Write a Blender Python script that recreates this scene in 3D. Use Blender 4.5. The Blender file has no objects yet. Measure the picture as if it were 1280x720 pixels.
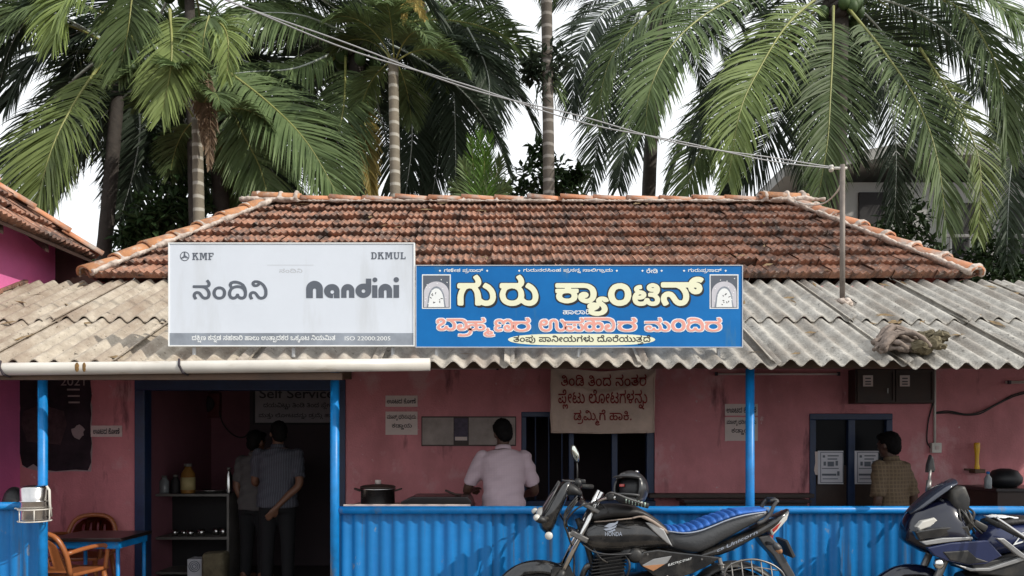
import bpy, bmesh, math, random
from mathutils import Vector, Matrix, Euler

random.seed(11)
SC = bpy.context.scene
COL = SC.collection
rad = math.radians

# ------------------------------------------------------------------ camera, sky, sun, exposure
cam_data = bpy.data.cameras.new('camera')
cam_data.sensor_width = 36.0
cam_data.lens = 36.0 * 950 / 1280
cam_data.shift_y = 190 / 1280
cam_data.clip_start = 0.05
cam_data.clip_end = 3000
cam = bpy.data.objects.new('camera', cam_data)
COL.objects.link(cam)
cam.location = (0, 0, 1.5)
cam.rotation_euler = (rad(90), 0, 0)
SC.camera = cam

SUN_TO = Vector((1.15, -0.62, 0.92)).normalized()
world = bpy.data.worlds.new('World')
SC.world = world
world.use_nodes = True
wn, wl = world.node_tree.nodes, world.node_tree.links
wn.clear()
w_out = wn.new('ShaderNodeOutputWorld')
w_bg = wn.new('ShaderNodeBackground')
w_bg.inputs['Strength'].default_value = 0.1
w_sky = wn.new('ShaderNodeTexSky')
w_sky.sky_type = 'NISHITA'
w_sky.sun_disc = False
w_sky.sun_elevation = math.asin(SUN_TO.z)
w_sky.sun_rotation = math.atan2(SUN_TO.x, SUN_TO.y)
w_sky.air_density = 1.2
w_sky.dust_density = 2.5
w_tc = wn.new('ShaderNodeTexCoord')
w_no = wn.new('ShaderNodeTexNoise')
w_no.inputs['Scale'].default_value = 1.7
w_no.inputs['Detail'].default_value = 6
w_rp = wn.new('ShaderNodeValToRGB')
w_rp.color_ramp.elements[0].position = 0.30
w_rp.color_ramp.elements[0].color = (0.62, 0.62, 0.62, 1)
w_rp.color_ramp.elements[1].position = 0.52
w_rp.color_ramp.elements[1].color = (1, 1, 1, 1)
w_mx = wn.new('ShaderNodeMix')
w_mx.data_type = 'RGBA'
w_mx.inputs[7].default_value = (9.8, 10.1, 10.4, 1)
wl.new(w_tc.outputs['Generated'], w_no.inputs['Vector'])
wl.new(w_no.outputs['Fac'], w_rp.inputs['Fac'])
wl.new(w_rp.outputs['Color'], w_mx.inputs[0])
wl.new(w_sky.outputs['Color'], w_mx.inputs[6])
wl.new(w_mx.outputs[2], w_bg.inputs['Color'])
wl.new(w_bg.outputs['Background'], w_out.inputs['Surface'])

sun_data = bpy.data.lights.new('sun', 'SUN')
sun_data.energy = 2.9
sun_data.angle = rad(0.6)
sun_data.color = (1.0, 0.94, 0.84)
sun = bpy.data.objects.new('sun', sun_data)
COL.objects.link(sun)
sun.rotation_euler = (-SUN_TO).to_track_quat('-Z', 'Y').to_euler()

SC.view_settings.view_transform = 'Standard'
SC.view_settings.look = 'None'
SC.view_settings.exposure = 0.28
SC.view_settings.gamma = 1.0
SC.view_settings.use_curve_mapping = False
SC.render.engine = 'CYCLES'
SC.cycles.max_bounces = 6
SC.cycles.transparent_max_bounces = 6


# ------------------------------------------------------------------ helpers
def P(px, py, d):
    """the place at distance d seen at photo pixel (px, py)"""
    return Vector(((px - 640) / 950 * d, d, 1.5 + (550 - py) / 950 * d))


def mat(name, col, rough=0.6, metal=0.0, var=0.2, scale=5.0, bump=0.0, bscale=40.0, col2=None, mix=0.5,
        sharp=0.2, coat=0.0, spec=0.5, objvar=0.0, sheen=0.0):
    m = bpy.data.materials.new(name)
    m.use_nodes = True
    n, l = m.node_tree.nodes, m.node_tree.links
    b = n['Principled BSDF']
    tc = n.new('ShaderNodeTexCoord')
    no = n.new('ShaderNodeTexNoise')
    no.inputs['Scale'].default_value = scale
    no.inputs['Detail'].default_value = 7
    no.inputs['Roughness'].default_value = 0.65
    l.new(tc.outputs['Object'], no.inputs['Vector'])
    rp = n.new('ShaderNodeValToRGB')
    a = [c * (1 - var) for c in col[:3]]
    z = [min(1, c * (1 + var * 0.7)) for c in (col2 or col)[:3]]
    rp.color_ramp.elements[0].position = max(0, mix - sharp)
    rp.color_ramp.elements[1].position = min(1, mix + sharp)
    rp.color_ramp.elements[0].color = (*a, 1)
    rp.color_ramp.elements[1].color = (*z, 1)
    l.new(no.outputs['Fac'], rp.inputs['Fac'])
    src = rp.outputs['Color']
    if objvar:
        oi = n.new('ShaderNodeObjectInfo')
        hs = n.new('ShaderNodeHueSaturation')
        mr = n.new('ShaderNodeMapRange')
        mr.inputs['To Min'].default_value = 1 - objvar
        mr.inputs['To Max'].default_value = 1 + objvar
        l.new(oi.outputs['Random'], mr.inputs['Value'])
        l.new(mr.outputs['Result'], hs.inputs['Value'])
        l.new(src, hs.inputs['Color'])
        src = hs.outputs['Color']
    l.new(src, b.inputs['Base Color'])
    rr = n.new('ShaderNodeMapRange')
    rr.inputs['To Min'].default_value = max(0.03, rough * 0.8)
    rr.inputs['To Max'].default_value = min(1, rough * 1.2)
    l.new(no.outputs['Fac'], rr.inputs['Value'])
    l.new(rr.outputs['Result'], b.inputs['Roughness'])
    b.inputs['Metallic'].default_value = metal
    b.inputs['Specular IOR Level'].default_value = spec
    b.inputs['Coat Weight'].default_value = coat
    b.inputs['Coat Roughness'].default_value = 0.08
    b.inputs['Sheen Weight'].default_value = sheen
    if bump:
        nb = n.new('ShaderNodeTexNoise')
        nb.inputs['Scale'].default_value = bscale
        nb.inputs['Detail'].default_value = 5
        l.new(tc.outputs['Object'], nb.inputs['Vector'])
        bp = n.new('ShaderNodeBump')
        bp.inputs['Strength'].default_value = bump
        bp.inputs['Distance'].default_value = 0.02
        l.new(nb.outputs['Fac'], bp.inputs['Height'])
        l.new(bp.outputs['Normal'], b.inputs['Normal'])
    return m


def overlay(m, col, scale, pos, sharp=0.06, stretch=(1, 1, 1), seed=0.0, detail=6, rough=0.6):
    """blotches of a second colour (stains, dirt, lichen) laid over a material"""
    n, l = m.node_tree.nodes, m.node_tree.links
    b = n['Principled BSDF']
    src = b.inputs['Base Color'].links[0].from_socket
    tc = n.new('ShaderNodeTexCoord')
    mp = n.new('ShaderNodeMapping')
    mp.inputs['Scale'].default_value = stretch
    mp.inputs['Location'].default_value = (seed, seed * 1.7, seed * 0.6)
    no = n.new('ShaderNodeTexNoise')
    no.inputs['Scale'].default_value = scale
    no.inputs['Detail'].default_value = detail
    no.inputs['Roughness'].default_value = rough
    rp = n.new('ShaderNodeValToRGB')
    rp.color_ramp.elements[0].position = pos - sharp
    rp.color_ramp.elements[1].position = pos + sharp
    rp.color_ramp.elements[0].color = (0, 0, 0, 1)
    rp.color_ramp.elements[1].color = (1, 1, 1, 1)
    mx = n.new('ShaderNodeMix')
    mx.data_type = 'RGBA'
    mx.inputs[7].default_value = (*col, 1)
    l.new(tc.outputs['Object'], mp.inputs['Vector'])
    l.new(mp.outputs['Vector'], no.inputs['Vector'])
    l.new(no.outputs['Fac'], rp.inputs['Fac'])
    l.new(rp.outputs['Color'], mx.inputs[0])
    l.new(src, mx.inputs[6])
    l.new(mx.outputs[2], b.inputs['Base Color'])
    return m


def wloc(o):
    v = Vector((0, 0, 0))
    while o is not None:
        v = v + o.location
        o = o.parent
    return v


def tag(o, label, cat, group=None):
    o['label'] = label
    o['category'] = cat
    if group:
        o['group'] = group
    return o


def thing(name, loc, label, cat, group=None):
    o = bpy.data.objects.new(name, None)
    o.empty_display_size = 0.1
    COL.objects.link(o)
    o.location = loc
    return tag(o, label, cat, group)


def obj(name, bm, m, parent=None, smooth=False, label=None):
    """bm holds world coordinates; links it as one mesh object"""
    me = bpy.data.meshes.new(name)
    if smooth:
        for f in bm.faces:
            f.smooth = True
    bm.to_mesh(me)
    bm.free()
    return obj_me(name, me, m, parent, label)


def obj_me(name, me, m, parent=None, label=None):
    o = bpy.data.objects.new(name, me)
    COL.objects.link(o)
    if parent is not None:
        base = wloc(parent)
        o.parent = parent
    else:
        xs = [v.co for v in me.vertices]
        base = Vector(((min(v.x for v in xs) + max(v.x for v in xs)) / 2,
                       (min(v.y for v in xs) + max(v.y for v in xs)) / 2, min(v.z for v in xs)))
        o.location = base
    me.transform(Matrix.Translation(-base))
    for x in (m if isinstance(m, (list, tuple)) else [m]):
        me.materials.append(x)
    if label:
        o['label'] = label
    return o


def structure(name, bm, m, smooth=False):
    o = obj(name, bm, m, None, smooth)
    o['kind'] = 'structure'
    return o


def dup(root, loc, rotz=None, label=None):
    """copy of a thing with its parts and their sub-parts"""
    r = root.copy()
    COL.objects.link(r)
    r.location = loc
    if rotz is not None:
        r.rotation_euler = (0, 0, rotz)
    if label:
        r['label'] = label
    for ch in list(root.children):
        c = ch.copy()
        COL.objects.link(c)
        c.parent = r
        for g in ch.children:
            d = g.copy()
            COL.objects.link(d)
            d.parent = c
    return r


def box(bm, c, s, rot=None, bev=0.0):
    r = bmesh.ops.create_cube(bm, size=1.0)
    vs = r['verts']
    M = Matrix.Translation(c) @ (rot.to_4x4() if rot else Matrix.Identity(4)) @ Matrix.Diagonal((*s, 1))
    bmesh.ops.transform(bm, matrix=M, verts=vs)
    if bev:
        es = list({e for v in vs for e in v.link_edges})
        bmesh.ops.bevel(bm, geom=es, offset=bev, segments=2, affect='EDGES', profile=0.5)
    return vs


def box2(bm, a, b, bev=0.0):
    a, b = Vector(a), Vector(b)
    return box(bm, (a + b) / 2, [abs(x) for x in (b - a)], None, bev)


def frames(pts):
    out = []
    n = None
    for i, p in enumerate(pts):
        a = pts[max(0, i - 1)]
        b = pts[min(len(pts) - 1, i + 1)]
        t = (b - a).normalized()
        if n is None:
            n = t.orthogonal().normalized()
        else:
            n = (n - t * n.dot(t))
            n = n.normalized() if n.length > 1e-6 else t.orthogonal().normalized()
        out.append((p, t, n, t.cross(n)))
    return out


def tube(bm, pts, r, seg=8, cap=True):
    pts = [Vector(p) for p in pts]
    rs = r if isinstance(r, (list, tuple)) else [r] * len(pts)
    rings = []
    for (p, t, n, b), q in zip(frames(pts), rs):
        rings.append([bm.verts.new(p + (n * math.cos(2 * math.pi * k / seg) + b * math.sin(2 * math.pi * k / seg)) * q)
                      for k in range(seg)])
    for a, c in zip(rings, rings[1:]):
        for k in range(seg):
            bm.faces.new((a[k], a[(k + 1) % seg], c[(k + 1) % seg], c[k]))
    if cap:
        bm.faces.new(rings[0][::-1])
        bm.faces.new(rings[-1])
    return rings


def curve_pts(ctrl, n):
    """Catmull-Rom through the control points"""
    c = [Vector(p) for p in ctrl]
    c = [c[0] * 2 - c[1]] + c + [c[-1] * 2 - c[-2]]
    out = []
    m = len(c) - 3
    for i in range(n + 1):
        u = i / n * m
        k = min(int(u), m - 1)
        t = u - k
        p0, p1, p2, p3 = c[k:k + 4]
        out.append(0.5 * ((2 * p1) + (p2 - p0) * t + (2 * p0 - 5 * p1 + 4 * p2 - p3) * t * t
                          + (3 * p1 - p0 - 3 * p2 + p3) * t ** 3))
    return out


def loft(bm, rings, cap=True):
    """rings: lists of points of equal length"""
    R = [[bm.verts.new(p) for p in r] for r in rings]
    n = len(R[0])
    for a, c in zip(R, R[1:]):
        for k in range(n):
            bm.faces.new((a[k], a[(k + 1) % n], c[(k + 1) % n], c[k]))
    if cap:
        bm.faces.new(R[0][::-1])
        bm.faces.new(R[-1])
    return R


def lathe(bm, c, prof, axis='Z', seg=20):
    """prof: (radius, height) pairs round an axis through c"""
    c = Vector(c)
    rings = []
    for r, h in prof:
        ring = []
        for k in range(seg):
            a = 2 * math.pi * k / seg
            x, y = math.cos(a) * max(r, 1e-4), math.sin(a) * max(r, 1e-4)
            ring.append(c + (Vector((x, y, h)) if axis == 'Z' else Vector((x, h, y)) if axis == 'Y' else Vector((h, x, y))))
        rings.append(ring)
    loft(bm, rings)


SPHERES = {}


def ball(bm, c, r, seg=16, rot=None):
    r = r if isinstance(r, (tuple, list)) else (r, r, r)
    nv = max(6, seg * 2 // 3)
    if seg not in SPHERES:
        SPHERES[seg] = [[Vector((math.sin(math.pi * j / nv) * math.cos(2 * math.pi * i / seg), math.sin(math.pi * j / nv) * math.sin(2 * math.pi * i / seg), math.cos(math.pi * j / nv)))
                         for i in range(seg)] for j in range(1, nv)]
    M = Matrix.Translation(c) @ (rot.to_4x4() if rot else Matrix.Identity(4)) @ Matrix.Diagonal((*r, 1))
    top = bm.verts.new(M @ Vector((0, 0, 1)))
    bot = bm.verts.new(M @ Vector((0, 0, -1)))
    R = [[bm.verts.new(M @ v) for v in ring] for ring in SPHERES[seg]]
    for i in range(seg):
        k = (i + 1) % seg
        bm.faces.new((top, R[0][i], R[0][k]))
        bm.faces.new((bot, R[-1][k], R[-1][i]))
        for p, q in zip(R, R[1:]):
            bm.faces.new((p[i], q[i], q[k], p[k]))
    return [top, bot] + [v for ring in R for v in ring]


def prism(bm, pts, off, bev=0.0):
    """a flat outline (3D points in one plane) given thickness by the vector off"""
    off = Vector(off)
    a = [bm.verts.new(Vector(p)) for p in pts]
    b = [bm.verts.new(Vector(p) + off) for p in pts]
    n = len(a)
    fs = [bm.faces.new(a[::-1]), bm.faces.new(b)]
    for k in range(n):
        fs.append(bm.faces.new((a[k], a[(k + 1) % n], b[(k + 1) % n], b[k])))
    bmesh.ops.recalc_face_normals(bm, faces=fs)
    if bev:
        bmesh.ops.bevel(bm, geom=list(fs[0].edges) + list(fs[1].edges), offset=bev, segments=2, affect='EDGES', profile=0.5)
    bmesh.ops.triangulate(bm, faces=[f for f in bm.faces if len(f.verts) > 4])


def fuse(bm, voxel, smooth=3):
    """one continuous surface from overlapping pieces"""
    me = bpy.data.meshes.new('fused')
    bmesh.ops.recalc_face_normals(bm, faces=bm.faces)
    bm.to_mesh(me)
    bm.free()
    o = bpy.data.objects.new('fused', me)
    COL.objects.link(o)
    r = o.modifiers.new('remesh', 'REMESH')
    r.mode = 'VOXEL'
    r.voxel_size = voxel
    r.use_smooth_shade = True
    s = o.modifiers.new('smooth', 'SMOOTH')
    s.factor = 0.5
    s.iterations = smooth
    bpy.context.view_layer.update()
    dg = bpy.context.evaluated_depsgraph_get()
    res = bpy.data.meshes.new_from_object(o.evaluated_get(dg))
    bpy.data.objects.remove(o)
    bpy.data.meshes.remove(me)
    for p in res.polygons:
        p.use_smooth = True
    return res


# ------------------------------------------------------------------ lettering
GLYPHS = [
[[16,-6,2,-1,10,4,6,3,1,3,0,3,-8,15,-1,5,0,7,1,5,3,2,7,2,5,-1,4,-3,19,-29,7,-7,12,-7,12,-2,14,2,12,6,6,6,8,17,2,15,-1,12,-3,12,-7,14,-13,16,12,6,8,9,4,14,-1,9,-1,5,-4,9,-10,14,-4,3,-4,-2,-10,-7,-3,-3,1,-3,9,-11,2,-7,0,-10,-2,-3,-3,-1,-6,-1,-94,0,-4,-2,-2,-3,0,-12,2,-4,3,-2,66,0,14,-5,7,-5,7,-7,5,-7,4,-8,3,-13,0,-14,-3,-9,-4,-5,-5,-1,-5,0,-9,3,-5,5,-15,24,-9,9,-4,3,-14,4,-12,-1,-7,-3,-7,-5,-6,-6,-4,-8,-2,-8,0,-10,2,-10,7,-15,3,-4]],
[[46,-6,15,0,10,2,13,6,4,3,9,10,6,12,3,13,0,17,-1,7,-2,7,-8,15,-11,10,-8,4,-12,4,-18,0,-5,-2,-12,-5,-7,-4,-9,-11,-6,-12,-4,-15,0,-14,2,-7,3,-10,6,-11,9,-9,4,-3,8,-4],[49,17,-7,2,-3,2,-5,5,-3,5,-3,8,0,7,-1,3,1,10,4,10,4,6,5,3,7,3,13,0,6,-2,5,-3,4,-4,3,-5,3,-14,-1,-15,-4,-11,-3,-4,-4,-3,-10,-3]],
[[37,-6,12,0,10,2,8,4,5,4,4,4,1,0,8,-8,9,-4,9,-2,12,0,10,3,8,5,7,8,4,8,3,10,1,8,0,26,-4,25,-5,14,-10,18,-8,9,-14,10,-11,6,-10,4,-12,3,-9,2,-16,0,-11,-3,-10,-4,-7,-4,-4,-4,-4,-8,-3,-8,0,-9,3,-8,7,-15,-7,-12,-6,-15,-3,-11,0,-15,1,-7,4,-11,5,-11,9,-8,8,-4],[41,18,-6,3,-4,6,-2,5,-1,13,2,14,3,7,3,6,3,5,9,7,9,4,10,3,20,0,12,-4,6,-3,7,-6,5,-7,4,-8,2,-8,1,-17,-2,-11,-2,-4,-3,-3,-6,-2,-7,0,-4,1,-6,4,-3,4,-3,7,0,4,-2,3,-3,2,-13,0,-4,-3,-3,-10,-5,-8,-7,-4],[38,106,-2,3,-2,5,0,4,2,4,3,3,4,2,6,2,18,0,11,-3,9,-3,13,-7,7,-7,1,-2,-7,3,-10,3,-9,2,-11,0,-18,-4,-13,-6]],
[[16,-6,1,-1,10,4,6,3,2,3,0,3,-7,12,-2,8,0,7,1,5,3,3,6,1,8,-2,6,-7,12,-21,8,-9,5,-4,8,-4,12,-2,10,1,8,2,10,5,6,5,7,9,3,6,3,8,2,12,0,22,-2,14,-5,17,-11,22,-6,7,-10,11,-16,12,-12,6,-16,4,-18,0,-4,-1,-12,-7,-5,-6,-3,-6,-1,-5,1,-11,5,-9,7,-7,10,-4,16,0,13,5,8,7,5,8,1,1,2,-1,5,-4,8,-10,6,-10,3,-7,5,-18,2,-22,-2,-15,-2,-6,-3,-4,-5,-5,-8,-2,-5,0,-9,3,-4,5,-16,24,-9,9,-4,3,-14,4,-12,-1,-7,-3,-7,-5,-5,-6,-4,-8,-2,-8,0,-10,2,-10,7,-15,2,-4],[49,122,-2,4,0,5,1,2,3,1,12,0,2,-1,3,0,1,-1,-2,-5,-3,-3,-5,-2]],
[[37,-4,22,2,18,13,17,-13,20,-2,14,5,12,13,6,20,-1,24,-5,16,-16,20,18,13,4,21,-13,28,-4,3,-5,-2,-10,-8,11,-17,1,-11,-3,-6,-113,-2,-3,-3,1,-16,19,-2,-11,-13,-7,-16,0,-39,15,-22],[41,16,-8,4,-4,7,-3,19,5,20,13,18,21,9,24,0,17,-7,12,-12,8,-26,-1,-17,-6,-12,-8,-3,-11,1,-8,5,-8,18,-14,1,-11,-21]],
[[141,-82,6,3,1,31,-6,24,-11,18,-15,-8,9,-17,0,-11,-5,-6,-12,1,-9,13,-11,0,-6,-10,-8,-5,-17,4,-1,12,7,1,1,-6,12,-5,5,7,-2,12,-8,7,-18,0,-14,-12,0,-20,12,-12,24,-5,19,10,11,-8,15,-2,12,7,-3,-19],[50,-4,29,3,20,14,6,26,-10,20,14,1,1,14,-3,3,-26,1,7,12,3,17,-6,20,-9,10,-12,6,-15,1,-18,-9,-9,-17,8,-17,20,-8,21,4,-6,-11,-14,-8,-45,-2,0,-15,13,-2,-8,-13,-2,-12,5,-18,10,-11],[50,16,-17,8,-3,20,11,12,23,3,17,-8,4,-10,-1,-12,-10,-11],[47,112,-5,3,2,9,9,3,9,-2,7,-8,-10,-5]],
[[31,-4,19,1,21,12,-10,13,-18,-7,-12,1,-5,4,-2,9,5,11,24,4,2,3,-1,14,-16,2,-12,10,0,11,7,8,19,3,11,-5,13,-20,13,0,8,16,10,7,15,2,13,-6,7,-12,4,-19,-3,-29,-13,-13,-21,1,-7,10,5,14,10,0,4,-14,12,-1,3,4,0,17,-10,10,-10,4,-12,-2,-17,-13,-4,-23,5,-12,10,-9,17,-6,18,1,13,6,14,16,6,22,0,21,-4,19,-8,15,-14,13,-16,6,-25,-4,-17,-13,-12,10,-13,6,-18,1,-16,-6,-17,-20,1,-21,12,-15,-13,-15,-2,-16,3,-10,10,-10]],
[[48,-4,17,0,21,6,11,9,7,13,0,20,-9,15,14,2,1,13,-39,3,0,15,24,5,15,17,-1,22,-10,17,-7,6,-13,-9,7,-11,5,-16,-6,-9,-80,-4,3,-17,43,-2,-2,-14,-40,0,-4,-4,2,-12,12,-2,-10,-24,5,-19,14,-13],[48,16,-16,9,-3,12,2,10,13,10,22,2,15,-8,4,-10,-2,-15,-12,-9]],
[[158,-75,12,0,6,4,-4,14,-12,0,-8,6,11,14,4,12,-3,31,-6,9,-15,-7,5,-31,-4,-11,-3,0,-16,18,-11,4,-15,0,-18,-11,-4,-11,2,-14,15,-14,22,-4,21,5,10,-9],[108,-48,-11,5,0,11,6,3,12,-1,13,-16],[16,-4,18,8,-10,22,1,11,8,6,12,-2,21,-30,15,-12,26,-2,20,12,8,21,-1,26,-7,17,-18,20,23,15,3,23,-11,22,-9,5,-12,-8,12,-21,0,-10,-6,-5,-104,-4,2,-17,69,-1,13,-5,18,-18,8,-23,-3,-24,-6,-5,-11,-2,-14,8,-26,35,-18,5,-17,-5,-11,-10,-5,-14,2,-20]],
[[37,-4,22,2,18,13,15,-12,23,-3,17,7,11,13,4,29,-9,35,-11,15,18,15,2,19,-13,26,-4,4,-7,-3,-8,-7,12,-21,0,-9,-5,-5,-112,-1,-3,-3,1,-16,19,-2,-11,-13,-7,-16,0,-39,15,-22],[41,16,-9,5,-6,22,3,17,8,17,22,14,36,1,21,-10,-20,-2,-13,-14,1,-15,9,-10,18,-4,17,6,0,-13,-4,-9,-10,-5,-11,0,-11,6,-8,16,-14,1,-11,-19],[105,54,-4,3,2,8,13,0,5,-4,-2,-4]],
[[16,-4,18,8,-9,17,-1,12,4,8,9,3,10,-4,19,-29,18,-14,21,-1,16,7,12,18,3,24,-5,21,-14,20,-4,2,-14,-10,16,-31,-1,-20,-4,-8,-8,-4,-18,5,-18,27,-14,13,-18,3,-18,-8,-10,-13,-2,-18],[64,62,8,-1,9,9,0,10,-8,8,-8,0,-10,-8,0,-10],[6,94,101,-1,12,3,13,11,4,14,-3,18,-13,19,-17,-8,12,-19,-2,-16,-11,-3,-94,0,-4,-3]],
[[38,-4,23,2,19,14,18,-14,21,-2,20,7,12,14,5,25,-9,21,-13,10,-11,4,-17,-1,-15,-7,-9,22,48,3,20,12,6,13,-2,14,-9,19,-7,7,-4,-1,-11,-9,13,-23,-2,-8,-5,-4,-121,-1,-3,-3,2,-17,44,-1,13,-7,6,-12,0,-4,-16,8,-21,-2,-12,-5,-13,-17,-3,-23,6,-17,11,-11],[42,15,-13,7,-3,22,4,8,7,4,16,2,14,-9,2,-21,-9,-11],[107,15,-13,7,-4,12,1,10,4,8,7,4,16,2,14,-9,2,-20,-9,-12]],
[[48,-4,17,0,21,6,11,9,7,13,0,20,-9,15,14,2,1,13,-38,3,0,16,75,-1,13,-5,10,-9,6,-13,2,-19,-3,-17,-6,-10,-20,-4,-11,6,-1,10,14,-2,8,11,-2,10,-7,6,-16,0,-15,-14,0,-24,5,-9,15,-11,21,-2,12,3,13,9,9,14,4,18,-2,29,-7,17,-12,14,-19,9,-23,4,-126,0,-4,-4,3,-16,43,-2,-2,-14,-40,0,-4,-4,2,-12,12,-2,-10,-24,5,-19,14,-13],[48,16,-16,9,-3,12,2,10,13,10,22,2,15,-8,4,-10,-2,-15,-12,-9]],
[[56,-4,28,2,22,12,13,19,5,27,-4,37,-9,22,-19,22,-26,13,-26,-1,-11,-4,-12,-11,-5,-21,9,-20,-11,-19,-4,-13,2,-22,9,-21,15,-14],[61,16,-13,3,-14,9,-8,27,4,16,8,13,15,7,16,2,12,-3,13,-8,8,-15,1,-20,-11,-23,-11,-6],[97,101,-11,7,-17,5,-33,-8,-4,9,2,9,13,8,25,-4,16,-11]],
[[38,-4,23,2,19,14,18,-14,26,-1,16,6,12,16,4,23,-9,21,-13,10,-11,4,-17,-1,-15,-7,-8,23,102,1,24,-8,8,-10,6,-16,0,-22,-6,-14,-13,-8,-18,3,-4,13,14,-2,6,6,3,9,-8,11,-14,3,-9,-4,-9,-12,-2,-13,2,-12,11,-14,18,-7,23,3,19,17,8,24,-3,29,-7,18,-19,17,-35,9,-172,0,-3,-4,2,-16,44,-1,13,-7,6,-12,0,-4,-16,8,-21,-2,-12,-5,-13,-17,-3,-23,6,-17,11,-11],[42,15,-13,7,-3,22,11,12,16,2,14,-9,2,-21,-9,-11],[107,15,-13,7,-4,12,1,10,4,8,7,4,16,2,14,-9,2,-20,-9,-12]],
[[65,-4,38,3,30,17,24,-17,24,-3,15,4,16,15,6,16,1,17,-4,20,-12,21,-31,25,-12,-16,27,-21,11,-25,0,-17,-6,-14,-10,-5,-12,0,-11,3,-15,12,2,19,-2,24,-7,15,-12,14,-17,11,-11,-16,17,-12,9,-14,3,-17,-4,-18,-10,-12,-30,-9,-19,1,-19,7,-12,12,-7,17,1,4,11,-3,18,1,14,8,7,9,3,13,-5,17,-12,10,-18,3,-20,-9,-11,-13,-7,-17,-1,-22,10,-28,23,-22],[37,72,-10,4,1,5,7,11,14,5,9,-5,0,-13,-7,-6]],
[[55,-4,30,3,21,16,7,18,0,50,5,9,11,4,11,-4,4,-6,5,-59,14,-22,24,-9,19,1,15,7,11,12,5,12,0,34,-13,30,-24,22,-12,-15,16,-15,10,-16,4,-16,-1,-20,-6,-11,-12,-5,-17,1,-9,6,-6,13,-1,43,-6,20,-16,13,-19,3,-19,-8,-11,-14,-4,-12,2,-43,-6,-15,-16,-7,-20,1,-12,6,-9,13,-4,21,22,-3,16,5,11,11,4,17,-4,14,-11,10,-10,4,-16,-2,-16,-8,-12,-18,-5,-18,1,-22,6,-18,8,-14,18,-14],[36,72,-10,5,6,12,8,6,10,2,8,-5,-1,-15,-10,-5]],
[[160,-67,18,0,14,10,13,-10,15,-1,20,11,8,19,-1,19,-11,26,-8,8,-13,-7,13,-31,-4,-25,-17,-2,-8,14,-12,0,-11,-14,-17,0,-5,7,1,8,7,1,3,-9,11,-1,5,11,-9,13,-18,2,-15,-12,-2,-14,9,-17],[57,-4,35,4,10,6,13,17,4,25,-12,21,-5,24,51,-1,15,-4,10,-7,10,-27,-1,-18,-6,-14,-15,-8,-17,5,-3,12,13,-3,10,12,-2,10,-15,8,-12,-3,-9,-9,-3,-23,6,-13,16,-13,23,-1,16,7,11,13,8,23,-4,35,-15,23,-15,10,-23,5,-143,0,-2,-15,2,-4,65,0,13,-11,-32,-2,-12,-10,-3,-9,3,-15,15,-11,22,0,20,12,-1,-16,-12,-12,-19,-4,-29,4,-11,12,-4,20,-17,1,-1,-17,8,-19,17,-15],[63,53,-4,6,2,4,20,1,5,-2,-5,-7]],
[[56,-4,23,1,21,8,15,15,7,15,0,33,-6,14,-11,13,15,13,3,23,-6,15,-11,13,-14,-9,6,-9,5,-12,0,-10,-5,-5,-88,-1,-3,-3,0,-16,16,-2,-15,-27,-2,-21,4,-14,18,-24],[61,16,-13,3,-14,9,-8,27,4,16,10,15,12,5,16,2,14,-3,14,-10,6,-13,1,-20,-11,-23,-11,-6]],
[[36,-4,25,2,18,13,22,-14,18,-1,12,3,15,13,5,24,-4,16,-9,12,-15,-11,6,-11,1,-15,-4,-8,-8,-3,-23,5,-9,20,-15,-1,-9,-20,-23,-4,-8,3,-3,6,1,10,6,7,33,27,4,20,-9,18,-19,8,-21,-3,-18,-15,-2,-15,9,-17,14,7,-3,14,4,7,17,3,8,-8,-3,-13,-34,-27,-7,-14,5,-23,12,-11]],
[[115,-75,24,2,16,16,1,7,-5,14,9,3,0,12,-22,3,3,23,17,-8,13,-2,18,7,10,11,4,14,-2,40,9,21,23,7,23,-6,11,-13,6,-24,-1,-17,-6,-14,-8,-5,-13,-2,-10,6,-4,11,16,-1,7,9,-1,10,-11,8,-18,-3,-11,-17,0,-15,6,-12,12,-10,15,-5,18,3,10,5,12,13,6,15,0,34,-14,30,-20,15,-32,4,-27,-10,-13,-15,-4,-11,0,-52,-3,-7,-7,-4,-13,2,-23,18,-12,-12,1,-3,-8,-5,5,-17,-3,-15,-33,-4,0,-12,9,-3,-5,-10,2,-15,11,-10],[117,-58,-8,4,0,13,7,4,13,0,8,-5,-1,-12,-8,-5],[50,-4,20,0,19,8,15,21,0,19,-9,15,14,2,1,14,-39,3,0,14,27,7,12,15,-2,25,-13,19,-2,2,-15,-10,9,-12,4,-14,-4,-9,-82,-5,3,-17,43,-2,-2,-13,-40,-1,-4,-3,1,-13,13,-2,-10,-23,5,-20,14,-13],[50,16,-17,8,-3,20,11,12,23,3,17,-8,4,-10,-1,-12,-10,-11]],
[[41,-4,27,3,18,13,20,-14,20,-2,16,5,11,10,5,14,-1,18,-17,23,12,15,1,23,-12,16,-21,8,-8,-16,18,-8,4,-16,-8,-8,-26,-2,-2,-15,30,-10,8,-10,2,-13,-3,-9,-7,-4,-20,1,-7,5,-9,18,-12,-1,-11,-19,-11,-5,-18,1,-11,8,-3,18,22,-3,12,3,14,11,4,12,-3,15,-9,9,-30,10,0,9,14,4,3,7,-3,12,-16,-2,-18,-15,-1,-12,9,-16,-14,-20,-4,-31,3,-14,9,-14],[38,58,-9,3,3,8,8,6,10,2,8,-6,-1,-9]],
[[16,-4,17,8,-9,22,1,12,5,5,16,-2,26,-37,23,-9,18,3,14,9,10,14,5,20,0,22,-7,31,-10,20,-17,19,-26,17,-16,4,-22,-1,-12,-8,-7,-13,1,-12,14,-16,29,0,13,10,6,10,9,-6,18,-29,7,-40,-8,-27,-6,-5,-13,-2,-14,8,-16,24,-14,13,-12,3,-17,-3,-13,-12,-5,-14,2,-20],[49,120,-4,6,2,9,18,0,6,-2,-4,-9]],
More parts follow.
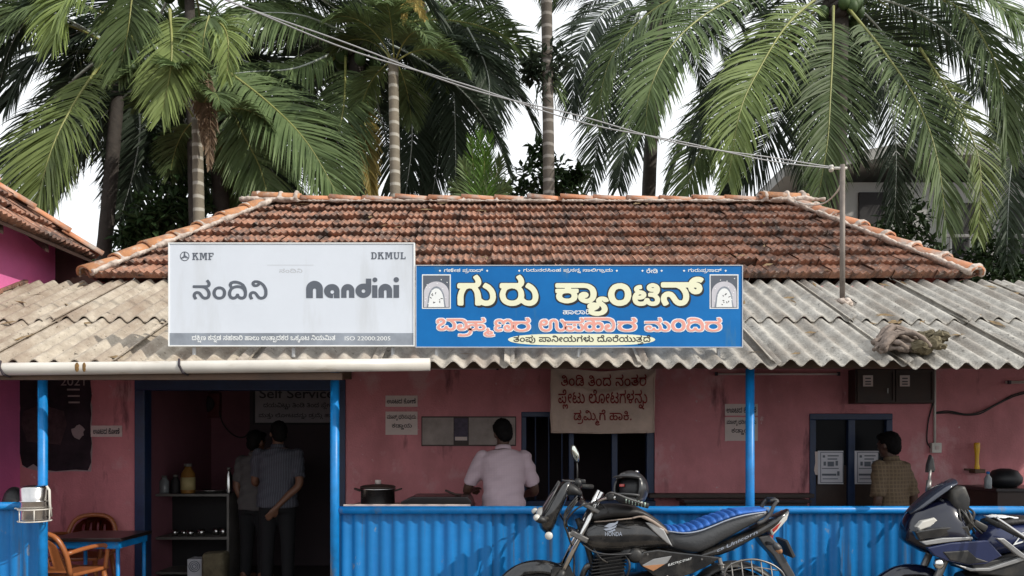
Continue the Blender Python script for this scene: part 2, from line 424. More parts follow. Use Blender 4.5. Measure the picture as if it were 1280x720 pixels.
[[53,-4,29,3,22,16,18,-14,16,-5,22,2,20,14,20,-13,12,-3,18,1,14,7,11,11,7,23,-2,24,-7,17,-21,24,-18,11,-4,-1,-8,-15,20,-12,13,-16,6,-18,0,-17,-7,-14,-6,-4,-24,1,-17,12,1,23,-4,15,-21,26,17,11,6,10,0,15,-6,16,-12,13,-14,-9,12,-20,-2,-14,-46,-6,1,-16,13,-2,19,-10,10,-12,6,-15,-1,-27,-7,-9,-9,-3,-20,2,-17,13,3,14,-2,30,-8,17,-14,14,-16,7,-20,2,-14,-4,-16,-9,-18,-28,0,-37,8,-18,12,-12],[54,16,-16,7,-7,8,-4,14,0,21,13,22,14,7,14,-1,10,-3,12,-10,6,-19,-1,-19,-4,-12,-9,-10,-14,-5]],
[[38,-4,27,3,17,13,14,-13,23,-3,17,6,12,10,20,-13,24,-3,22,8,14,19,3,25,-6,25,-24,30,-19,12,-11,-17,19,-12,14,-16,6,-18,-1,-22,-6,-9,-12,-5,-21,3,-14,11,1,34,-8,32,-18,29,-24,19,-30,11,-20,-3,-14,-11,-3,-20,10,-14,15,-5,23,5,14,17,13,-10,15,-25,5,-17,2,-27,-4,-18,-11,-10,-14,-1,-12,7,-6,17,-15,1,-13,-22,-10,-3,-20,2,-8,10,2,17,13,3,4,-13,13,-2,6,15,-3,8,-10,8,-24,1,-16,-13,-5,-23,5,-15,8,-9],[66,120,-7,5,1,8,17,3,8,-2,-1,-7,-6,-5]],
[[51,-4,20,0,22,5,21,19,4,28,-11,21,-2,14,-7,12,18,15,3,18,-8,19,-11,12,-14,-10,11,-17,2,-11,-4,-6,-88,-4,1,-18,27,0,39,0,12,-11,-31,-2,-12,-9,-4,-15,9,-16,13,-5,15,0,23,12,2,-3,-2,-11,-10,-12,-18,-5,-19,0,-21,8,-5,9,-2,18,-17,2,-2,-18,9,-21,15,-12],[66,53,-7,4,2,6,17,2,7,-2,-2,-6]],
[[145,-9,14,0,13,3,11,6,8,8,6,10,4,15,1,11,-1,3,0,8,-1,6,-4,12,-6,12,-6,8,-12,13,-9,6,-11,6,-3,1,-4,-1,-5,-6,-6,-11,-1,-3,1,-3,4,-4,9,-5,7,-5,10,-11,5,-10,1,-5,1,-5,0,-14,-1,-5,-3,-5,-3,-3,-6,-2,-10,0,-5,1,-5,2,-8,6,-3,3,-3,23,-5,18,-4,8,-7,10,11,10,5,8,2,7,0,11,-1,6,-7,16,-11,13,-4,1,-5,-2,-5,-3,-8,-6,-1,-4,1,-3,5,-6,5,-9,1,-4,0,-6,-2,-2,-4,-1,-79,0,-4,-2,-3,-3,-2,-4,0,-13,2,-4,3,-3,11,-2,-6,-11,-3,-8,-5,-18,0,-5,-1,-3,1,-42,1,-3,2,-2,5,-2,15,0,4,1,3,3,1,4,0,40,2,15,4,11,5,10,5,7,7,3,7,2,8,-2,5,-2,7,-10,5,-11,2,-9,1,-15,1,-3,0,-36,2,-4,3,-3,4,-1,15,0,4,1,5,3,7,-3]],
[[56,-9,16,0,12,2,9,3,10,5,9,7,1,0,10,-8,9,-5,16,-4,11,0,7,1,13,5,9,7,5,6,5,9,4,16,0,17,-1,6,-6,19,-8,14,-11,12,-11,8,-8,5,-7,3,-4,-1,-6,-7,-5,-9,-1,-4,1,-3,3,-3,8,-5,10,-7,8,-9,4,-7,3,-9,1,-8,0,-9,-1,-6,-3,-6,-5,-4,-4,-1,-11,0,-5,1,-9,5,-4,4,-3,3,2,16,-2,18,-3,9,-4,8,-7,9,10,10,3,5,3,13,-1,8,-3,11,-4,8,-6,8,-6,6,-3,1,-4,-1,-12,-7,-2,-3,-1,-3,1,-4,7,-10,3,-6,0,-9,-1,-2,-4,-1,-83,0,-4,-2,-3,-3,-1,-3,-1,-14,2,-4,2,-2,7,-3,-6,-12,-5,-17,0,-14,5,-17,4,-8,6,-8,10,-9,14,-7],[61,21,-10,2,-6,3,-7,5,-4,9,-3,15,3,13,4,8,5,6,9,4,13,3,3,-1,11,-2,9,-5,4,-4,4,-7,1,-4,1,-5,0,-14,-2,-8,-3,-6,-4,-5,-12,-6,-7,-1]],
[[195,-88,16,-1,18,5,7,3,6,4,8,8,4,7,3,11,0,11,-1,5,-5,13,-5,7,-14,16,-3,3,0,2,1,1,2,0,2,-1,1,-4,4,-3,7,-2,8,2,5,2,3,3,1,3,-3,10,-5,7,-6,5,-12,4,-12,0,-7,-2,-7,-4,-8,-8,-3,-10,0,-5,3,-10,-13,2,-11,0,-6,-2,4,1,6,4,9,10,3,4,5,12,3,16,0,16,-1,8,-4,14,-7,13,-13,13,-13,7,-6,2,-20,3,-131,0,-3,-1,-3,-2,-2,-5,0,-13,1,-4,3,-3,5,-2,37,0,1,0,0,-3,-1,-2,-37,0,-4,-1,-4,-3,-1,-4,1,-13,0,-2,3,-3,5,-2,-4,-11,-1,-9,3,-15,6,-10,8,-8,10,-5,14,-5,7,-1,11,0,16,4,13,6,11,10,3,6,4,14,0,9,-4,15,6,2,2,3,1,4,0,12,-1,3,-3,3,-4,1,-28,0,-1,1,-1,4,65,0,11,-2,6,-3,9,-10,4,-12,0,-6,1,-3,-1,-14,-1,-5,-3,-6,-4,-4,-6,-3,-8,0,-6,3,1,1,5,1,5,2,5,5,4,9,0,4,-3,9,-6,6,-8,3,-10,0,-7,-2,-3,-2,-10,-9,-4,-11,-1,-9,1,-8,2,-6,5,-9,11,-9,9,-4,10,-3,8,0,9,2,2,0,-9,-8,-3,-8,0,-7,2,-7,4,-5,3,-1,-4,-11,0,-7,3,-9,8,-9,10,-5],[195,-60,-4,1,0,2,16,10,8,9,2,6,1,7,1,-1,2,-3,4,-5,3,-9,0,-5,-3,-6,-3,-3,-5,-3,-5,-1],[50,21,-5,1,-4,2,-6,6,-1,7,1,7,4,5,5,3,10,2,8,0,2,0,5,-1,6,-3,4,-5,1,-4,0,-7,-1,-4,-3,-5,-5,-3,-6,-2]],
[[46,-9,15,0,10,2,14,6,4,3,11,12,5,10,4,16,0,17,-1,7,-3,10,-7,13,-8,9,-5,3,-6,3,-15,5,-19,-1,-13,-4,-11,-6,-11,-13,-6,-13,-4,-15,0,-14,2,-7,4,-13,5,-9,11,-11,4,-3,12,-5],[49,20,-4,1,-6,4,-6,9,-3,15,1,10,4,9,3,5,4,2,6,3,13,0,5,-2,5,-3,6,-9,2,-11,-1,-15,-4,-10,-2,-3,-3,-2,-9,-3]],
[[41,-9,15,0,6,1,14,5,9,8,1,0,8,-7,8,-4,12,-3,12,0,6,1,14,5,8,7,6,10,3,11,0,13,-1,6,-6,14,-9,10,8,10,4,8,3,10,1,10,-1,9,-3,9,-6,10,-7,7,-10,5,-12,4,-8,0,-12,-4,-6,-3,-8,-8,-4,-7,-2,-10,2,-10,4,-7,5,-5,7,-4,12,-3,12,0,-1,-2,-5,-3,-18,0,-5,-2,-3,-3,-1,-4,0,-13,1,-3,4,-3,4,-1,12,-1,4,-1,7,-4,3,-4,4,-5,1,-8,-1,-6,-2,-3,-6,-2,-10,0,-6,3,-3,2,-3,6,-1,7,-4,5,-5,2,-12,0,-4,-2,-3,-3,-5,-13,-3,-4,-5,-2,-4,-1,-12,0,-8,3,-4,6,-1,6,9,-1,8,0,6,1,14,5,10,10,4,9,1,11,-4,13,-10,10,-7,3,-6,2,-10,1,-6,3,0,3,2,1,8,1,4,1,3,3,1,8,-1,3,0,6,-1,5,-4,2,-4,2,-10,-1,-8,-3,-8,-4,-7,-7,-4,-8,-1,-5,0,-7,2,-6,6,-10,-8,-9,-4,-8,-3,-9,-2,-11,0,-14,4,-17,4,-8,5,-6,8,-7,8,-4],[38,63,-2,1,0,2,6,5,10,0,1,-2,-1,-4,-6,-2],[118,116,-4,1,0,4,12,0,2,-2,0,-1,-2,-1]],
[[16,-9,2,-1,13,5,4,3,3,3,1,3,-1,3,-8,14,-1,5,0,7,1,4,2,1,5,1,7,-3,18,-28,9,-9,10,-6,6,-2,9,-1,9,1,11,3,8,5,7,7,6,12,2,7,2,14,-1,12,-4,15,-6,12,-7,8,1,2,11,0,3,-13,3,-6,11,-11,5,-3,11,-3,11,0,10,3,8,5,6,8,3,9,1,8,-3,12,-5,8,-7,6,-6,3,-11,3,3,1,6,0,6,-1,8,-3,3,0,5,6,6,9,1,4,-1,3,-4,4,-13,5,-7,1,-11,0,-6,-1,-13,-5,-4,-3,-10,-9,-5,-10,-1,-1,-130,0,-5,-2,-3,-2,-1,-4,0,-12,1,-4,4,-4,4,-1,65,0,7,-2,12,-7,7,-7,9,-16,2,-10,0,-14,-3,-8,-2,-3,-3,-1,-6,0,-5,1,-6,5,-15,24,-11,11,-4,3,-15,4,-12,-1,-8,-3,-7,-5,-8,-8,-3,-6,-3,-11,0,-10,3,-13,8,-16,4,-4],[172,79,-5,3,-3,4,1,2,5,0,6,-1,1,-1,0,-5,-2,-2]],
[[198,-62,21,0,23,4,14,6,7,5,8,8,5,9,3,13,0,11,-4,16,-5,10,-4,2,-15,-8,-1,-3,5,-9,2,-8,0,-10,-3,-9,-7,-8,-7,-4,-16,-4,-18,-1,-24,4,-4,-2,-5,-14,1,-3,6,-2],[35,-5,17,0,6,1,10,4,11,10,12,-10,14,-5,14,0,5,1,12,5,5,4,7,8,4,8,3,11,1,13,-1,10,-4,13,-6,12,-10,10,0,1,2,1,48,0,13,-2,10,-5,10,-12,4,-13,1,-17,-2,-12,-3,-7,-6,-6,-6,-2,-12,0,-7,3,-3,4,0,6,10,-2,7,3,5,8,0,6,-3,8,-3,4,-7,3,-8,0,-9,-3,-6,-5,-3,-4,-4,-11,0,-13,1,-5,4,-8,7,-7,10,-6,7,-2,15,0,6,1,12,5,4,3,5,5,6,10,5,19,0,20,-4,18,-9,17,-7,7,-7,5,-11,5,-9,2,-21,1,-89,0,-4,-2,-1,-3,0,-12,1,-3,4,-1,10,0,13,-6,12,-11,7,-13,3,-13,0,-13,-1,-5,-5,-9,-5,-4,-4,-1,-11,0,-10,4,-6,8,-2,11,-3,2,-13,0,-3,-1,-3,-11,-3,-6,-4,-4,-4,-2,-4,-1,-13,0,-5,2,-5,6,1,10,7,7,19,13,9,8,3,4,5,11,0,12,-5,12,-3,4,-4,4,-11,5,-7,1,-15,-1,-7,-2,-8,-5,-6,-6,-5,-13,1,-12,4,-10,3,-2,3,-1,14,6,1,3,-4,8,0,5,1,4,3,3,5,2,12,0,4,-4,2,-4,-1,-9,-6,-6,-18,-12,-11,-10,-8,-16,0,-14,6,-11,8,-8]],
[[177,-84,17,0,13,2,16,7,7,5,3,4,-1,3,-12,10,-14,-8,-11,-3,-17,0,-7,2,-6,6,-2,5,0,8,1,4,1,1,6,-11,4,-3,7,-3,13,-1,9,2,6,3,5,4,4,10,1,8,-5,10,-5,5,-9,4,-12,2,-2,19,-3,7,-6,6,-7,3,-5,-3,-7,-12,1,-2,5,-4,2,-5,1,-8,-2,-5,-8,-5,-9,-9,-4,-7,-3,-14,2,-12,8,-13,6,-5,8,-4],[188,-37,-3,3,0,7,9,0,4,-3,0,-5,-4,-2],[38,-5,14,0,9,2,11,6,8,7,8,-8,10,-5,9,-2,12,0,13,3,9,5,6,5,4,7,6,16,0,11,-4,12,-6,11,-11,8,-13,5,-16,0,-16,-6,-2,9,-5,10,45,2,12,4,9,7,4,7,3,8,-2,14,-6,14,-9,12,-3,2,-5,-3,-8,-5,-2,-4,9,-13,4,-10,-2,-8,-4,-3,-5,-1,-116,0,-3,-2,-1,-3,0,-13,1,-3,3,-1,43,-1,10,-5,5,-6,3,-7,-1,-1,-4,2,-10,4,-15,0,-6,-2,-6,-2,-8,-4,-8,-8,-4,-9,-3,-11,0,-12,2,-9,5,-10,9,-9,8,-4],[42,16,-8,3,-5,5,-3,12,1,8,4,7,6,4,4,2,12,0,9,-4,5,-6,3,-8,-2,-11,-4,-7,-4,-3,-8,-2],[107,16,-8,3,-5,5,-3,10,1,10,4,7,6,4,4,2,12,0,7,-3,4,-2,3,-5,3,-10,-2,-8,-2,-5,-5,-5,-9,-3]],
[[31,-5,13,0,12,3,12,6,4,5,-2,5,-9,9,-13,-6,-5,-1,-11,1,-3,2,-3,4,-1,5,1,7,5,5,9,3,13,0,2,1,1,3,0,11,-1,3,-3,2,-14,1,-5,2,-5,5,-1,3,0,9,4,7,9,4,12,0,5,-2,9,-6,3,-5,3,-11,4,-1,12,0,3,1,5,14,6,6,5,2,5,2,10,0,5,-2,6,-3,4,-5,4,-7,3,-12,1,-20,-2,-13,-5,-9,-8,-6,-5,-1,-13,1,-5,3,-4,7,1,10,4,3,5,2,4,-3,-1,-9,2,-3,4,-1,11,-1,2,1,3,8,0,9,-3,8,-5,5,-8,4,-6,2,-6,0,-6,-2,-10,-5,-7,-7,-5,-12,0,-12,4,-12,9,-10,11,-5,9,-2,12,0,12,3,10,6,7,7,5,8,4,11,2,11,0,21,-4,19,-9,18,-12,10,-6,3,-12,4,-12,0,-13,-4,-11,-6,-6,-6,-7,6,-11,6,-13,4,-12,0,-6,-2,-16,-7,-5,-5,-6,-10,-2,-9,0,-6,2,-9,3,-6,8,-9,-7,-7,-5,-8,-2,-7,0,-9,4,-12,8,-8,6,-4]],
[[56,-5,16,0,8,1,10,3,12,6,8,7,5,6,8,17,2,15,-2,18,-7,16,-9,11,6,4,6,6,4,7,2,10,-2,13,-8,16,-4,5,-5,4,-14,-8,-1,-3,4,-7,4,-5,3,-8,0,-10,-4,-4,-5,-1,-83,0,-3,-2,-1,-2,-1,-14,2,-3,3,-1,10,-1,-5,-7,-6,-12,-3,-8,-1,-20,4,-14,7,-13,10,-11,17,-8],[61,17,-7,1,-10,4,-10,8,-4,10,-3,15,4,16,3,6,8,9,7,3,7,2,12,1,14,-3,7,-4,7,-7,5,-12,1,-19,-2,-9,-3,-6,-7,-8,-13,-6]],
[[55,-5,15,0,15,3,13,7,8,8,5,9,3,11,0,22,-2,15,2,13,2,5,4,4,9,3,9,-3,5,-6,2,-10,0,-36,3,-13,6,-14,7,-8,15,-8,11,-2,19,1,17,8,9,10,6,14,2,15,-2,20,-3,10,-11,21,-16,17,-8,4,-3,-1,-7,-8,-3,-7,1,-3,7,-4,9,-10,9,-14,4,-16,0,-15,-1,-5,-3,-7,-4,-4,-10,-4,-12,0,-5,1,-4,2,-5,5,-4,10,-2,9,0,35,-2,11,-5,11,-8,8,-8,4,-8,3,-11,0,-10,-3,-12,-6,-4,-5,-5,-9,-4,-12,2,-43,-2,-8,-3,-5,-7,-6,-9,-2,-14,0,-13,4,-8,6,-5,9,-4,11,0,8,11,-2,10,0,10,2,8,4,5,4,4,5,4,10,1,9,-1,7,-4,9,-9,8,-12,5,-16,-2,-13,-6,-5,-3,-7,-10,-4,-8,-5,-18,1,-22,6,-18,9,-16,6,-6,10,-6,10,-4],[36,73,-8,4,4,10,8,7,10,2,4,-2,4,-5,0,-6,-1,-4,-6,-5,-5,-1]],
[[38,-5,15,0,13,3,10,6,6,6,9,-9,9,-4,9,-2,11,0,8,2,8,4,7,6,7,12,2,6,1,6,0,17,-1,7,-6,16,-10,15,-5,3,-15,-9,-1,-3,10,-15,5,-13,1,-15,-2,-9,-6,-7,-4,-1,-10,0,-7,3,-4,3,-4,6,-2,11,-3,2,-13,0,-3,-2,-2,-2,-3,-12,-7,-7,-8,-2,-12,0,-8,2,-7,6,-2,9,1,7,4,5,4,2,7,-1,2,-3,-1,-7,2,-3,8,-2,6,0,3,1,1,2,2,8,0,5,-3,10,-10,7,-7,3,-12,0,-5,-2,-13,-7,-4,-5,-6,-15,0,-10,2,-9,4,-8,7,-7,12,-7],[76,57,7,0,7,3,2,2,3,7,0,4,-3,7,-7,5,-7,1,-7,-4,-5,-7,0,-7,2,-5],[6,92,113,0,12,2,9,4,7,6,4,6,2,8,0,10,-2,9,-6,12,-8,10,-3,1,-4,-2,-10,-6,-1,-3,8,-11,3,-6,1,-11,-3,-5,-6,-2,-114,0,-3,-2,-2,-3,0,-13]],
[[38,-5,14,0,9,2,11,6,8,7,8,-8,13,-6,6,-1,12,0,6,1,7,2,10,5,5,6,6,10,4,12,0,11,-4,12,-6,11,-11,8,-13,5,-16,0,-16,-6,-2,9,-4,9,0,1,100,1,12,-3,10,-4,10,-12,5,-14,1,-8,-1,-14,-5,-12,-5,-6,-8,-3,-10,0,-7,3,-3,4,-1,6,8,-2,7,2,4,4,2,4,2,7,-4,8,-3,3,-8,4,-9,-1,-9,-4,-4,-4,-6,-11,-1,-8,1,-9,4,-11,7,-8,11,-6,9,-2,11,0,12,3,8,4,6,5,5,7,6,14,3,12,0,17,-3,12,-8,20,-10,11,-7,4,-8,4,-10,3,-19,3,-172,0,-3,-2,-1,-3,0,-13,1,-3,3,-1,43,-1,10,-5,5,-6,3,-7,-1,-1,-4,2,-10,4,-15,0,-6,-2,-6,-2,-8,-4,-8,-8,-4,-9,-3,-11,0,-12,2,-9,5,-10,9,-9,8,-4],[42,16,-8,3,-5,5,-3,12,1,8,4,7,6,4,4,2,12,0,9,-4,5,-6,3,-8,-2,-11,-4,-7,-4,-3,-8,-2],[107,16,-8,3,-5,5,-3,10,1,10,4,7,6,4,4,2,12,0,7,-3,4,-2,3,-5,3,-10,-2,-8,-2,-5,-5,-5,-9,-3]],
[[38,-5,15,0,13,3,10,6,6,6,10,-9,8,-4,9,-2,11,0,8,2,11,6,6,6,21,-12,10,-2,12,0,10,2,10,5,4,3,7,8,6,14,2,15,-1,13,-4,15,-7,14,-6,8,-9,10,-9,6,-13,7,-3,-1,-3,-3,-6,-11,0,-3,2,-2,9,-5,8,-5,12,-14,4,-8,3,-13,0,-14,-1,-5,-2,-5,-6,-6,-8,-3,-16,1,-8,4,-9,8,-1,18,-4,16,-8,15,-12,14,14,7,7,8,3,10,-1,16,-7,15,-8,10,-3,1,-14,-8,-1,-3,0,-2,8,-9,4,-11,0,-7,-2,-3,-3,-2,-4,-1,-114,0,-3,-2,-2,-2,0,-14,1,-3,3,-1,85,0,7,-3,10,-6,10,-10,5,-7,5,-12,2,-12,0,-7,-3,-12,-5,-5,-4,-1,-9,0,-8,3,-5,5,-3,4,-2,11,-3,2,-13,0,-3,-2,-2,-2,-3,-12,-7,-7,-8,-2,-12,0,-8,2,-7,6,-2,7,1,9,2,3,5,3,8,0,2,-3,-1,-7,2,-3,8,-2,7,0,3,3,2,8,0,6,-3,8,-8,7,-9,4,-13,-1,-12,-5,-5,-3,-8,-13,-2,-8,1,-15,5,-11,7,-8,12,-6]],
[[46,-5,15,0,10,2,13,6,4,3,8,9,6,12,3,13,0,17,-1,7,-2,7,-6,12,-3,5,-9,7,-8,4,-12,4,-18,0,-5,-2,-12,-5,-7,-4,-8,-10,-6,-12,-4,-15,0,-14,2,-7,3,-10,6,-11,12,-11,8,-4],[49,16,-7,2,-3,2,-6,6,-3,5,-4,18,1,10,4,10,7,8,10,5,13,0,6,-2,5,-3,8,-10,3,-14,-1,-15,-4,-11,-4,-5,-4,-3,-10,-3]],
[[37,-5,12,0,10,2,8,4,10,8,8,-8,9,-4,9,-2,12,0,10,3,8,5,6,7,4,8,4,18,0,26,-4,25,-5,14,-10,18,-7,8,-14,10,-21,10,-12,3,-25,2,-11,-3,-10,-4,-10,-7,-4,-8,-3,-8,0,-9,3,-8,7,-15,-7,-12,-6,-15,-3,-11,1,-22,4,-11,5,-11,8,-7],[41,17,-6,3,-5,7,-3,18,3,15,5,12,3,5,10,8,6,3,13,4,20,0,12,-4,6,-3,8,-7,5,-6,2,-4,4,-12,1,-18,-2,-11,-6,-8,-6,-2,-11,1,-6,4,-4,5,-4,13,-3,2,-13,0,-3,-2,-3,-10,-6,-9,-7,-4],[38,104,-3,5,-2,5,2,8,4,4,10,4,18,0,11,-3,15,-6,10,-7,10,-10,-18,7,-13,3,-11,0,-14,-3]],
[[46,-4,21,1,19,9,10,11,8,23,-1,23,-7,18,-14,14,-18,7,-19,-1,-20,-9,-11,-12,-8,-19,-1,-20,8,-23,16,-16],[49,15,-12,5,-6,7,-5,12,0,20,10,18,12,6,13,0,10,-4,8,-8,5,-18,-1,-15,-8,-17,-14,-6]],
[[130,-35,29,2,13,5,15,12,13,24,2,32,-8,32,-22,32,-15,-12,18,-27,6,-22,0,-25,-6,-18,-10,-10,-14,-6,-16,-1,-23,7,-10,7,17,-2,15,6,12,12,6,18,-2,28,-13,24,-8,4,-13,-9,2,-4,11,-18,3,-14,-2,-17,-8,-8,-11,-2,-12,5,-11,21,-14,0,-7,-18,-9,-6,-16,-2,-12,5,-7,14,5,12,14,1,3,-13,12,-1,4,5,-1,17,-16,11,-15,0,-13,-7,-11,-15,-1,-15,9,-20,22,-12,24,0,24,15,2,-4,-10,-10,11,-12,25,-16],[77,58,9,1,8,10,-2,9,-8,6,-10,-1,-7,-8,1,-10],[6,93,109,-1,21,5,12,9,4,12,-3,22,-13,18,-3,1,-13,-10,12,-22,-1,-10,-5,-3,-118,-2,-4,-3]],
[[38,-4,28,3,16,13,12,-11,15,-5,16,1,13,7,13,21,1,23,-6,21,-15,19,-15,-11,15,-28,-1,-24,-11,-9,-21,5,-7,19,-15,1,-8,-17,-7,-6,-20,-2,-10,3,-8,15,4,12,13,2,4,-13,13,-2,5,15,-2,8,-10,8,-24,1,-17,-13,-5,-23,5,-15,9,-9],[190,-4,13,0,17,5,12,11,7,14,3,20,-3,25,-8,17,-14,14,-12,6,-26,5,-171,0,-4,-4,3,-16,55,0,122,0,24,-9,10,-14,3,-13,0,-18,-7,-18,-10,-6,-11,0,-12,7,-1,10,11,-4,11,9,-1,12,-10,8,-10,0,-11,-5,-9,-17,6,-24,12,-11],[76,58,8,0,9,8,0,10,-8,8,-12,-2,-6,-7,1,-10]],
[[16,-4,17,8,-9,22,1,12,5,5,16,-2,26,-37,23,-9,18,3,14,9,10,14,5,20,0,22,-7,31,-10,20,-17,19,-26,17,-16,4,-22,-1,-12,-8,-7,-13,1,-12,14,-16,29,0,13,10,6,10,9,-6,18,-29,7,-40,-8,-27,-6,-5,-13,-2,-14,8,-16,24,-14,13,-12,3,-17,-3,-13,-12,-5,-14,2,-20],[202,-4,11,17,-29,21,-10,21,26,-1,12,5,9,9,6,23,-11,18,-13,5,-15,0,-13,-5,-15,-16,-6,-20,1,-24,9,-21,13,-16],[186,71,-11,5,1,7,7,10,12,3,9,-2,2,-14,-7,-7],[49,120,-4,6,2,9,18,0,6,-2,-4,-9]],
[[10,-2,20,2,4,62,12,24,14,7,21,-4,12,-19,5,-22,2,-48,20,0,-1,56,-7,22,-13,16,5,2,15,14,2,18,-6,18,-12,14,-14,-10,12,-22,-3,-13,-12,-3,-78,-2,1,-16,20,-2,-14,-22,-5,-14]],
[[66,-4,18,1,12,6,9,11,-2,19,5,2,23,-27,29,-12,26,3,19,17,6,20,0,19,-5,18,-22,29,-20,12,-12,-16,20,-13,14,-17,5,-18,-1,-18,-6,-11,-12,-5,-22,3,-12,10,-12,17,9,14,2,12,-2,12,-11,14,8,8,5,11,-1,17,-8,16,-10,9,-14,-10,11,-14,1,-18,-10,-4,-22,-1,-3,-3,2,-16,21,-1,10,-8,2,-15,-8,-12,-20,-7,-22,-1,-22,4,-13,6,25,5,13,14,1,19,-16,15,-18,3,-12,-4,-16,-15,-4,-24,5,-15,17,-16,18,-8,-4,-8,2,-15,10,-9],[68,14,-8,4,-1,7,7,6,10,1,9,-4,1,-10],[30,78,-7,3,3,10,18,5,7,-5,-1,-8]],
[[37,-4,22,2,17,13,12,-10,15,-5,19,2,16,12,23,-13,15,-1,13,4,12,11,4,9,2,57,6,10,16,8,21,-2,15,-10,9,-18,2,-23,-8,-22,-11,-5,-11,0,-8,5,-3,11,14,-2,7,7,1,10,-12,11,-17,-3,-12,-17,5,-25,11,-11,15,-5,29,6,12,12,6,13,0,42,-16,30,-20,12,-11,3,-28,-2,-24,-15,-11,-25,0,-50,-7,-6,-12,0,-19,13,0,24,-4,16,-18,26,11,7,9,12,2,20,-5,14,-10,10,-13,5,-26,-4,-14,-17,3,-18,7,-5,11,1,6,11,-8,10,18,5,8,-5,3,-7,-4,-17,-12,-4,-100,0,-3,-3,1,-16,19,-2,-11,-13,-7,-16,0,-39,15,-22],[41,16,-11,9,-4,21,6,23,12,15,21,9,24,0,17,-7,12,-12,8,-26,-1,-17,-6,-12,-8,-3,-11,1,-8,5,-8,18,-14,1,-11,-21]],
[[56,-4,23,1,21,8,17,18,6,17,-3,34,-16,22,13,11,6,12,1,10,-5,18,-12,12,-11,4,-14,1,-14,-6,-10,-10,-4,-16,8,-11,7,-2,9,2,4,5,-1,9,-7,6,8,5,14,-2,7,-8,0,-13,-7,-8,-86,-2,-4,-4,1,-15,16,-2,-15,-27,-2,-21,4,-14,18,-24],[61,16,-13,3,-14,9,-8,27,4,16,10,15,12,5,16,2,14,-3,14,-10,6,-13,1,-20,-11,-23,-11,-6]],
[[53,-4,29,3,22,16,18,-14,16,-5,22,2,20,14,20,-13,12,-3,24,3,16,12,22,-13,32,0,22,17,7,27,-5,28,-8,16,-16,16,-20,12,-11,-16,21,-13,15,-22,3,-27,-10,-17,-8,-3,-16,1,-19,12,1,19,-6,25,-10,16,-24,21,-10,4,-10,-16,28,-21,10,-20,1,-22,-7,-15,-22,-4,-14,5,-11,9,1,23,-4,15,-21,26,19,13,5,15,-7,24,-12,13,-14,-9,12,-20,-2,-14,-8,-3,-34,0,-4,-4,2,-15,12,-2,14,-7,18,-21,4,-27,-3,-11,-9,-8,-22,-1,-20,14,2,34,-4,16,-10,16,-16,12,-18,6,-24,-3,-18,-10,-10,-11,-10,-29,4,-31,18,-25],[54,16,-16,7,-7,8,-4,14,0,21,13,22,14,7,14,-1,10,-3,12,-10,6,-19,-1,-19,-4,-12,-9,-10,-14,-5]],
[[35,-64,77,0,16,3,14,10,5,11,-3,16,-7,9,-15,7,-15,-1,-15,-13,-3,-23,-54,0,-2,-4],[108,-45,1,15,5,4,10,-2,4,-5,-2,-9],[49,-4,24,0,18,4,13,8,10,12,4,28,-11,21,-1,10,-7,15,16,14,4,20,-7,17,-12,15,-14,-11,11,-17,2,-11,-4,-6,-16,-3,-72,-1,1,-18,25,0,41,0,12,-11,-27,0,-15,-10,-5,-16,9,-16,22,-6,14,3,14,10,3,-3,-2,-11,-8,-11,-18,-6,-23,0,-20,9,-6,26,-17,2,-2,-18,8,-20,14,-12],[65,53,-6,4,1,5,19,3,7,-3,-4,-6]],
[[37,-4,22,2,17,13,18,-13,25,-1,18,13,8,17,-1,36,-8,18,-12,14,11,7,9,12,2,20,-5,14,-16,13,-21,3,-20,-11,-8,-17,7,-14,12,-3,10,9,-8,14,8,4,14,-2,6,-7,1,-11,-3,-8,-7,-4,-106,-1,-3,-3,1,-16,19,-2,-11,-13,-7,-16,0,-39,15,-22],[41,16,-11,9,-4,21,6,23,12,15,21,9,24,0,17,-7,12,-12,8,-26,-1,-17,-6,-12,-8,-3,-11,1,-8,5,-8,18,-14,1,-11,-21]],
[[66,-4,20,0,27,6,25,20,10,28,-1,19,-9,24,48,-1,21,-12,9,-22,0,-20,-6,-16,-12,-7,-19,4,-3,12,9,-3,6,2,7,12,-4,10,-9,6,-12,-2,-12,-9,-5,-20,7,-17,13,-11,23,-3,19,7,14,17,5,34,-8,30,-21,21,-34,8,-86,-1,-2,-18,23,-2,13,-14,5,-14,0,-17,-7,-16,-10,-8,-19,-6,-20,-1,-19,4,-13,8,-10,14,-4,13,29,0,15,8,7,9,3,13,-4,16,-9,9,-12,5,-16,-2,-15,-7,-10,-13,-6,-16,-2,-23,4,-15,8,-16,13,-14,15,-8],[37,72,-10,4,1,5,7,11,14,5,9,-5,0,-13,-7,-6]],
[[37,-4,22,2,18,13,15,-12,23,-3,17,7,11,13,4,29,-5,16,-1,33,-13,26,-19,16,-28,12,-31,3,-23,-8,-11,-11,-4,-19,11,-23,-15,-30,-1,-30,8,-20,10,-9],[41,16,-9,5,-6,21,3,18,9,19,16,10,13,4,34,-3,15,-8,-24,-4,-10,-13,3,-16,12,-10,14,-2,17,6,0,-13,-4,-9,-10,-5,-11,0,-11,6,-8,16,-14,1,-11,-19],[105,54,-4,3,2,8,13,0,5,-4,-2,-4],[120,99,-17,9,-21,5,-24,-3,-20,-8,-5,11,0,8,4,5,13,5,33,-4,23,-12]],
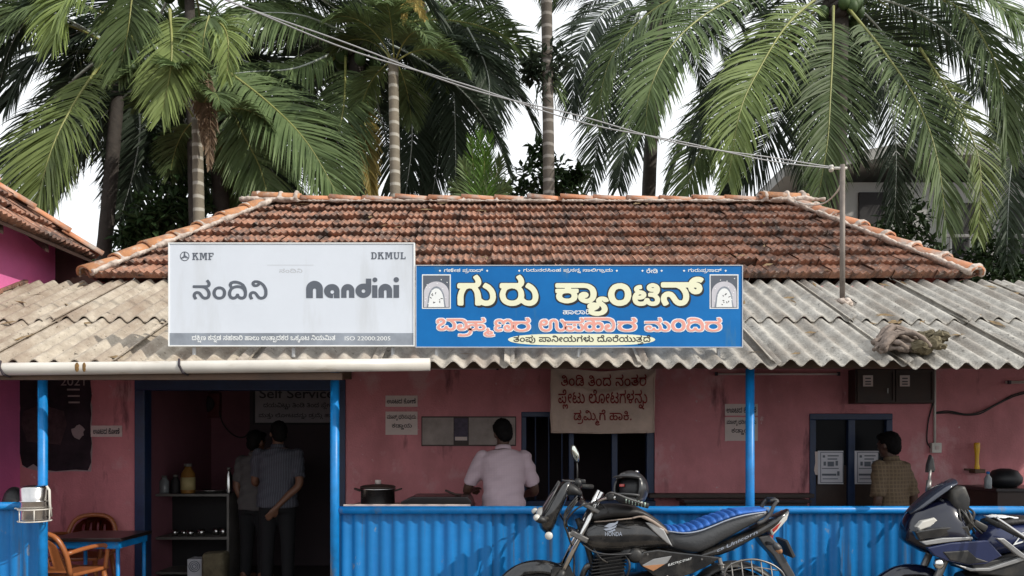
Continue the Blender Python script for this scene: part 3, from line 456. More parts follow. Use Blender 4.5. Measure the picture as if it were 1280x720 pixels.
[[31,-4,20,1,21,12,-10,13,-18,-7,-10,0,-7,5,1,11,28,7,-1,15,-17,1,-10,6,1,10,11,6,24,-5,13,-15,13,0,11,15,8,3,25,-2,8,-8,6,-17,-2,-16,-4,-10,-16,-6,-20,4,-2,9,4,6,10,0,2,-11,5,-2,10,0,3,7,-2,15,-8,7,-15,4,-15,-5,-10,-9,-3,-10,1,-14,10,-13,19,-7,26,3,18,14,9,21,-3,27,-7,15,-24,17,12,3,15,11,6,14,0,14,-5,13,-10,10,-14,6,-13,0,-12,-5,-10,-8,-4,-9,0,-12,10,-11,11,1,7,11,-9,10,8,5,14,-2,6,-7,2,-11,-3,-8,-8,-4,-127,-1,-3,-3,1,-16,20,-2,-10,-5,-10,-14,1,-17,10,-12,-10,-10,-3,-16,8,-14],[227,-4,10,17,-27,20,-10,22,27,0,20,14,5,10,0,14,-12,16,-14,6,-25,-6,-14,-14,-7,-20,0,-22,8,-23,19,-21],[209,72,-9,4,5,13,8,6,9,2,8,-4,0,-15,-7,-5],[82,79,-19,13,20,1,20,-1]],
[[44,-4,27,1,25,9,14,13,9,21,0,26,-6,15,-12,14,14,11,5,13,-1,14,-9,19,-8,8,-14,-11,11,-18,-1,-15,-8,-3,-26,0,-56,0,-4,-4,1,-14,11,-3,-2,-10,7,-16,16,7,-2,12,8,7,16,1,8,-6,-2,-17,-41,-11,-19,-18,-1,-14,7,-16,14,-10],[44,16,-16,6,-4,9,3,8,47,15,11,14,1,16,1,4,7,-10,5,-15,0,-19,-5,-13,-20,-13]],
[[106,-61,40,3,17,7,14,12,6,10,3,17,-4,21,-8,12,-15,-9,7,-23,-2,-11,-9,-12,-24,-8,-45,1,-2,-15],[36,-4,28,2,18,14,13,-12,13,-4,14,0,15,7,13,18,2,27,-9,26,-12,15,-15,-12,15,-28,-1,-24,-10,-9,-21,4,-9,20,-14,1,-10,-20,-7,-4,-19,-1,-9,3,-8,15,6,13,10,2,4,-5,1,-9,13,-2,4,4,1,11,-4,9,-11,9,-23,-1,-15,-13,-5,-24,7,-17,14,-11],[76,58,9,0,8,8,0,10,-8,8,-10,0,-8,-9,2,-12],[6,93,126,2,16,12,4,11,-2,19,-14,21,-4,1,-12,-10,12,-22,-1,-10,-4,-3,-119,-2,-4,-4]],
[[16,-4,18,8,-9,17,-1,12,4,8,9,3,10,-4,19,-29,18,-14,21,-1,16,7,12,18,3,24,-5,21,-14,20,-4,2,-14,-10,16,-31,-1,-20,-4,-8,-8,-4,-18,5,-18,27,-14,13,-18,3,-18,-8,-10,-13,-2,-18],[178,-4,17,1,12,7,12,14,5,15,1,24,-3,16,-8,16,-12,12,-33,11,-161,0,-4,-3,3,-16,62,0,102,-1,23,-10,7,-11,4,-20,-2,-19,-7,-13,-18,-5,-12,6,-2,11,13,-3,9,12,-2,10,-8,7,-18,-2,-13,-17,0,-16,8,-15,12,-9],[64,62,8,-1,9,9,0,10,-8,8,-8,0,-10,-8,0,-10]],
[[37,-4,22,2,18,13,17,-13,20,-2,14,5,9,9,8,17,1,26,-6,21,-13,18,23,0,7,-21,15,-12,19,-1,13,6,8,13,-1,16,-12,14,-26,6,10,9,15,1,11,-4,10,13,-8,6,-19,4,-24,-8,-16,-21,-144,-1,-1,-18,20,-2,-11,-13,-7,-16,0,-39,15,-22],[41,16,-11,9,-4,21,7,25,11,13,21,9,24,0,17,-7,12,-12,8,-26,-1,-17,-6,-12,-8,-3,-11,1,-8,5,-8,18,-14,1,-11,-21],[180,75,-6,3,-5,13,14,2,8,-4,2,-9,-5,-5]],
[[145,-4,24,2,21,17,7,27,-5,28,-22,30,-22,14,-10,-16,30,-25,7,-18,1,-20,-5,-12,-13,-7,-16,1,-14,8,-6,6,-7,40,-16,23,19,15,3,8,-1,17,-16,25,-13,-7,-2,-3,12,-22,-1,-10,-5,-3,-84,-1,-3,-3,1,-16,20,-2,-10,-13,-7,-18,-3,-61,3,-2,18,2,0,41,7,29,12,18,16,6,16,-5,13,-22,5,-30,1,-37,19,-2,3,8]],
[[56,-4,34,4,22,15,17,-13,19,-6,24,3,14,10,11,26,-4,34,-15,24,-29,21,-10,-16,21,-14,12,-17,5,-20,-1,-15,-6,-11,-11,-5,-19,2,-16,11,-3,4,3,17,-2,18,-6,14,-11,13,15,13,3,22,-6,16,-12,13,-13,-9,11,-20,-3,-15,-93,-5,0,-16,16,-2,-15,-27,-2,-21,4,-14,18,-24],[61,16,-13,3,-14,9,-8,27,4,16,10,15,12,5,16,2,14,-3,14,-10,6,-13,1,-20,-11,-23,-11,-6]],
[[16,-4,18,8,-9,17,-1,12,4,8,9,3,10,-4,19,-29,18,-14,26,0,17,12,7,15,1,27,-9,24,-16,19,14,5,7,8,5,15,-1,9,-7,17,-12,11,-13,-9,12,-21,0,-10,-5,-5,-105,-4,2,-17,66,0,16,-6,18,-18,8,-23,-4,-25,-15,-6,-15,8,-15,24,-14,13,-12,3,-17,-3,-14,-12,-5,-14,2,-20]],
[[16,-4,17,8,-8,17,-1,12,3,8,9,3,10,-4,20,-29,17,-14,21,-1,16,7,13,18,3,24,-5,21,-14,20,-5,2,-13,-10,16,-31,-1,-20,-5,-8,-8,-4,-18,5,-18,27,-14,13,-18,3,-18,-8,-9,-13,-2,-18],[49,70,23,0,17,12,7,18,-1,17,-11,17,-19,10,-21,-2,-12,-10,-4,-18,9,-14,12,-6,28,5,-3,-8,-6,-4,-30,2,-7,-12],[52,111,-5,5,2,9,17,0,7,-9,-10,-5]],
[[65,-4,34,2,27,13,21,28,6,33,-7,42,-19,29,-27,12,-16,-2,-12,-6,-7,-11,-2,-12,6,-12,7,-6,21,-4,15,5,10,9,2,-2,8,-31,-4,-35,-14,-21,-15,-8,-28,-3,-27,8,-12,12,-6,20,22,-2,17,6,12,15,1,19,-11,16,-12,4,-17,-1,-15,-7,-10,-13,-7,-17,-1,-22,5,-18,10,-17,11,-11,14,-7],[37,72,-10,4,1,5,7,11,14,5,9,-5,0,-13,-7,-6],[90,120,-6,4,0,8,7,5,11,-1,7,-4,-2,-6]],
[[167,-61,21,0,28,6,24,19,6,16,-2,26,-9,15,-15,-8,6,-17,0,-13,-10,-17,-24,-8,-45,1,-3,-15],[160,-4,25,2,18,14,7,14,3,24,-3,21,-9,18,-15,15,-26,8,-151,-1,0,-17,20,-2,-11,-15,-6,-16,-4,-19,1,-43,21,1,0,41,7,29,11,17,17,6,17,-5,12,-21,5,-30,0,-36,4,-3,18,2,0,41,-7,32,-13,19,52,1,19,-4,9,-7,11,-25,-1,-24,-8,-14,-20,-4,-9,5,-3,12,12,-4,10,9,0,10,-9,10,-19,-2,-11,-15,-2,-15,6,-14,10,-10]],
[[38,-4,28,3,16,13,12,-11,15,-5,19,2,17,13,21,-13,22,-2,18,6,13,13,7,27,-5,28,-12,20,-31,24,-11,-16,30,-25,8,-23,-1,-19,-7,-11,-10,-4,-16,1,-19,12,-4,35,-21,29,14,7,9,10,1,24,-16,25,-13,-7,-2,-3,12,-22,-3,-12,-121,-2,-4,-3,3,-17,92,-3,20,-15,11,-21,2,-19,-4,-14,-5,-4,-20,1,-7,5,-5,17,-15,1,-13,-22,-22,-3,-15,7,-2,18,8,7,8,0,4,-13,14,-2,4,10,-2,12,-17,12,-23,-5,-14,-16,-1,-23,13,-19]],
[[56,-4,23,1,21,8,17,18,6,17,-3,34,-16,22,13,11,6,12,1,10,-5,18,-12,12,-11,4,-14,1,-14,-6,-10,-10,-4,-16,8,-11,7,-2,9,2,4,5,-1,9,-7,6,8,5,14,-2,7,-8,0,-13,-7,-8,-86,-2,-4,-4,1,-15,16,-2,-15,-27,-2,-21,4,-14,18,-24],[184,-4,10,17,-26,18,-12,24,28,0,19,13,5,23,-11,18,-14,6,-25,-6,-15,-15,-8,-23,1,-20,8,-20,17,-20],[61,16,-13,3,-14,9,-8,27,4,16,10,15,12,5,16,2,14,-3,14,-10,6,-13,1,-20,-11,-23,-11,-6],[165,72,-9,4,5,12,9,7,10,2,8,-8,-2,-12,-10,-5]],
[[51,-4,19,0,22,5,22,19,4,27,-10,20,-2,34,-15,25,-13,11,-16,7,-28,-1,-12,-9,-5,-10,2,-16,15,-13,25,0,19,17,7,-12,3,-20,-21,4,-15,-4,-10,-8,-4,-16,8,-15,14,-6,20,1,18,11,1,-14,-11,-12,-18,-5,-29,2,-13,9,-5,24,-13,3,-5,-3,0,-22,8,-15,20,-14],[65,53,-7,4,2,6,17,2,8,-2,-3,-6],[44,111,-7,4,1,10,17,2,7,-2,-1,-8]],
[[104,-73,11,12,-14,19,3,11,7,2,8,-3,8,-15,12,0,7,15,14,2,4,-8,-1,-8,-13,-16,12,-11,11,10,7,12,2,16,-10,18,-10,5,-13,0,-16,-11,-12,10,-16,1,-16,-9,-6,-13,3,-20],[43,-4,22,2,17,14,19,-15,15,-2,16,4,15,16,5,16,-4,34,-16,23,-16,-10,15,-29,-2,-26,-7,-7,-10,-1,-17,10,-5,15,-14,1,-12,-22,-13,-4,-19,3,-7,7,-2,9,5,12,13,2,2,-13,13,-3,5,6,1,11,-5,10,-9,6,-12,2,-15,-4,-15,-16,-1,-24,15,-20],[223,-3,12,16,-29,21,-9,21,26,-1,19,11,6,11,1,16,-11,17,-12,5,-15,0,-13,-5,-14,-13,-8,-24,1,-22,8,-20,20,-22],[77,58,9,0,8,11,-1,8,-9,7,-10,-1,-7,-7,1,-11],[209,71,-11,4,-1,5,7,12,14,4,9,-2,1,-15,-8,-7],[6,94,113,-1,19,6,10,11,4,12,-1,18,-12,17,-14,6,-18,0,-12,-6,-11,-13,-2,-8,3,-10,12,-8,9,2,5,7,-1,8,-7,7,11,4,13,-3,5,-16,-6,-12,-13,-3,-105,0,-4,-3]],
[[41,-4,27,3,18,13,12,-10,16,-6,24,3,14,10,18,-11,22,-2,18,6,13,12,7,20,-1,26,-8,20,-17,21,-22,13,-11,-16,27,-21,12,-29,-1,-17,-5,-9,-8,-5,-16,-1,-22,12,-3,20,-15,18,14,21,-4,23,-10,10,-18,9,-6,-5,-2,-14,16,-6,4,-16,-8,-8,-26,-2,-2,-16,22,-5,12,-8,6,-14,-4,-14,-10,-5,-14,1,-9,6,-7,17,-14,1,-12,-21,-24,-4,-13,6,-5,20,22,-2,16,5,13,15,0,16,-11,14,-22,5,-9,7,2,8,16,5,-3,17,-16,-2,-17,-13,-2,-14,9,-16,-16,-26,-1,-31,11,-22],[38,58,-9,3,3,8,8,6,10,2,8,-6,-1,-9]],
[[66,-4,38,3,29,16,28,-18,16,-1,13,4,11,10,5,11,-1,47,4,12,6,8,15,7,17,-1,19,-11,9,-20,1,-27,-10,-18,-8,-3,-16,2,-6,14,14,-2,6,6,2,9,-7,11,-15,2,-8,-3,-9,-12,0,-24,9,-14,11,-6,20,-2,12,3,16,13,6,10,4,18,-1,22,-13,31,-14,13,-18,7,-31,-1,-25,-16,-10,-22,1,-48,-4,-8,-16,-2,-19,12,-3,4,4,18,-1,19,-16,28,16,20,-1,25,-19,19,-29,0,-18,-18,-1,-10,6,-11,12,-3,8,5,2,8,-8,9,7,4,18,-3,4,-10,-4,-15,-12,-4,-23,0,-4,-4,2,-15,22,-2,16,-20,2,-25,-10,-19,-20,-10,-26,-2,-25,7,-15,15,-5,19,11,-3,18,1,13,7,8,10,3,13,-2,12,-15,15,-18,3,-14,-5,-13,-11,-11,-23,0,-28,11,-25,20,-18],[357,-4,10,17,-27,18,-11,24,28,0,18,12,6,23,-11,19,-9,4,-15,2,-17,-7,-13,-14,-8,-21,2,-24,10,-23,15,-17],[37,72,-10,4,1,5,7,11,14,5,9,-5,0,-13,-7,-6],[338,72,-9,4,3,9,7,8,14,4,7,-5,0,-13,-7,-6]],
[[66,-4,18,1,12,6,10,15,-3,15,19,11,13,16,1,21,-12,17,13,18,-1,18,-16,25,-15,-9,10,-15,2,-16,-11,-6,-22,-1,-3,-16,3,-3,24,-3,7,-8,1,-9,-4,-12,-12,-8,-20,-4,-28,2,-21,9,19,2,16,11,5,13,-4,16,-13,10,-18,3,-14,-5,-14,-14,-4,-24,5,-15,17,-16,18,-8,-4,-8,2,-15,10,-9],[68,14,-8,4,-1,7,7,6,10,1,9,-4,1,-10],[30,78,-7,3,3,10,18,5,7,-5,-1,-8]],
[[158,-75,12,0,6,4,-4,14,-12,0,-8,6,14,22,0,28,25,-4,18,6,14,13,7,20,-2,30,-15,27,-31,24,-10,-16,26,-21,11,-23,0,-23,-10,-14,-16,-3,-12,4,-21,18,-12,-11,11,-14,-6,-5,5,-17,0,-13,-5,-13,-17,19,-12,5,-21,-2,-15,-15,1,-19,13,-13,24,-5,21,5,10,-9],[108,-48,-11,5,0,11,6,3,12,-1,13,-16],[16,-4,18,8,-10,22,1,11,8,6,12,-2,21,-30,15,-12,26,-2,20,12,8,21,-1,26,-7,17,-18,20,23,15,3,23,-11,22,-9,5,-12,-8,12,-21,0,-10,-6,-5,-104,-4,2,-17,69,-1,13,-5,18,-18,8,-23,-3,-24,-6,-5,-11,-2,-14,8,-26,35,-18,5,-17,-5,-11,-10,-5,-14,2,-20]],
[[101,-61,40,3,17,7,14,12,6,10,3,17,-4,21,-8,12,-15,-9,7,-23,-2,-11,-9,-12,-24,-8,-45,1,-2,-15],[36,-4,26,3,15,13,17,-14,22,-2,15,6,11,12,5,14,0,17,-9,35,-11,15,17,13,3,21,-14,27,-3,4,-6,-4,-9,-7,12,-21,0,-9,-5,-5,-112,-2,-3,-3,1,-15,19,-2,-18,-29,-3,-27,4,-16,11,-16],[40,16,-8,5,-6,21,3,18,8,18,9,8,20,7,36,-2,14,-9,-22,-2,-12,-15,3,-16,11,-10,17,-2,15,6,0,-13,-4,-9,-9,-5,-13,0,-10,6,-8,17,-14,0,-12,-20],[104,54,0,11,13,-1,4,-3,-3,-5]],
[[254,-83,28,2,26,15,-12,12,-20,-10,-27,0,-11,11,2,17,11,-15,20,-4,19,9,5,14,-3,11,-6,6,-23,6,-2,23,-12,11,-6,-1,-7,-12,8,-8,0,-15,-20,-18,-5,-23,4,-12,10,-11],[264,-38,-5,10,11,2,6,-8,-5,-4],[38,-4,27,3,17,13,14,-13,23,-3,17,6,12,10,20,-13,24,-3,22,8,14,19,3,25,-6,25,-24,30,-19,12,-11,-17,19,-12,14,-16,6,-18,-1,-22,-6,-9,-12,-5,-21,3,-14,11,1,34,-8,32,-18,29,-24,19,-30,11,-20,-3,-14,-11,-3,-20,10,-14,15,-5,23,5,14,17,13,-10,15,-25,5,-17,2,-27,-4,-18,-11,-10,-14,-1,-12,7,-6,17,-15,1,-13,-22,-10,-3,-20,2,-8,10,2,17,13,3,4,-13,13,-2,6,15,-3,8,-10,8,-24,1,-16,-13,-5,-23,5,-15,8,-9],[66,120,-7,5,1,8,17,3,8,-2,-1,-7,-6,-5]],
[[10,-2,20,2,4,62,12,24,14,7,21,-4,12,-19,5,-22,2,-48,3,-2,18,2,-2,58,-7,20,-13,16,16,14,5,10,1,16,-6,16,-19,13,-24,-1,-12,-8,-7,-12,2,-16,7,-7,11,0,7,13,-8,10,16,4,12,-8,1,-12,-3,-9,-18,-5,-69,0,-3,-2,1,-16,20,-2,-14,-22,-5,-14]],
[[48,-4,28,2,21,13,7,13,1,15,-10,20,14,2,1,12,-3,4,-26,0,8,15,2,14,-3,15,-11,15,-20,9,-13,-2,-12,-6,-10,-19,5,-14,21,-10,23,5,0,-3,-6,-10,-16,-9,-41,-1,-3,-13,3,-3,11,-1,-10,-24,5,-19,14,-13],[48,16,-16,9,-3,12,2,10,13,10,22,2,15,-8,4,-10,-2,-15,-12,-9],[51,111,-9,4,0,8,6,4,12,-1,9,-9]],
[[22,-4,11,1,8,11,-2,12,-7,6,-13,-2,-6,-9,2,-13]],
[[55,-4,30,3,21,16,7,18,0,50,5,9,11,4,11,-4,5,-9,5,-64,12,-17,17,-6,21,2,17,14,6,20,-1,39,10,18,14,6,28,-5,10,-9,8,-21,1,-20,-6,-18,-13,-7,-14,1,-5,4,-3,12,11,-4,11,11,-1,10,-11,9,-13,-2,-10,-7,-5,-12,-1,-13,4,-10,12,-13,15,-5,21,2,16,11,10,18,2,32,-7,24,-14,19,-20,10,-24,3,-23,-8,-12,-9,-9,-17,-3,-56,-6,-8,-10,-2,-11,3,-5,7,-3,54,-6,20,-16,13,-26,1,-19,-12,-6,-14,0,-49,-3,-11,-10,-9,-23,-2,-21,10,-6,10,-4,20,22,-2,16,5,12,13,2,22,-4,8,-12,10,-27,0,-13,-7,-12,-18,-5,-18,1,-22,6,-18,8,-14,18,-14],[36,72,-10,5,6,12,8,6,10,2,8,-5,-1,-15,-10,-5]],
[[48,-4,28,2,22,14,13,-10,17,-6,26,6,13,19,1,56,7,10,16,8,21,-2,15,-10,9,-18,2,-23,-8,-22,-11,-5,-11,0,-9,5,-3,11,15,-2,7,7,1,10,-12,11,-17,-3,-12,-17,4,-25,12,-11,15,-5,21,2,14,9,12,20,2,30,-10,31,-15,16,-21,10,-31,-2,-18,-9,-15,-22,-3,-61,-6,-4,-11,0,-13,5,-10,10,-2,16,-8,12,14,2,1,14,-39,2,0,15,18,4,16,12,5,14,-2,20,-12,16,-10,4,-18,2,-16,-7,-9,-10,-3,-11,5,-13,8,-4,10,1,6,11,-9,10,19,5,8,-5,3,-7,-3,-16,-13,-5,-65,0,-4,-4,3,-16,43,-2,-2,-14,-40,0,-4,-4,2,-12,12,-2,-10,-24,5,-19,14,-13],[317,-4,11,17,-26,18,-12,24,28,0,19,13,5,23,-12,18,-13,6,-25,-6,-16,-15,-7,-23,1,-20,7,-20,18,-20],[48,16,-16,9,-3,12,2,10,13,10,22,2,15,-8,4,-10,-2,-15,-12,-9],[299,72,-9,4,4,12,10,7,10,2,8,-8,-2,-12,-10,-5]],
[[31,-4,20,1,21,12,-10,13,-18,-7,-10,0,-7,5,1,11,28,7,-1,15,-17,1,-10,6,1,10,11,6,24,-5,13,-15,13,0,11,15,8,3,25,-2,8,-8,6,-17,-2,-16,-4,-10,-16,-6,-20,4,-2,9,4,6,10,0,2,-11,5,-2,10,0,3,7,-2,15,-8,7,-15,4,-15,-5,-10,-9,-3,-10,1,-14,10,-13,19,-7,26,3,18,14,9,21,-3,27,-7,15,-24,17,12,3,15,11,6,14,0,14,-5,13,-10,10,-14,6,-13,0,-12,-5,-10,-8,-4,-9,0,-12,10,-11,11,1,7,11,-9,10,8,5,14,-2,6,-7,2,-11,-3,-8,-8,-4,-127,-1,-3,-3,1,-16,20,-2,-10,-5,-10,-14,1,-17,10,-12,-10,-10,-3,-16,8,-14],[82,79,-19,13,20,1,20,-1]],
[[38,-4,28,3,16,13,12,-11,15,-5,19,2,17,13,21,-13,10,-2,27,4,16,15,7,26,-4,25,-17,27,52,0,15,-4,11,-7,11,-27,-1,-20,-6,-14,-12,-6,-14,1,-6,4,-2,12,11,-4,11,11,-1,10,-11,9,-13,-2,-10,-7,-6,-12,0,-13,3,-10,13,-13,15,-5,21,2,18,13,10,26,-3,37,-7,15,-13,12,-28,11,-102,0,-2,-18,22,-7,18,-19,6,-18,0,-14,-8,-16,-21,-4,-24,13,-4,35,-21,29,15,8,10,17,-2,19,-15,22,-15,-10,11,-17,1,-11,-3,-6,-122,-3,-3,-3,3,-16,92,-3,20,-15,11,-21,2,-19,-4,-14,-5,-4,-20,1,-7,5,-5,17,-15,1,-13,-22,-22,-3,-15,7,-2,18,8,7,8,0,4,-13,14,-2,4,10,-2,12,-17,12,-23,-5,-14,-16,-1,-23,13,-19]],
[[204,-75,20,0,13,6,8,15,-5,18,10,4,-2,13,-21,1,4,16,-5,19,-5,4,-15,-6,5,-15,-3,-18,-29,-1,-4,-3,0,-11,9,-3,-5,-12,3,-14,10,-9],[206,-58,-8,5,1,13,19,3,9,-7,-2,-11],[16,-4,18,8,-10,22,1,11,8,6,12,-2,21,-30,15,-12,19,-4,21,8,11,15,4,27,-4,18,-15,23,-3,2,-15,-10,12,-18,4,-14,0,-15,-6,-13,-14,-3,-9,4,-31,39,-10,4,-16,0,-19,-13,-6,-15,2,-20],[164,58,15,-1,12,5,9,12,1,15,-11,17,-28,9,8,6,10,2,18,-4,9,15,-20,7,-19,-2,-16,-9,-10,-17,-20,-1,-114,0,-4,-3,1,-15,133,-2,9,-23],[64,62,9,0,8,8,0,10,-9,8,-7,0,-10,-8,0,-10],[170,75,-9,5,-3,11,13,1,9,-2,2,-9,-3,-5]],
[[67,-30,20,2,0,29,20,-6,14,2,10,6,11,15,4,17,-1,25,-7,18,-14,17,19,14,3,20,-5,15,-13,15,-14,-9,11,-18,0,-14,-12,-6,-103,0,-3,-2,1,-16,20,-1,-14,-17,-6,-17,-2,-23,4,-15,6,-12,16,-12,13,-2,21,6],[72,5,4,6,3,-2,2,-4],[42,15,-11,8,-5,20,4,21,11,18,20,10,24,1,20,-6,13,-13,8,-26,-1,-16,-5,-12,-10,-5,-12,2,-7,7,-6,16,-15,1,-12,-22]],
[[16,-4,18,8,-9,17,-1,12,4,8,9,3,10,-4,27,-37,13,-7,26,2,16,13,27,-15,19,0,14,5,11,10,7,15,0,37,-15,28,-22,19,-10,4,-10,-16,22,-15,12,-16,5,-23,-2,-14,-8,-12,-23,-2,-20,13,-3,32,-9,17,-10,10,-15,-10,16,-31,0,-15,-5,-13,-9,-4,-13,2,-33,41,-15,5,-12,-1,-15,-10,-9,-18,2,-20],[64,62,8,-1,9,9,0,10,-8,8,-8,0,-10,-8,0,-10],[6,94,101,-1,12,3,13,11,4,14,-3,18,-13,19,-17,-8,12,-19,-2,-16,-11,-3,-94,0,-4,-3]],
[[130,-35,17,-1,21,6,13,7,13,16,9,35,-7,40,-23,36,-15,-11,13,-19,9,-23,2,-30,-4,-16,-9,-13,-13,-6,-21,-3,-18,5,-15,9,17,-2,15,6,12,12,5,12,1,23,-4,16,-22,29,16,8,9,12,-2,27,-16,19,-13,-10,11,-17,-1,-16,-9,-4,-47,0,-67,0,-3,-17,4,-3,85,0,14,-6,13,-12,10,-20,2,-19,-4,-14,-10,-6,-12,2,-10,6,-7,18,-13,0,-12,-21,-12,-5,-18,3,-10,10,3,17,13,3,4,-14,12,-2,5,6,1,10,-10,15,-22,3,-14,-6,-9,-11,-3,-11,2,-18,15,-17,21,-8,23,4,18,13,2,-4,-10,-10,16,-16,18,-11]],
[[37,-4,22,2,17,13,12,-10,15,-5,19,2,17,13,19,-12,13,-3,18,1,14,7,11,12,5,14,-2,36,-13,23,-32,26,-10,-18,28,-22,8,-17,2,-16,-3,-15,-8,-9,-18,-2,-9,2,-16,13,0,22,-4,16,-18,25,17,12,5,12,-2,19,-16,22,-14,-10,11,-17,1,-11,-3,-6,-113,-2,-3,-3,1,-16,19,-2,-11,-13,-7,-16,0,-39,15,-22],[41,16,-8,4,-4,7,-3,19,5,20,13,18,21,9,24,0,17,-7,12,-12,8,-26,-1,-17,-6,-12,-8,-3,-11,1,-8,5,-8,18,-14,1,-11,-21]],
[[192,-75,18,2,10,7,18,-10,10,1,13,6,7,12,0,12,-7,18,-10,10,-13,6,-20,2,-30,-10,-12,-15,-3,-18,5,-13],[196,-58,-5,13,9,14,29,5,3,-1,-8,-10,1,-10,-12,-1,-7,-9],[236,-58,-4,4,11,-3,6,1,-2,-2],[39,-4,22,3,16,13,12,-11,17,-6,17,3,14,10,9,16,1,21,-9,35,-7,12,57,-1,15,-7,10,-14,3,-30,-7,-19,-12,-7,-18,5,-4,13,6,-4,10,2,6,8,0,8,-8,10,-14,1,-13,-8,-4,-9,-2,-15,6,-15,17,-12,18,-3,19,7,13,13,7,21,-1,31,-8,20,-15,15,-34,10,-168,0,-4,-3,1,-15,20,-2,-11,-13,-7,-16,0,-39,14,-22],[41,16,-9,5,-6,22,4,21,6,12,22,15,37,1,21,-10,-18,-1,-15,-15,1,-15,13,-12,19,-2,12,7,0,-13,-4,-10,-12,-6,-12,2,-7,4,-9,17,-14,0,-11,-18],[106,54,-4,2,0,8,13,1,6,-4,-2,-4]],
[[38,-4,27,3,16,13,17,-14,21,-2,17,6,13,12,8,25,-2,38,-13,33,-21,25,-26,15,-31,4,-13,-5,-8,-8,-4,-12,2,-11,9,-11,22,-5,17,5,13,17,8,-5,13,-16,12,-31,2,-27,-6,-22,-12,-7,-15,1,-10,9,-4,14,-15,1,-13,-22,-10,-3,-20,2,-8,10,2,17,13,3,4,-13,13,-2,6,15,-3,8,-10,8,-24,1,-16,-13,-5,-23,5,-15,8,-9],[66,120,-7,5,1,8,17,3,8,-2,-1,-7,-6,-5]],
[[109,-75,17,1,14,9,20,-11,20,5,13,17,-1,15,-8,12,6,12,-1,16,19,-6,16,2,14,6,12,11,7,20,-4,36,-23,31,-22,13,-10,-16,27,-20,11,-22,1,-19,-7,-16,-12,-6,-14,2,-16,8,-12,12,-11,-11,3,-7,-4,-5,7,-26,-5,-5,-17,-1,-2,-13,25,-9,3,-11,-7,-7,-12,1,-10,12,-12,0,-10,-12,-16,0,-6,9,18,-1,10,5,7,7,1,13,-6,9,-8,5,-14,0,-11,-4,-12,-14,-2,-23,6,-13],[108,-33,-2,4,11,4,4,-2,-1,-5],[43,-4,23,2,20,14,18,-13,20,-4,16,5,14,13,4,12,-1,18,-7,12,-10,11,12,15,2,20,-13,19,-21,9,-8,-17,18,-8,4,-16,-8,-8,-26,-2,-2,-15,2,-3,18,-2,12,-7,7,-10,1,-11,-10,-13,-12,-2,-10,4,-14,22,-13,0,-7,-16,-12,-8,-14,-2,-15,7,-5,21,18,-4,22,7,11,14,1,11,-3,10,-10,10,-23,5,-7,6,3,9,15,5,-1,14,-10,2,-12,-3,-11,-9,-4,-8,1,-12,9,-13,-16,-22,-3,-29,9,-24,13,-11],[40,58,-11,5,8,11,9,2,11,-2,1,-10,-4,-4]],
[[41,-4,27,3,18,13,12,-10,16,-6,18,1,16,9,9,14,1,17,-4,13,-14,16,9,12,1,14,11,0,5,-20,14,-12,22,-2,16,11,5,11,-5,19,-12,10,-22,4,2,5,10,5,24,-3,10,13,-16,7,-12,2,-20,-6,-11,-9,-9,-14,-76,-1,-3,-3,3,-16,32,0,10,-2,1,-9,-7,-3,-22,-1,-2,-15,2,-3,20,-3,12,-9,6,-13,-4,-15,-10,-4,-14,1,-9,6,-7,17,-14,1,-12,-21,-12,-4,-16,1,-11,8,-3,18,22,-3,16,5,10,9,4,17,-3,10,-9,9,-22,5,-9,7,2,8,16,5,-3,17,-16,-2,-14,-9,-5,-17,9,-17,-16,-26,-1,-31,11,-22],[38,58,-9,3,3,8,8,6,10,2,8,-6,-1,-9],[190,75,-7,4,-3,12,14,2,7,-3,3,-7,-4,-7]],
[[35,-64,77,0,16,3,14,10,5,11,-3,16,-7,9,-15,7,-15,-1,-15,-13,-3,-23,-54,0,-2,-4],[108,-45,1,15,5,4,10,-2,4,-5,-2,-9],[49,-4,24,0,18,4,24,20,29,-22,24,-2,22,9,11,17,4,30,-5,17,-10,19,-33,27,-11,-18,21,-14,9,-11,9,-25,-3,-18,-11,-12,-17,-1,-16,7,-14,14,-5,-4,-2,19,-10,17,-1,10,-7,15,17,16,3,18,-4,11,-15,21,-14,-11,11,-17,2,-11,-4,-6,-89,-6,2,-16,66,0,10,-8,1,-4,-26,1,-16,-10,-4,-16,9,-16,22,-6,30,11,-1,-12,-8,-11,-18,-6,-23,0,-20,9,-6,26,-17,2,-2,-18,8,-20,14,-12],[65,53,-6,4,1,5,19,3,7,-3,-4,-6]],
[[38,-4,28,3,16,13,18,-14,20,-2,14,5,9,8,8,16,1,23,-9,26,-16,19,21,14,4,21,-7,19,-11,12,-14,-10,11,-17,1,-11,-3,-6,-122,-3,-1,-18,23,-1,70,-3,21,-16,8,-14,4,-18,-3,-19,-9,-7,-21,4,-9,20,-14,1,-13,-22,-22,-3,-10,3,-7,8,2,18,14,3,4,-13,13,-2,4,5,1,11,-12,15,-24,1,-17,-13,-5,-23,5,-15,9,-9]],
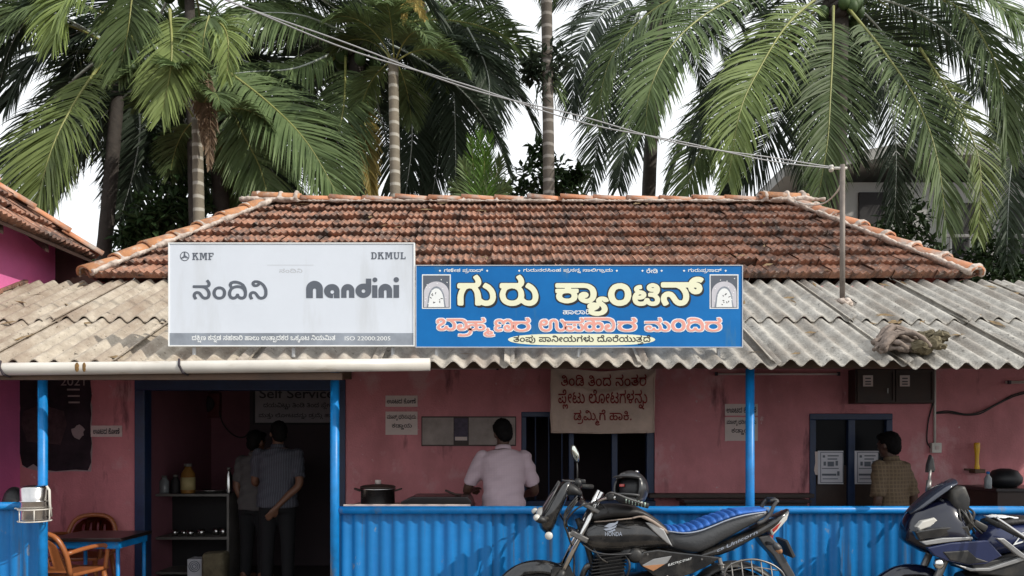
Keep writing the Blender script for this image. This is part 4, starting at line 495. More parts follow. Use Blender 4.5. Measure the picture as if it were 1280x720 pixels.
[[173,-74,17,2,2,32,12,14,11,0,8,-8,7,-40,16,1,1,17,-9,31,-18,15,-17,1,-15,-7,-14,-19,-3,-13],[36,-4,28,2,19,14,12,-12,13,-4,21,2,16,13,18,-12,26,-3,19,7,14,18,4,23,-5,26,-13,21,-30,24,-11,-17,21,-14,10,-13,7,-21,-1,-19,-6,-11,-10,-4,-20,2,-16,11,-4,35,-23,30,15,7,12,19,-2,22,-12,15,-16,7,-25,-5,-13,-14,0,-17,7,-8,12,-1,7,6,1,6,-9,10,19,5,8,-5,3,-8,-1,-12,-6,-6,-19,-3,-98,0,-4,-4,0,-13,4,-2,83,0,10,-3,17,-14,10,-16,4,-18,-2,-17,-9,-9,-13,0,-12,8,-7,16,-13,1,-13,-22,-9,-3,-19,1,-11,10,2,17,13,5,4,-5,1,-9,13,-2,4,4,1,11,-4,9,-11,9,-20,0,-18,-14,-5,-24,7,-17,14,-11]]]
TEXT_RUNS = {
'nandini':(2888,[0,0,1,741,2,1321,3,2116]),
'footer':(23173,[4,0,5,767,6,1442,7,2598,8,3174,9,3992,10,5052,11,5763,12,6566,13,7591,14,8534,15,9786,16,11201,17,12425,4,13618,7,14385,18,14961,19,15904,20,16681,21,18178,22,19285,23,20029,24,21367,25,22549]),
'guru':(6392,[26,0,27,1070,28,2489,29,3830,30,4438,31,5311]),
'brah':(11847,[32,0,33,1408,34,2479,35,3363,36,4342,37,5584,38,6396,35,7666,39,8645,40,9821,41,10391,35,11176]),
'tampu':(13595,[25,0,42,624,43,1176,44,2512,45,3755,23,4907,46,6245,47,6895,48,8271,49,9784,50,10437,51,12139,52,12828]),
'haladi':(3242,[14,0,53,1252,54,2472]),
'top1':(6018,[46,0,55,650,56,1929,57,2851,58,3779,59,4939]),
'top2':(12844,[60,0,61,1014,62,2031,18,2744,63,3397,42,4104,11,4656,57,5749,10,6677,8,7388,58,8496,64,9656,65,10453,66,11686]),
'top3':(1831,[67,0,54,1061]),
'top4':(5198,[60,0,61,1014,57,2031,58,2959,59,4119]),
'ban1':(6999,[68,0,42,618,54,1170,68,2230,42,2848,4,3400,62,4457,42,5170,25,5722,18,6346]),
'ban2':(8022,[69,0,70,1265,71,2736,21,4661,46,5478,72,6128,73,6840]),
'ban3':(5374,[74,0,75,904,76,2336,14,3276,77,4528,78,5104]),
'lab1':(6074,[79,0,21,1599,4,2416,80,3473,81,5203]),
'lab2':(7769,[82,0,83,1607,84,3095,13,3862,85,4515,86,5590,87,6638]),
'lab3':(3204,[7,0,88,576,23,1866]),
'self1':(11383,[4,0,23,767,89,2105,90,2925,68,4531,42,5149,54,5701,68,6761,42,7379,4,7931,69,8988,91,10253]),
'self2':(11711,[66,0,92,1158,71,2501,21,4426,93,5243,73,6039,74,7511,94,8415,14,9883,77,11135])}


def glyph_contours(glyph):
    res = []
    for vals in glyph:
        x = y = 0
        pts = []
        for k in range(0, len(vals), 2):
            x += vals[k]
            y += vals[k + 1]
            pts.append((x * 0.005, y * 0.005))
        res.append(pts)
    return res


def run_items(key):
    """(glyph number, x position) of each letter of a line"""
    r = TEXT_RUNS[key][1]
    return list(zip(r[0::2], r[1::2]))


def curve_mesh(contours, depth, font_text=None, offset=0.0, shear=0.0, space=1.0):
    if font_text is None:
        c = bpy.data.curves.new('letters', 'CURVE')
        c.dimensions = '2D'
        c.fill_mode = 'BOTH'
        for pl in contours:
            s = c.splines.new('POLY')
            s.points.add(len(pl) - 1)
            s.use_cyclic_u = True
            for q, p in zip(s.points, pl):
                q.co = (p[0], p[1], 0, 1)
    else:
        c = bpy.data.curves.new('letters', 'FONT')
        c.body = font_text
        c.resolution_u = 4
        c.offset = offset
        c.shear = shear
        c.space_character = space
    c.extrude = depth
    o = bpy.data.objects.new('letters', c)
    COL.objects.link(o)
    bpy.context.view_layer.update()
    dg = bpy.context.evaluated_depsgraph_get()
    me = bpy.data.meshes.new_from_object(o.evaluated_get(dg))
    bpy.data.objects.remove(o)
    bpy.data.curves.remove(c)
    return me


def letter_mesh(key=None, text=None, contours=None, depth=0.03, offset=0.0, shear=0.0, space=1.0):
    """flat mesh of letters in XY; returns mesh and its bounds"""
    if key:
        cs = []
        for g, x in run_items(key):
            for pl in glyph_contours(GLYPHS[g]):
                cs.append([(p[0] + x / 1000, p[1]) for p in pl])
        me = curve_mesh(cs, depth)
    elif text:
        me = curve_mesh(None, depth, text, offset, shear, space)
    else:
        me = curve_mesh(contours, depth)
    xs = [v.co.x for v in me.vertices]
    ys = [v.co.y for v in me.vertices]
    return me, (min(xs), max(xs), min(ys), max(ys))


def lettering(name, p0, p1, m, parent, key=None, text=None, contours=None, thick=0.002, right=Vector((1, 0, 0)),
              up=Vector((0, 0, 1)), out=Vector((0, -1, 0)), offset=0.0, shear=0.0, fit=True, bounds=None, space=1.0):
    """letters filling the rectangle whose lower left corner is p0 and upper right p1"""
    me, (x0, x1, y0, y1) = letter_mesh(key, text, contours, 0.5, offset, shear, space)
    if bounds:
        x0, x1, y0, y1 = bounds
    d = Vector(p1) - Vector(p0)
    w, h = d.dot(right), d.dot(up)
    sx, sy = w / (x1 - x0), h / (y1 - y0)
    for v in me.vertices:
        c = v.co.copy()
        v.co = Vector(p0) + right * ((c.x - x0) * sx) + up * ((c.y - y0) * sy) + out * (thick * (c.z + 0.5))
    return obj_me(name, me, m, parent)


# ------------------------------------------------------------------ materials of the place
m_pink = mat('salmon_pink_wall_paint', (0.55, 0.205, 0.225), 0.75, var=0.16, scale=3, bump=0.25, bscale=60)
overlay(m_pink, (0.33, 0.115, 0.125), 1.6, 0.60, 0.12, (1, 1, 0.5))
overlay(m_pink, (0.56, 0.30, 0.31), 2.3, 0.63, 0.05, (1, 1, .8), seed=6)
overlay(m_pink, (0.55, 0.36, 0.36), 11, 0.69, 0.02, seed=3)
overlay(m_pink, (0.20, 0.07, 0.08), 5, 0.66, 0.05, (1, 1, .25), seed=11)
m_magenta = mat('magenta_wall_paint', (0.70, 0.16, 0.38), 0.7, var=0.12, scale=2.5, bump=0.2, bscale=50)
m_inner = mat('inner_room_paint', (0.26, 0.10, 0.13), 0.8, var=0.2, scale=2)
m_inner_dark = mat('gloom_dark_inner_wall', (0.05, 0.034, 0.04), 0.85, var=0.3, scale=2)  # gloom of the room put into a near-black wall colour
m_frame = mat('dark_blue_frame_paint', (0.012, 0.03, 0.085), 0.45, var=0.3, scale=8)
m_wood = mat('brown_wood', (0.10, 0.055, 0.032), 0.6, var=0.4, scale=4, bump=0.2, bscale=20)
m_darkwood = mat('dark_brown_wood', (0.035, 0.018, 0.013), 0.55, var=0.4, scale=6)
m_post = mat('blue_post_paint', (0.003, 0.20, 0.55), 0.42, var=0.25, scale=9, bump=0.05)
overlay(m_post, (0.16, 0.17, 0.19), 7, 0.66, 0.05, (1, 1, 0.4))
m_fence = mat('blue_sheet_paint', (0.001, 0.165, 0.46), 0.45, var=0.14, scale=2.2, bump=0.12, bscale=9)
overlay(m_fence, (0.16, 0.20, 0.26), 14, 0.675, 0.03, (1, 1, .5), seed=9)
overlay(m_fence, (0.06, 0.09, 0.14), 4, 0.67, 0.06, (4, 1, .18), seed=13)
overlay(m_fence, (0.002, 0.13, 0.40), 3, 0.64, 0.10, (3, 1, 0.3))
overlay(m_fence, (0.02, 0.22, 0.62), 6, 0.70, 0.05, (2, 1, 0.25), seed=5)
m_white = mat('white_sign_face', (0.67, 0.715, 0.79), 0.45, var=0.05, scale=1.4, bump=0.25, bscale=2.5)
overlay(m_white, (0.575, 0.605, 0.65), 2.2, 0.64, 0.10, (2, 1, .4), seed=2)
m_signblue = mat('blue_sign_face', (0.002, 0.115, 0.39), 0.5, var=0.25, scale=0.9, spec=0.25, col2=(0.003, 0.175, 0.50), sharp=0.35, bump=0.25, bscale=3)
overlay(m_signblue, (0.05, 0.18, 0.34), 5, 0.66, 0.07, (2, 1, .3), seed=5)
m_cream = mat('cream_letter_paint', (0.82, 0.82, 0.60), 0.5, var=0.04)
m_black = mat('black_paint', (0.012, 0.012, 0.014), 0.5, var=0.2)
m_pinklet = mat('salmon_letter_paint', (0.80, 0.36, 0.30), 0.5, var=0.06)
m_whitelet = mat('white_letter_paint', (0.82, 0.84, 0.84), 0.5, var=0.04)
m_greylet = mat('slate_grey_letters', (0.10, 0.115, 0.145), 0.5, var=0.12)
m_greyband = mat('grey_band', (0.26, 0.29, 0.34), 0.5, var=0.35, scale=4)
m_faint = mat('faded_print', (0.50, 0.52, 0.56), 0.5, var=0.1)
m_mast = mat('rusty_grey_pipe', (0.20, 0.17, 0.15), 0.6, metal=0.3, var=0.4, scale=7)
m_galv = mat('galvanised_steel', (0.42, 0.42, 0.42), 0.42, metal=0.85, var=0.3, scale=9)
m_steel = mat('stainless_steel', (0.62, 0.61, 0.60), 0.22, metal=1.0, var=0.12, scale=12)
m_pvc = mat('white_plastic_pipe', (0.62, 0.59, 0.54), 0.4, var=0.14, scale=3)
overlay(m_pvc, (0.36, 0.30, 0.22), 5, 0.66, 0.08, (0.5, 1, 3))
m_rust = mat('rust', (0.22, 0.12, 0.035), 0.8, var=0.5, scale=20)
m_paper = mat('paper', (0.60, 0.50, 0.47), 0.8, var=0.08, scale=8)
m_paper_white = mat('white_paper', (0.58, 0.57, 0.62), 0.8, var=0.08, scale=8)
m_ink = mat('dark_print', (0.03, 0.022, 0.03), 0.7, var=0.1)
m_concrete = mat('cement_floor', (0.22, 0.19, 0.17), 0.8, var=0.25, scale=3, bump=0.2)
m_ground = mat('dusty_road_ground', (0.20, 0.165, 0.13), 0.9, var=0.25, scale=0.8, bump=0.4, bscale=12)
m_asphalt = mat('asphalt', (0.055, 0.053, 0.052), 0.85, var=0.25, scale=1.2, bump=0.4, bscale=60)
m_cable = mat('grey_cable', (0.36, 0.36, 0.37), 0.5, var=0.1)
m_cable_dark = mat('dark_cable', (0.02, 0.018, 0.018), 0.6, var=0.1)
m_dark = mat('dark_interior_board', (0.014, 0.012, 0.014), 0.7, var=0.3)
m_glass_dark = mat('dark_glass', (0.006, 0.007, 0.010), 0.3, var=0.1, spec=0.08)


def roof_tile_mat(name, tint=1.0):
    """clay tiles: each tile its own shade by its number in the UV map, with lichen and soot"""
    m = bpy.data.materials.new(name)
    m.use_nodes = True
    n, l = m.node_tree.nodes, m.node_tree.links
    b = n['Principled BSDF']
    uv = n.new('ShaderNodeUVMap')
    uv.uv_map = 'UVMap'
    fl = n.new('ShaderNodeVectorMath')
    fl.operation = 'FLOOR'
    wn_ = n.new('ShaderNodeTexWhiteNoise')
    wn_.noise_dimensions = '2D'
    l.new(uv.outputs['UV'], fl.inputs[0])
    l.new(fl.outputs['Vector'], wn_.inputs['Vector'])
    rp = n.new('ShaderNodeValToRGB')
    e = rp.color_ramp.elements
    e[0].position, e[0].color = 0.0, (0.105, 0.055, 0.043, 1)
    e[1].position, e[1].color = 1.0, (0.46, 0.225, 0.14, 1)
    for pos, c in ((0.3, (0.155, 0.078, 0.058)), (0.6, (0.24, 0.118, 0.083)), (0.85, (0.33, 0.165, 0.108))):
        q = e.new(pos)
        q.color = (*[x * tint for x in c], 1)
    l.new(wn_.outputs['Value'], rp.inputs['Fac'])
    l.new(rp.outputs['Color'], b.inputs['Base Color'])
    b.inputs['Roughness'].default_value = 0.85
    tc = n.new('ShaderNodeTexCoord')
    nb = n.new('ShaderNodeTexNoise')
    nb.inputs['Scale'].default_value = 45
    nb.inputs['Detail'].default_value = 5
    l.new(tc.outputs['Object'], nb.inputs['Vector'])
    bp = n.new('ShaderNodeBump')
    bp.inputs['Strength'].default_value = 0.4
    bp.inputs['Distance'].default_value = 0.01
    l.new(nb.outputs['Fac'], bp.inputs['Height'])
    l.new(bp.outputs['Normal'], b.inputs['Normal'])
    overlay(m, (0.115, 0.075, 0.062), 5.5, 0.53, 0.10, seed=1)
    overlay(m, (0.045, 0.034, 0.03), 5, 0.60, 0.08, (1.6, 0.3, 0.3), seed=19)
    overlay(m, (0.055, 0.04, 0.038), 14, 0.63, 0.07, seed=8)
    overlay(m, (0.42, 0.34, 0.29), 20, 0.635, 0.05, seed=4)
    overlay(m, (0.03, 0.024, 0.022), 30, 0.66, 0.03, seed=14)
    return m


m_tile = roof_tile_mat('weathered_clay_tiles')
m_ridge = mat('clay_ridge_tiles', (0.42, 0.20, 0.12), 0.85, var=0.35, scale=3, col2=(0.52, 0.22, 0.11), bump=0.3)
overlay(m_ridge, (0.40, 0.34, 0.30), 6, 0.56, 0.10, seed=2)
m_ridge_new = mat('orange_ridge_tiles', (0.50, 0.235, 0.11), 0.85, var=0.25, scale=4, bump=0.3)
overlay(m_ridge_new, (0.27, 0.15, 0.10), 6, 0.55, 0.10, seed=2)
overlay(m_ridge_new, (0.44, 0.35, 0.28), 9, 0.60, 0.06, seed=7)
m_mortar = mat('lime_mortar', (0.40, 0.31, 0.255), 0.95, var=0.4, col2=(0.52, 0.45, 0.40), scale=9, bump=0.8, bscale=25)


def cement_sheet_mat(name, base, light, dirt, seed):
    m = mat(name, base, 0.9, var=0.22, scale=9, col2=light, sharp=0.22, bump=0.5, bscale=55)
    overlay(m, dirt, 2.6, 0.57, 0.13, (1.6, 0.6, 0.6), seed=seed)
    overlay(m, tuple(c * 0.35 for c in base), 30, 0.655, 0.04, seed=seed + 2)
    overlay(m, tuple(c * 0.22 for c in base), 11, 0.70, 0.03, (1, 0.7, 0.7), seed=seed + 5)
    overlay(m, (0.58, 0.55, 0.50), 40, 0.68, 0.04, seed=seed + 9)
    return m


m_sheet_grey = cement_sheet_mat('grey_cement_sheet', (0.34, 0.32, 0.29), (0.47, 0.45, 0.41), (0.23, 0.20, 0.17), 1.0)
m_sheet_tan = cement_sheet_mat('tan_cement_sheet', (0.345, 0.295, 0.235), (0.46, 0.405, 0.33), (0.235, 0.175, 0.13), 4.0)
m_sheet_mix = cement_sheet_mat('beige_cement_sheet', (0.335, 0.30, 0.255), (0.45, 0.41, 0.36), (0.24, 0.18, 0.145), 7.0)

# ------------------------------------------------------------------ ground
bm = bmesh.new()
box2(bm, (-600, -600, -0.5), (600, 1200, -0.004))
structure('ground', bm, m_ground)
bm = bmesh.new()
box2(bm, (-40, -2.5, -0.2), (40, 4.0, 0.004))
structure('road', bm, m_asphalt)
bm = bmesh.new()
box2(bm, (-4.83, 5.60, -0.2), (6.0, 7.4, 0.03))
structure('verandah_floor', bm, m_concrete)


# ------------------------------------------------------------------ tiled slopes
def tile_slope(bm, o, u, v, left, right, length, rows, tw=0.205, seed=1, lift=0.052):
    rnd = random.Random(seed)
    u, v = Vector(u).normalized(), Vector(v).normalized()
    n = u.cross(v).normalized()
    if n.z < 0:
        n = -n
    o = Vector(o)
    uvl = bm.loops.layers.uv.verify()
    h = length / rows
    sub = 12
    lo = min(left(0), left(length))
    hi = max(right(0), right(length))
    n0 = int(math.floor(lo / tw))
    n1 = int(math.ceil(hi / tw))
    for r in range(rows):
        shift = rnd.uniform(-0.10, 0.10)
        for k in range(n0 - 1, n1 + 1):
            jz = rnd.uniform(-0.008, 0.014)
            jv = rnd.uniform(-0.008, 0.008) + (0.05 if rnd.random() < 0.015 else 0)
            tl = rnd.uniform(-0.010, 0.010)
            va, vb = r * h + jv, (r + 1) * h + 0.03
            cols = []
            for s in range(sub + 1):
                uu = (k + shift + s / sub) * tw
                va_c = va
                a = max(left(max(0, va)), min(right(max(0, va)), uu))
                b = max(left(min(length, vb)), min(right(min(length, vb)), uu))
                f = s / sub
                w = 0.5 + 0.5 * math.cos(6 * math.pi * f)
                prof = 0.024 * w ** 1.2 + (0.006 if s in (0, sub) else 0) + tl * (f - 0.5)
                top = o + u * a + v * va_c + n * (lift + jz + prof)
                up = o + u * b + v * vb + n * (0.002 + prof * 0.8 + jz)
                und = o + u * a + v * (va + 0.035) + n * (-0.012)
                lip = o + u * a + v * (va + 0.003) + n * (lift + jz + prof - 0.016)
                cols.append((bm.verts.new(top), bm.verts.new(up), bm.verts.new(und), bm.verts.new(lip), a, b))
            if cols[-1][4] - cols[0][4] < 1e-4 and cols[-1][5] - cols[0][5] < 1e-4:
                bmesh.ops.delete(bm, geom=[c[i] for c in cols for i in range(4)], context='VERTS')
                continue
            for c, d in zip(cols, cols[1:]):
                if d[4] - c[4] < 1e-5 and d[5] - c[5] < 1e-5:
                    continue
                for quad in ((c[0], d[0], d[1], c[1]), (c[3], d[3], d[0], c[0]), (c[2], d[2], d[3], c[3])):
                    try:
                        fc = bm.faces.new(quad)
                    except ValueError:
                        continue
                    fc.smooth = False
                    for lp in fc.loops:
                        lp[uvl].uv = (k + 0.5 + (0.31 if r % 2 else 0) * 0, r + 0.5 + seed * 40)
    loose = [x for x in bm.verts if not x.link_faces]
    bmesh.ops.delete(bm, geom=loose, context='VERTS')


def cap_tiles(bm, a, b, r=0.10, step=0.36, seed=3, flat=0.75, jit=0.012):
    """overlapping half-round cap tiles from a (low) to b (high)"""
    rnd = random.Random(seed)
    a, b = Vector(a), Vector(b)
    L = (b - a).length
    t = (b - a).normalized()
    side = t.cross(Vector((0, 0, 1))).normalized()
    up = side.cross(t).normalized()
    n = max(1, round(L / step))
    for k in range(n):
        s0 = k * L / n - 0.03
        s1 = (k + 1) * L / n + 0.03
        c0 = a + t * s0 + up * (rnd.uniform(-jit, jit) + 0.022) + side * rnd.uniform(-jit, jit)
        c1 = a + t * s1 + up * rnd.uniform(-jit, jit) + side * rnd.uniform(-jit, jit)
        rings = []
        for c, rr in ((c0, r * 1.06), (c1, r * 0.90)):
            outer = [c + side * math.cos(math.pi * q / 10) * rr + up * (math.sin(math.pi * q / 10) * rr * flat) for q in range(11)]
            inner = [c + side * math.cos(math.pi * q / 10) * (rr - 0.018) + up * (math.sin(math.pi * q / 10) * (rr - 0.018) * flat - 0.004) for q in range(10, -1, -1)]
            rings.append(outer + inner)
        loft(bm, rings)


def lumps(bm, pts, r, seed=5):
    """hand-laid mortar: knobbly lumps"""
    rnd = random.Random(seed)
    for p in pts:
        vs = ball(bm, p, (r * rnd.uniform(0.8, 1.3), r * rnd.uniform(0.7, 1.1), r * rnd.uniform(0.5, 0.85)), 9,
                  Euler((rnd.uniform(-.6, .6), rnd.uniform(-.6, .6), rnd.uniform(0, 3))).to_matrix())
        for v in vs:
            v.co += Vector((rnd.uniform(-1, 1), rnd.uniform(-1, 1), rnd.uniform(-1, 1))) * r * 0.16


# ------------------------------------------------------------------ the canteen building
YW = 7.4                                   # front face of the wall
bld = thing('canteen_building', (0.4, YW, 0), 'long low salmon pink canteen building with clay tiled roof and cement sheet verandah', 'building')

DX0, DX1, DZ1 = -3.665, -1.62, 2.085       # doorway
W1X0, W1X1, W1Z0, W1Z1 = 0.09, 1.39, 0.86, 1.775
W2X0, W2X1, W2Z0, W2Z1 = 2.895, 3.70, 0.80, 1.757
bm = bmesh.new()
YB = YW + 0.2
for a, b in (((-4.84, 0), (DX0, 3.0)), ((DX0, DZ1), (DX1, 3.0)), ((DX1, 0), (W1X0, 3.0)),
             ((W1X0, W1Z1), (W1X1, 3.0)), ((W1X0, 0), (W1X1, W1Z0)), ((W1X1, 0), (W2X0, 3.0)),
             ((W2X0, W2Z1), (W2X1, 3.0)), ((W2X0, 0), (W2X1, W2Z0)), ((W2X1, 0), (6.1, 3.0))):
    box2(bm, (a[0], YW, a[1]), (b[0], YB, b[1]))
bmesh.ops.remove_doubles(bm, verts=bm.verts, dist=0.0001)
obj('front_wall', bm, m_pink, bld)
bm = bmesh.new()
box2(bm, (-4.0, YB, 0), (-3.85, 11.2, 3.05))
box2(bm, (4.2, YB, 0), (4.35, 11.2, 3.05))
box2(bm, (-3.85, 11.05, 0), (4.2, 11.2, 3.05))
obj('side_wall', bm, m_pink, bld)
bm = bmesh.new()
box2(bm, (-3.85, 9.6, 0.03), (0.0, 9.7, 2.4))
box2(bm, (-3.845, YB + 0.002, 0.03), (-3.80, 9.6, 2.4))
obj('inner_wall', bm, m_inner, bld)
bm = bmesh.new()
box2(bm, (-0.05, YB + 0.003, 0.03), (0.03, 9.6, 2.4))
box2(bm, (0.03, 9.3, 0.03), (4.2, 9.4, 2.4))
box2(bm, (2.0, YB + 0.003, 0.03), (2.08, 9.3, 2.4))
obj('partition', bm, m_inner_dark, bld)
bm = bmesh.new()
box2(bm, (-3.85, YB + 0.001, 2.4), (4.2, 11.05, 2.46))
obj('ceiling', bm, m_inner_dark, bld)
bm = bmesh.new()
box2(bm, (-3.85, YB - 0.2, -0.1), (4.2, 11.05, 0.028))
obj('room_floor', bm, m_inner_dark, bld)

# doorway frame and beam
df = bmesh.new()
for x0, x1 in ((DX0, DX0 + 0.10), (DX1 - 0.10, DX1)):
    box2(df, (x0, YW - 0.025, 0.03), (x1, YW + 0.12, DZ1 - 0.1), 0.006)
box2(df, (DX0, YW - 0.027, DZ1 - 0.1), (DX1, YW + 0.12, DZ1), 0.006)
obj('door_frame', df, m_frame, bld)
bm = bmesh.new()
box2(bm, (DX0 - 0.09, YW - 0.05, DZ1 + 0.004), (DX1 + 0.06, YW - 0.002, DZ1 + 0.095), 0.005)
obj('door_lintel', bm, m_wood, bld)

# serving window
wf = bmesh.new()
for x0, x1 in ((W1X0, W1X0 + 0.05), (0.555, 0.605), (0.975, 1.03), (W1X1 - 0.075, W1X1)):
    box2(wf, (x0, YW + 0.02, W1Z0 + 0.05), (x1, YW + 0.09, W1Z1 - 0.05), 0.005)
box2(wf, (W1X0, YW + 0.018, W1Z1 - 0.05), (W1X1, YW + 0.09, W1Z1), 0.005)
box2(wf, (W1X0, YW - 0.05, W1Z0), (W1X1, YW + 0.09, W1Z0 + 0.05), 0.005)
w1 = obj('serving_window', wf, m_frame, bld)
bm = bmesh.new()
for k in range(3):
    tube(bm, [(W1X0 + 0.14 + 0.13 * k, YW + 0.055, W1Z0 + 0.05), (W1X0 + 0.14 + 0.13 * k, YW + 0.055, W1Z1 - 0.05)], 0.006, 6)
obj('window_bars', bm, m_frame, w1)
# shuttered window on the right
wf = bmesh.new()
for x0, x1 in ((W2X0, W2X0 + 0.06), (3.27, 3.335), (W2X1 - 0.06, W2X1)):
    box2(wf, (x0, YW - 0.015, W2Z0 + 0.05), (x1, YW + 0.09, W2Z1 - 0.06), 0.005)
box2(wf, (W2X0, YW - 0.017, W2Z1 - 0.06), (W2X1, YW + 0.09, W2Z1), 0.005)
box2(wf, (W2X0, YW - 0.017, W2Z0), (W2X1, YW + 0.09, W2Z0 + 0.05), 0.005)
w2 = obj('window', wf, m_frame, bld)
for x0, x1 in ((W2X0 + 0.06, 3.27), (3.335, W2X1 - 0.06)):
    bm = bmesh.new()
    box2(bm, (x0, YW + 0.03, 1.255), (x1, YW + 0.05, W2Z1 - 0.06))
    obj('window_pane', bm, m_glass_dark, w2)
    bm = bmesh.new()
    box2(bm, (x0, YW + 0.024, W2Z0 + 0.05), (x1, YW + 0.055, 1.255), 0.004)
    obj('shutter_panel', bm, m_darkwood, w2)

# tiled hip roof
RY0, RZ0, RY1, RZ1 = 7.40, 3.075, 9.375, 4.39
EX0, EX1, RX0, RX1 = -4.14, 4.50, -3.02, 3.46
sl = math.hypot(RY1 - RY0, RZ1 - RZ0)
lin = lambda a, b: (lambda s: a + (b - a) * s / sl)
bm = bmesh.new()
tile_slope(bm, (0, RY0, RZ0), (1, 0, 0), (0, RY1 - RY0, RZ1 - RZ0), lin(EX0, RX0), lin(EX1, RX1), sl, 8, seed=2)
roof = obj('tiled_roof', bm, m_tile, bld)
bm = bmesh.new()
YBK = 2 * RY1 - RY0
tile_slope(bm, (0, YBK, RZ0), (1, 0, 0), (0, RY1 - YBK, RZ1 - RZ0), lin(EX0, RX0), lin(EX1, RX1), sl, 8, tw=0.41, seed=6)
hw = RY1 - RY0
for ex, rx, sgn, sd in ((EX0, RX0, 1, 9), (EX1, RX1, -1, 12)):
    s2 = math.hypot(rx - ex, RZ1 - RZ0)
    tile_slope(bm, (ex, RY1, RZ0), (0, 1, 0), (rx - ex, 0, RZ1 - RZ0), lambda s: -hw * (1 - s / s2), lambda s: hw * (1 - s / s2), s2, 6, tw=0.3, seed=sd)
obj('rear_roof_slopes', bm, m_tile, roof)
up = Vector((0, 0, 0.035))
E0, E1 = Vector((EX0, RY0, RZ0)), Vector((EX1, RY0, RZ0))
G0, G1 = Vector((RX0, RY1, RZ1)), Vector((RX1, RY1, RZ1))
bm = bmesh.new()
cap_tiles(bm, G0 + up, G1 + up, 0.10, 0.40, 4)
for e, g in ((E1, G1), (Vector((EX1, YBK, RZ0)), G1), (Vector((EX0, YBK, RZ0)), G0)):
    cap_tiles(bm, e + up, g + up, 0.10, 0.36, 7)
obj('ridge_tiles', bm, m_ridge, roof, True)
bm = bmesh.new()
cap_tiles(bm, E0 + up, G0 + up, 0.11, 0.36, 8)
obj('hip_tiles', bm, m_ridge_new, roof, True)
for g in (G0 + Vector((0.14, 0, 0.03)), G1 + Vector((-0.12, 0, 0.03))):
    bm = bmesh.new()
    cap_tiles(bm, g + Vector((-0.26, 0, 0.015)), g + Vector((0.26, 0, 0.02)), 0.125, 0.52, 5)
    obj('ridge_end_tile', bm, m_ridge_new, roof, True)
bm = bmesh.new()
rnd = random.Random(21)


def mortar_strip(bm, a, b, off, w, h, rnd):
    """uneven fillet of mortar along a line of cap tiles"""
    a, b = Vector(a), Vector(b)
    n = int((b - a).length / 0.022)
    t = (b - a).normalized()
    u = Vector(off).normalized()
    v = t.cross(u).normalized()
    ph = rnd.uniform(0, 9)
    rings = []
    for i in range(n + 1):
        p = a.lerp(b, i / n) + Vector(off)
        k = 0.75 + 0.35 * math.sin(i * .31 + ph) * math.sin(i * .13 + 2 * ph) + rnd.uniform(-.22, .22)
        rings.append([p + u * math.cos(q) * w * k + v * math.sin(q) * h * k for q in [2 * math.pi * j / 8 for j in range(8)]])
    loft(bm, rings)


def mortar_collar(bm, c, t, r, rnd, w=0.03):
    side = Vector(t).cross(Vector((0, 0, 1))).normalized()
    up_ = side.cross(t).normalized()
    pts_ = [Vector(c) + side * math.cos(q) * r + up_ * math.sin(q) * r * .78 for q in [rad(-8 + 196 * j / 14) for j in range(15)]]
    tube(bm, pts_, [w * rnd.uniform(.55, 1.25) for _ in pts_], 7)


mb_ = bmesh.new()
for e, g, d in ((E0, G0, 1), (E1, G1, -1)):
    mortar_strip(mb_, e, g, (0.085 * d, -0.075, 0.035), 0.06 if d > 0 else 0.085, 0.034, rnd)
    n_ = max(1, round((g - e).length / 0.36))
    for k in range(n_ + 1):
        mortar_collar(mb_, e.lerp(g, k / n_) + up, (g - e).normalized(), 0.108, rnd, 0.022 if d > 0 else 0.03)
mortar_strip(mb_, G0, G1, (0, -0.10, 0.03), 0.028, 0.022, rnd)
for k in range(17):
    mortar_collar(mb_, G0.lerp(G1, k / 16) + up * .6, Vector((1, 0, 0)), 0.10, rnd, 0.016)
for g, d in ((G0, 1), (G1, -1)):
    for dx in (-.22, .05, .24):
        mortar_collar(mb_, g + Vector((.14 * d + dx, 0, .06)), Vector((1, 0, 0)), .118, rnd, 0.03)
    mortar_strip(mb_, g + Vector((-.3, 0, 0)), g + Vector((.35, 0, 0)), (0, -.12, .04), .05, .035, rnd)
bm = bmesh.new()
bm.from_mesh(fuse(mb_, .013, 1))
obj('ridge_mortar', bm, m_mortar, roof, True)

# cement sheet canopy over the verandah
CY0, CZ0, CS = 5.4, 2.035, 0.475


def canopy_z(y):
    return CZ0 + CS * (y - CY0)


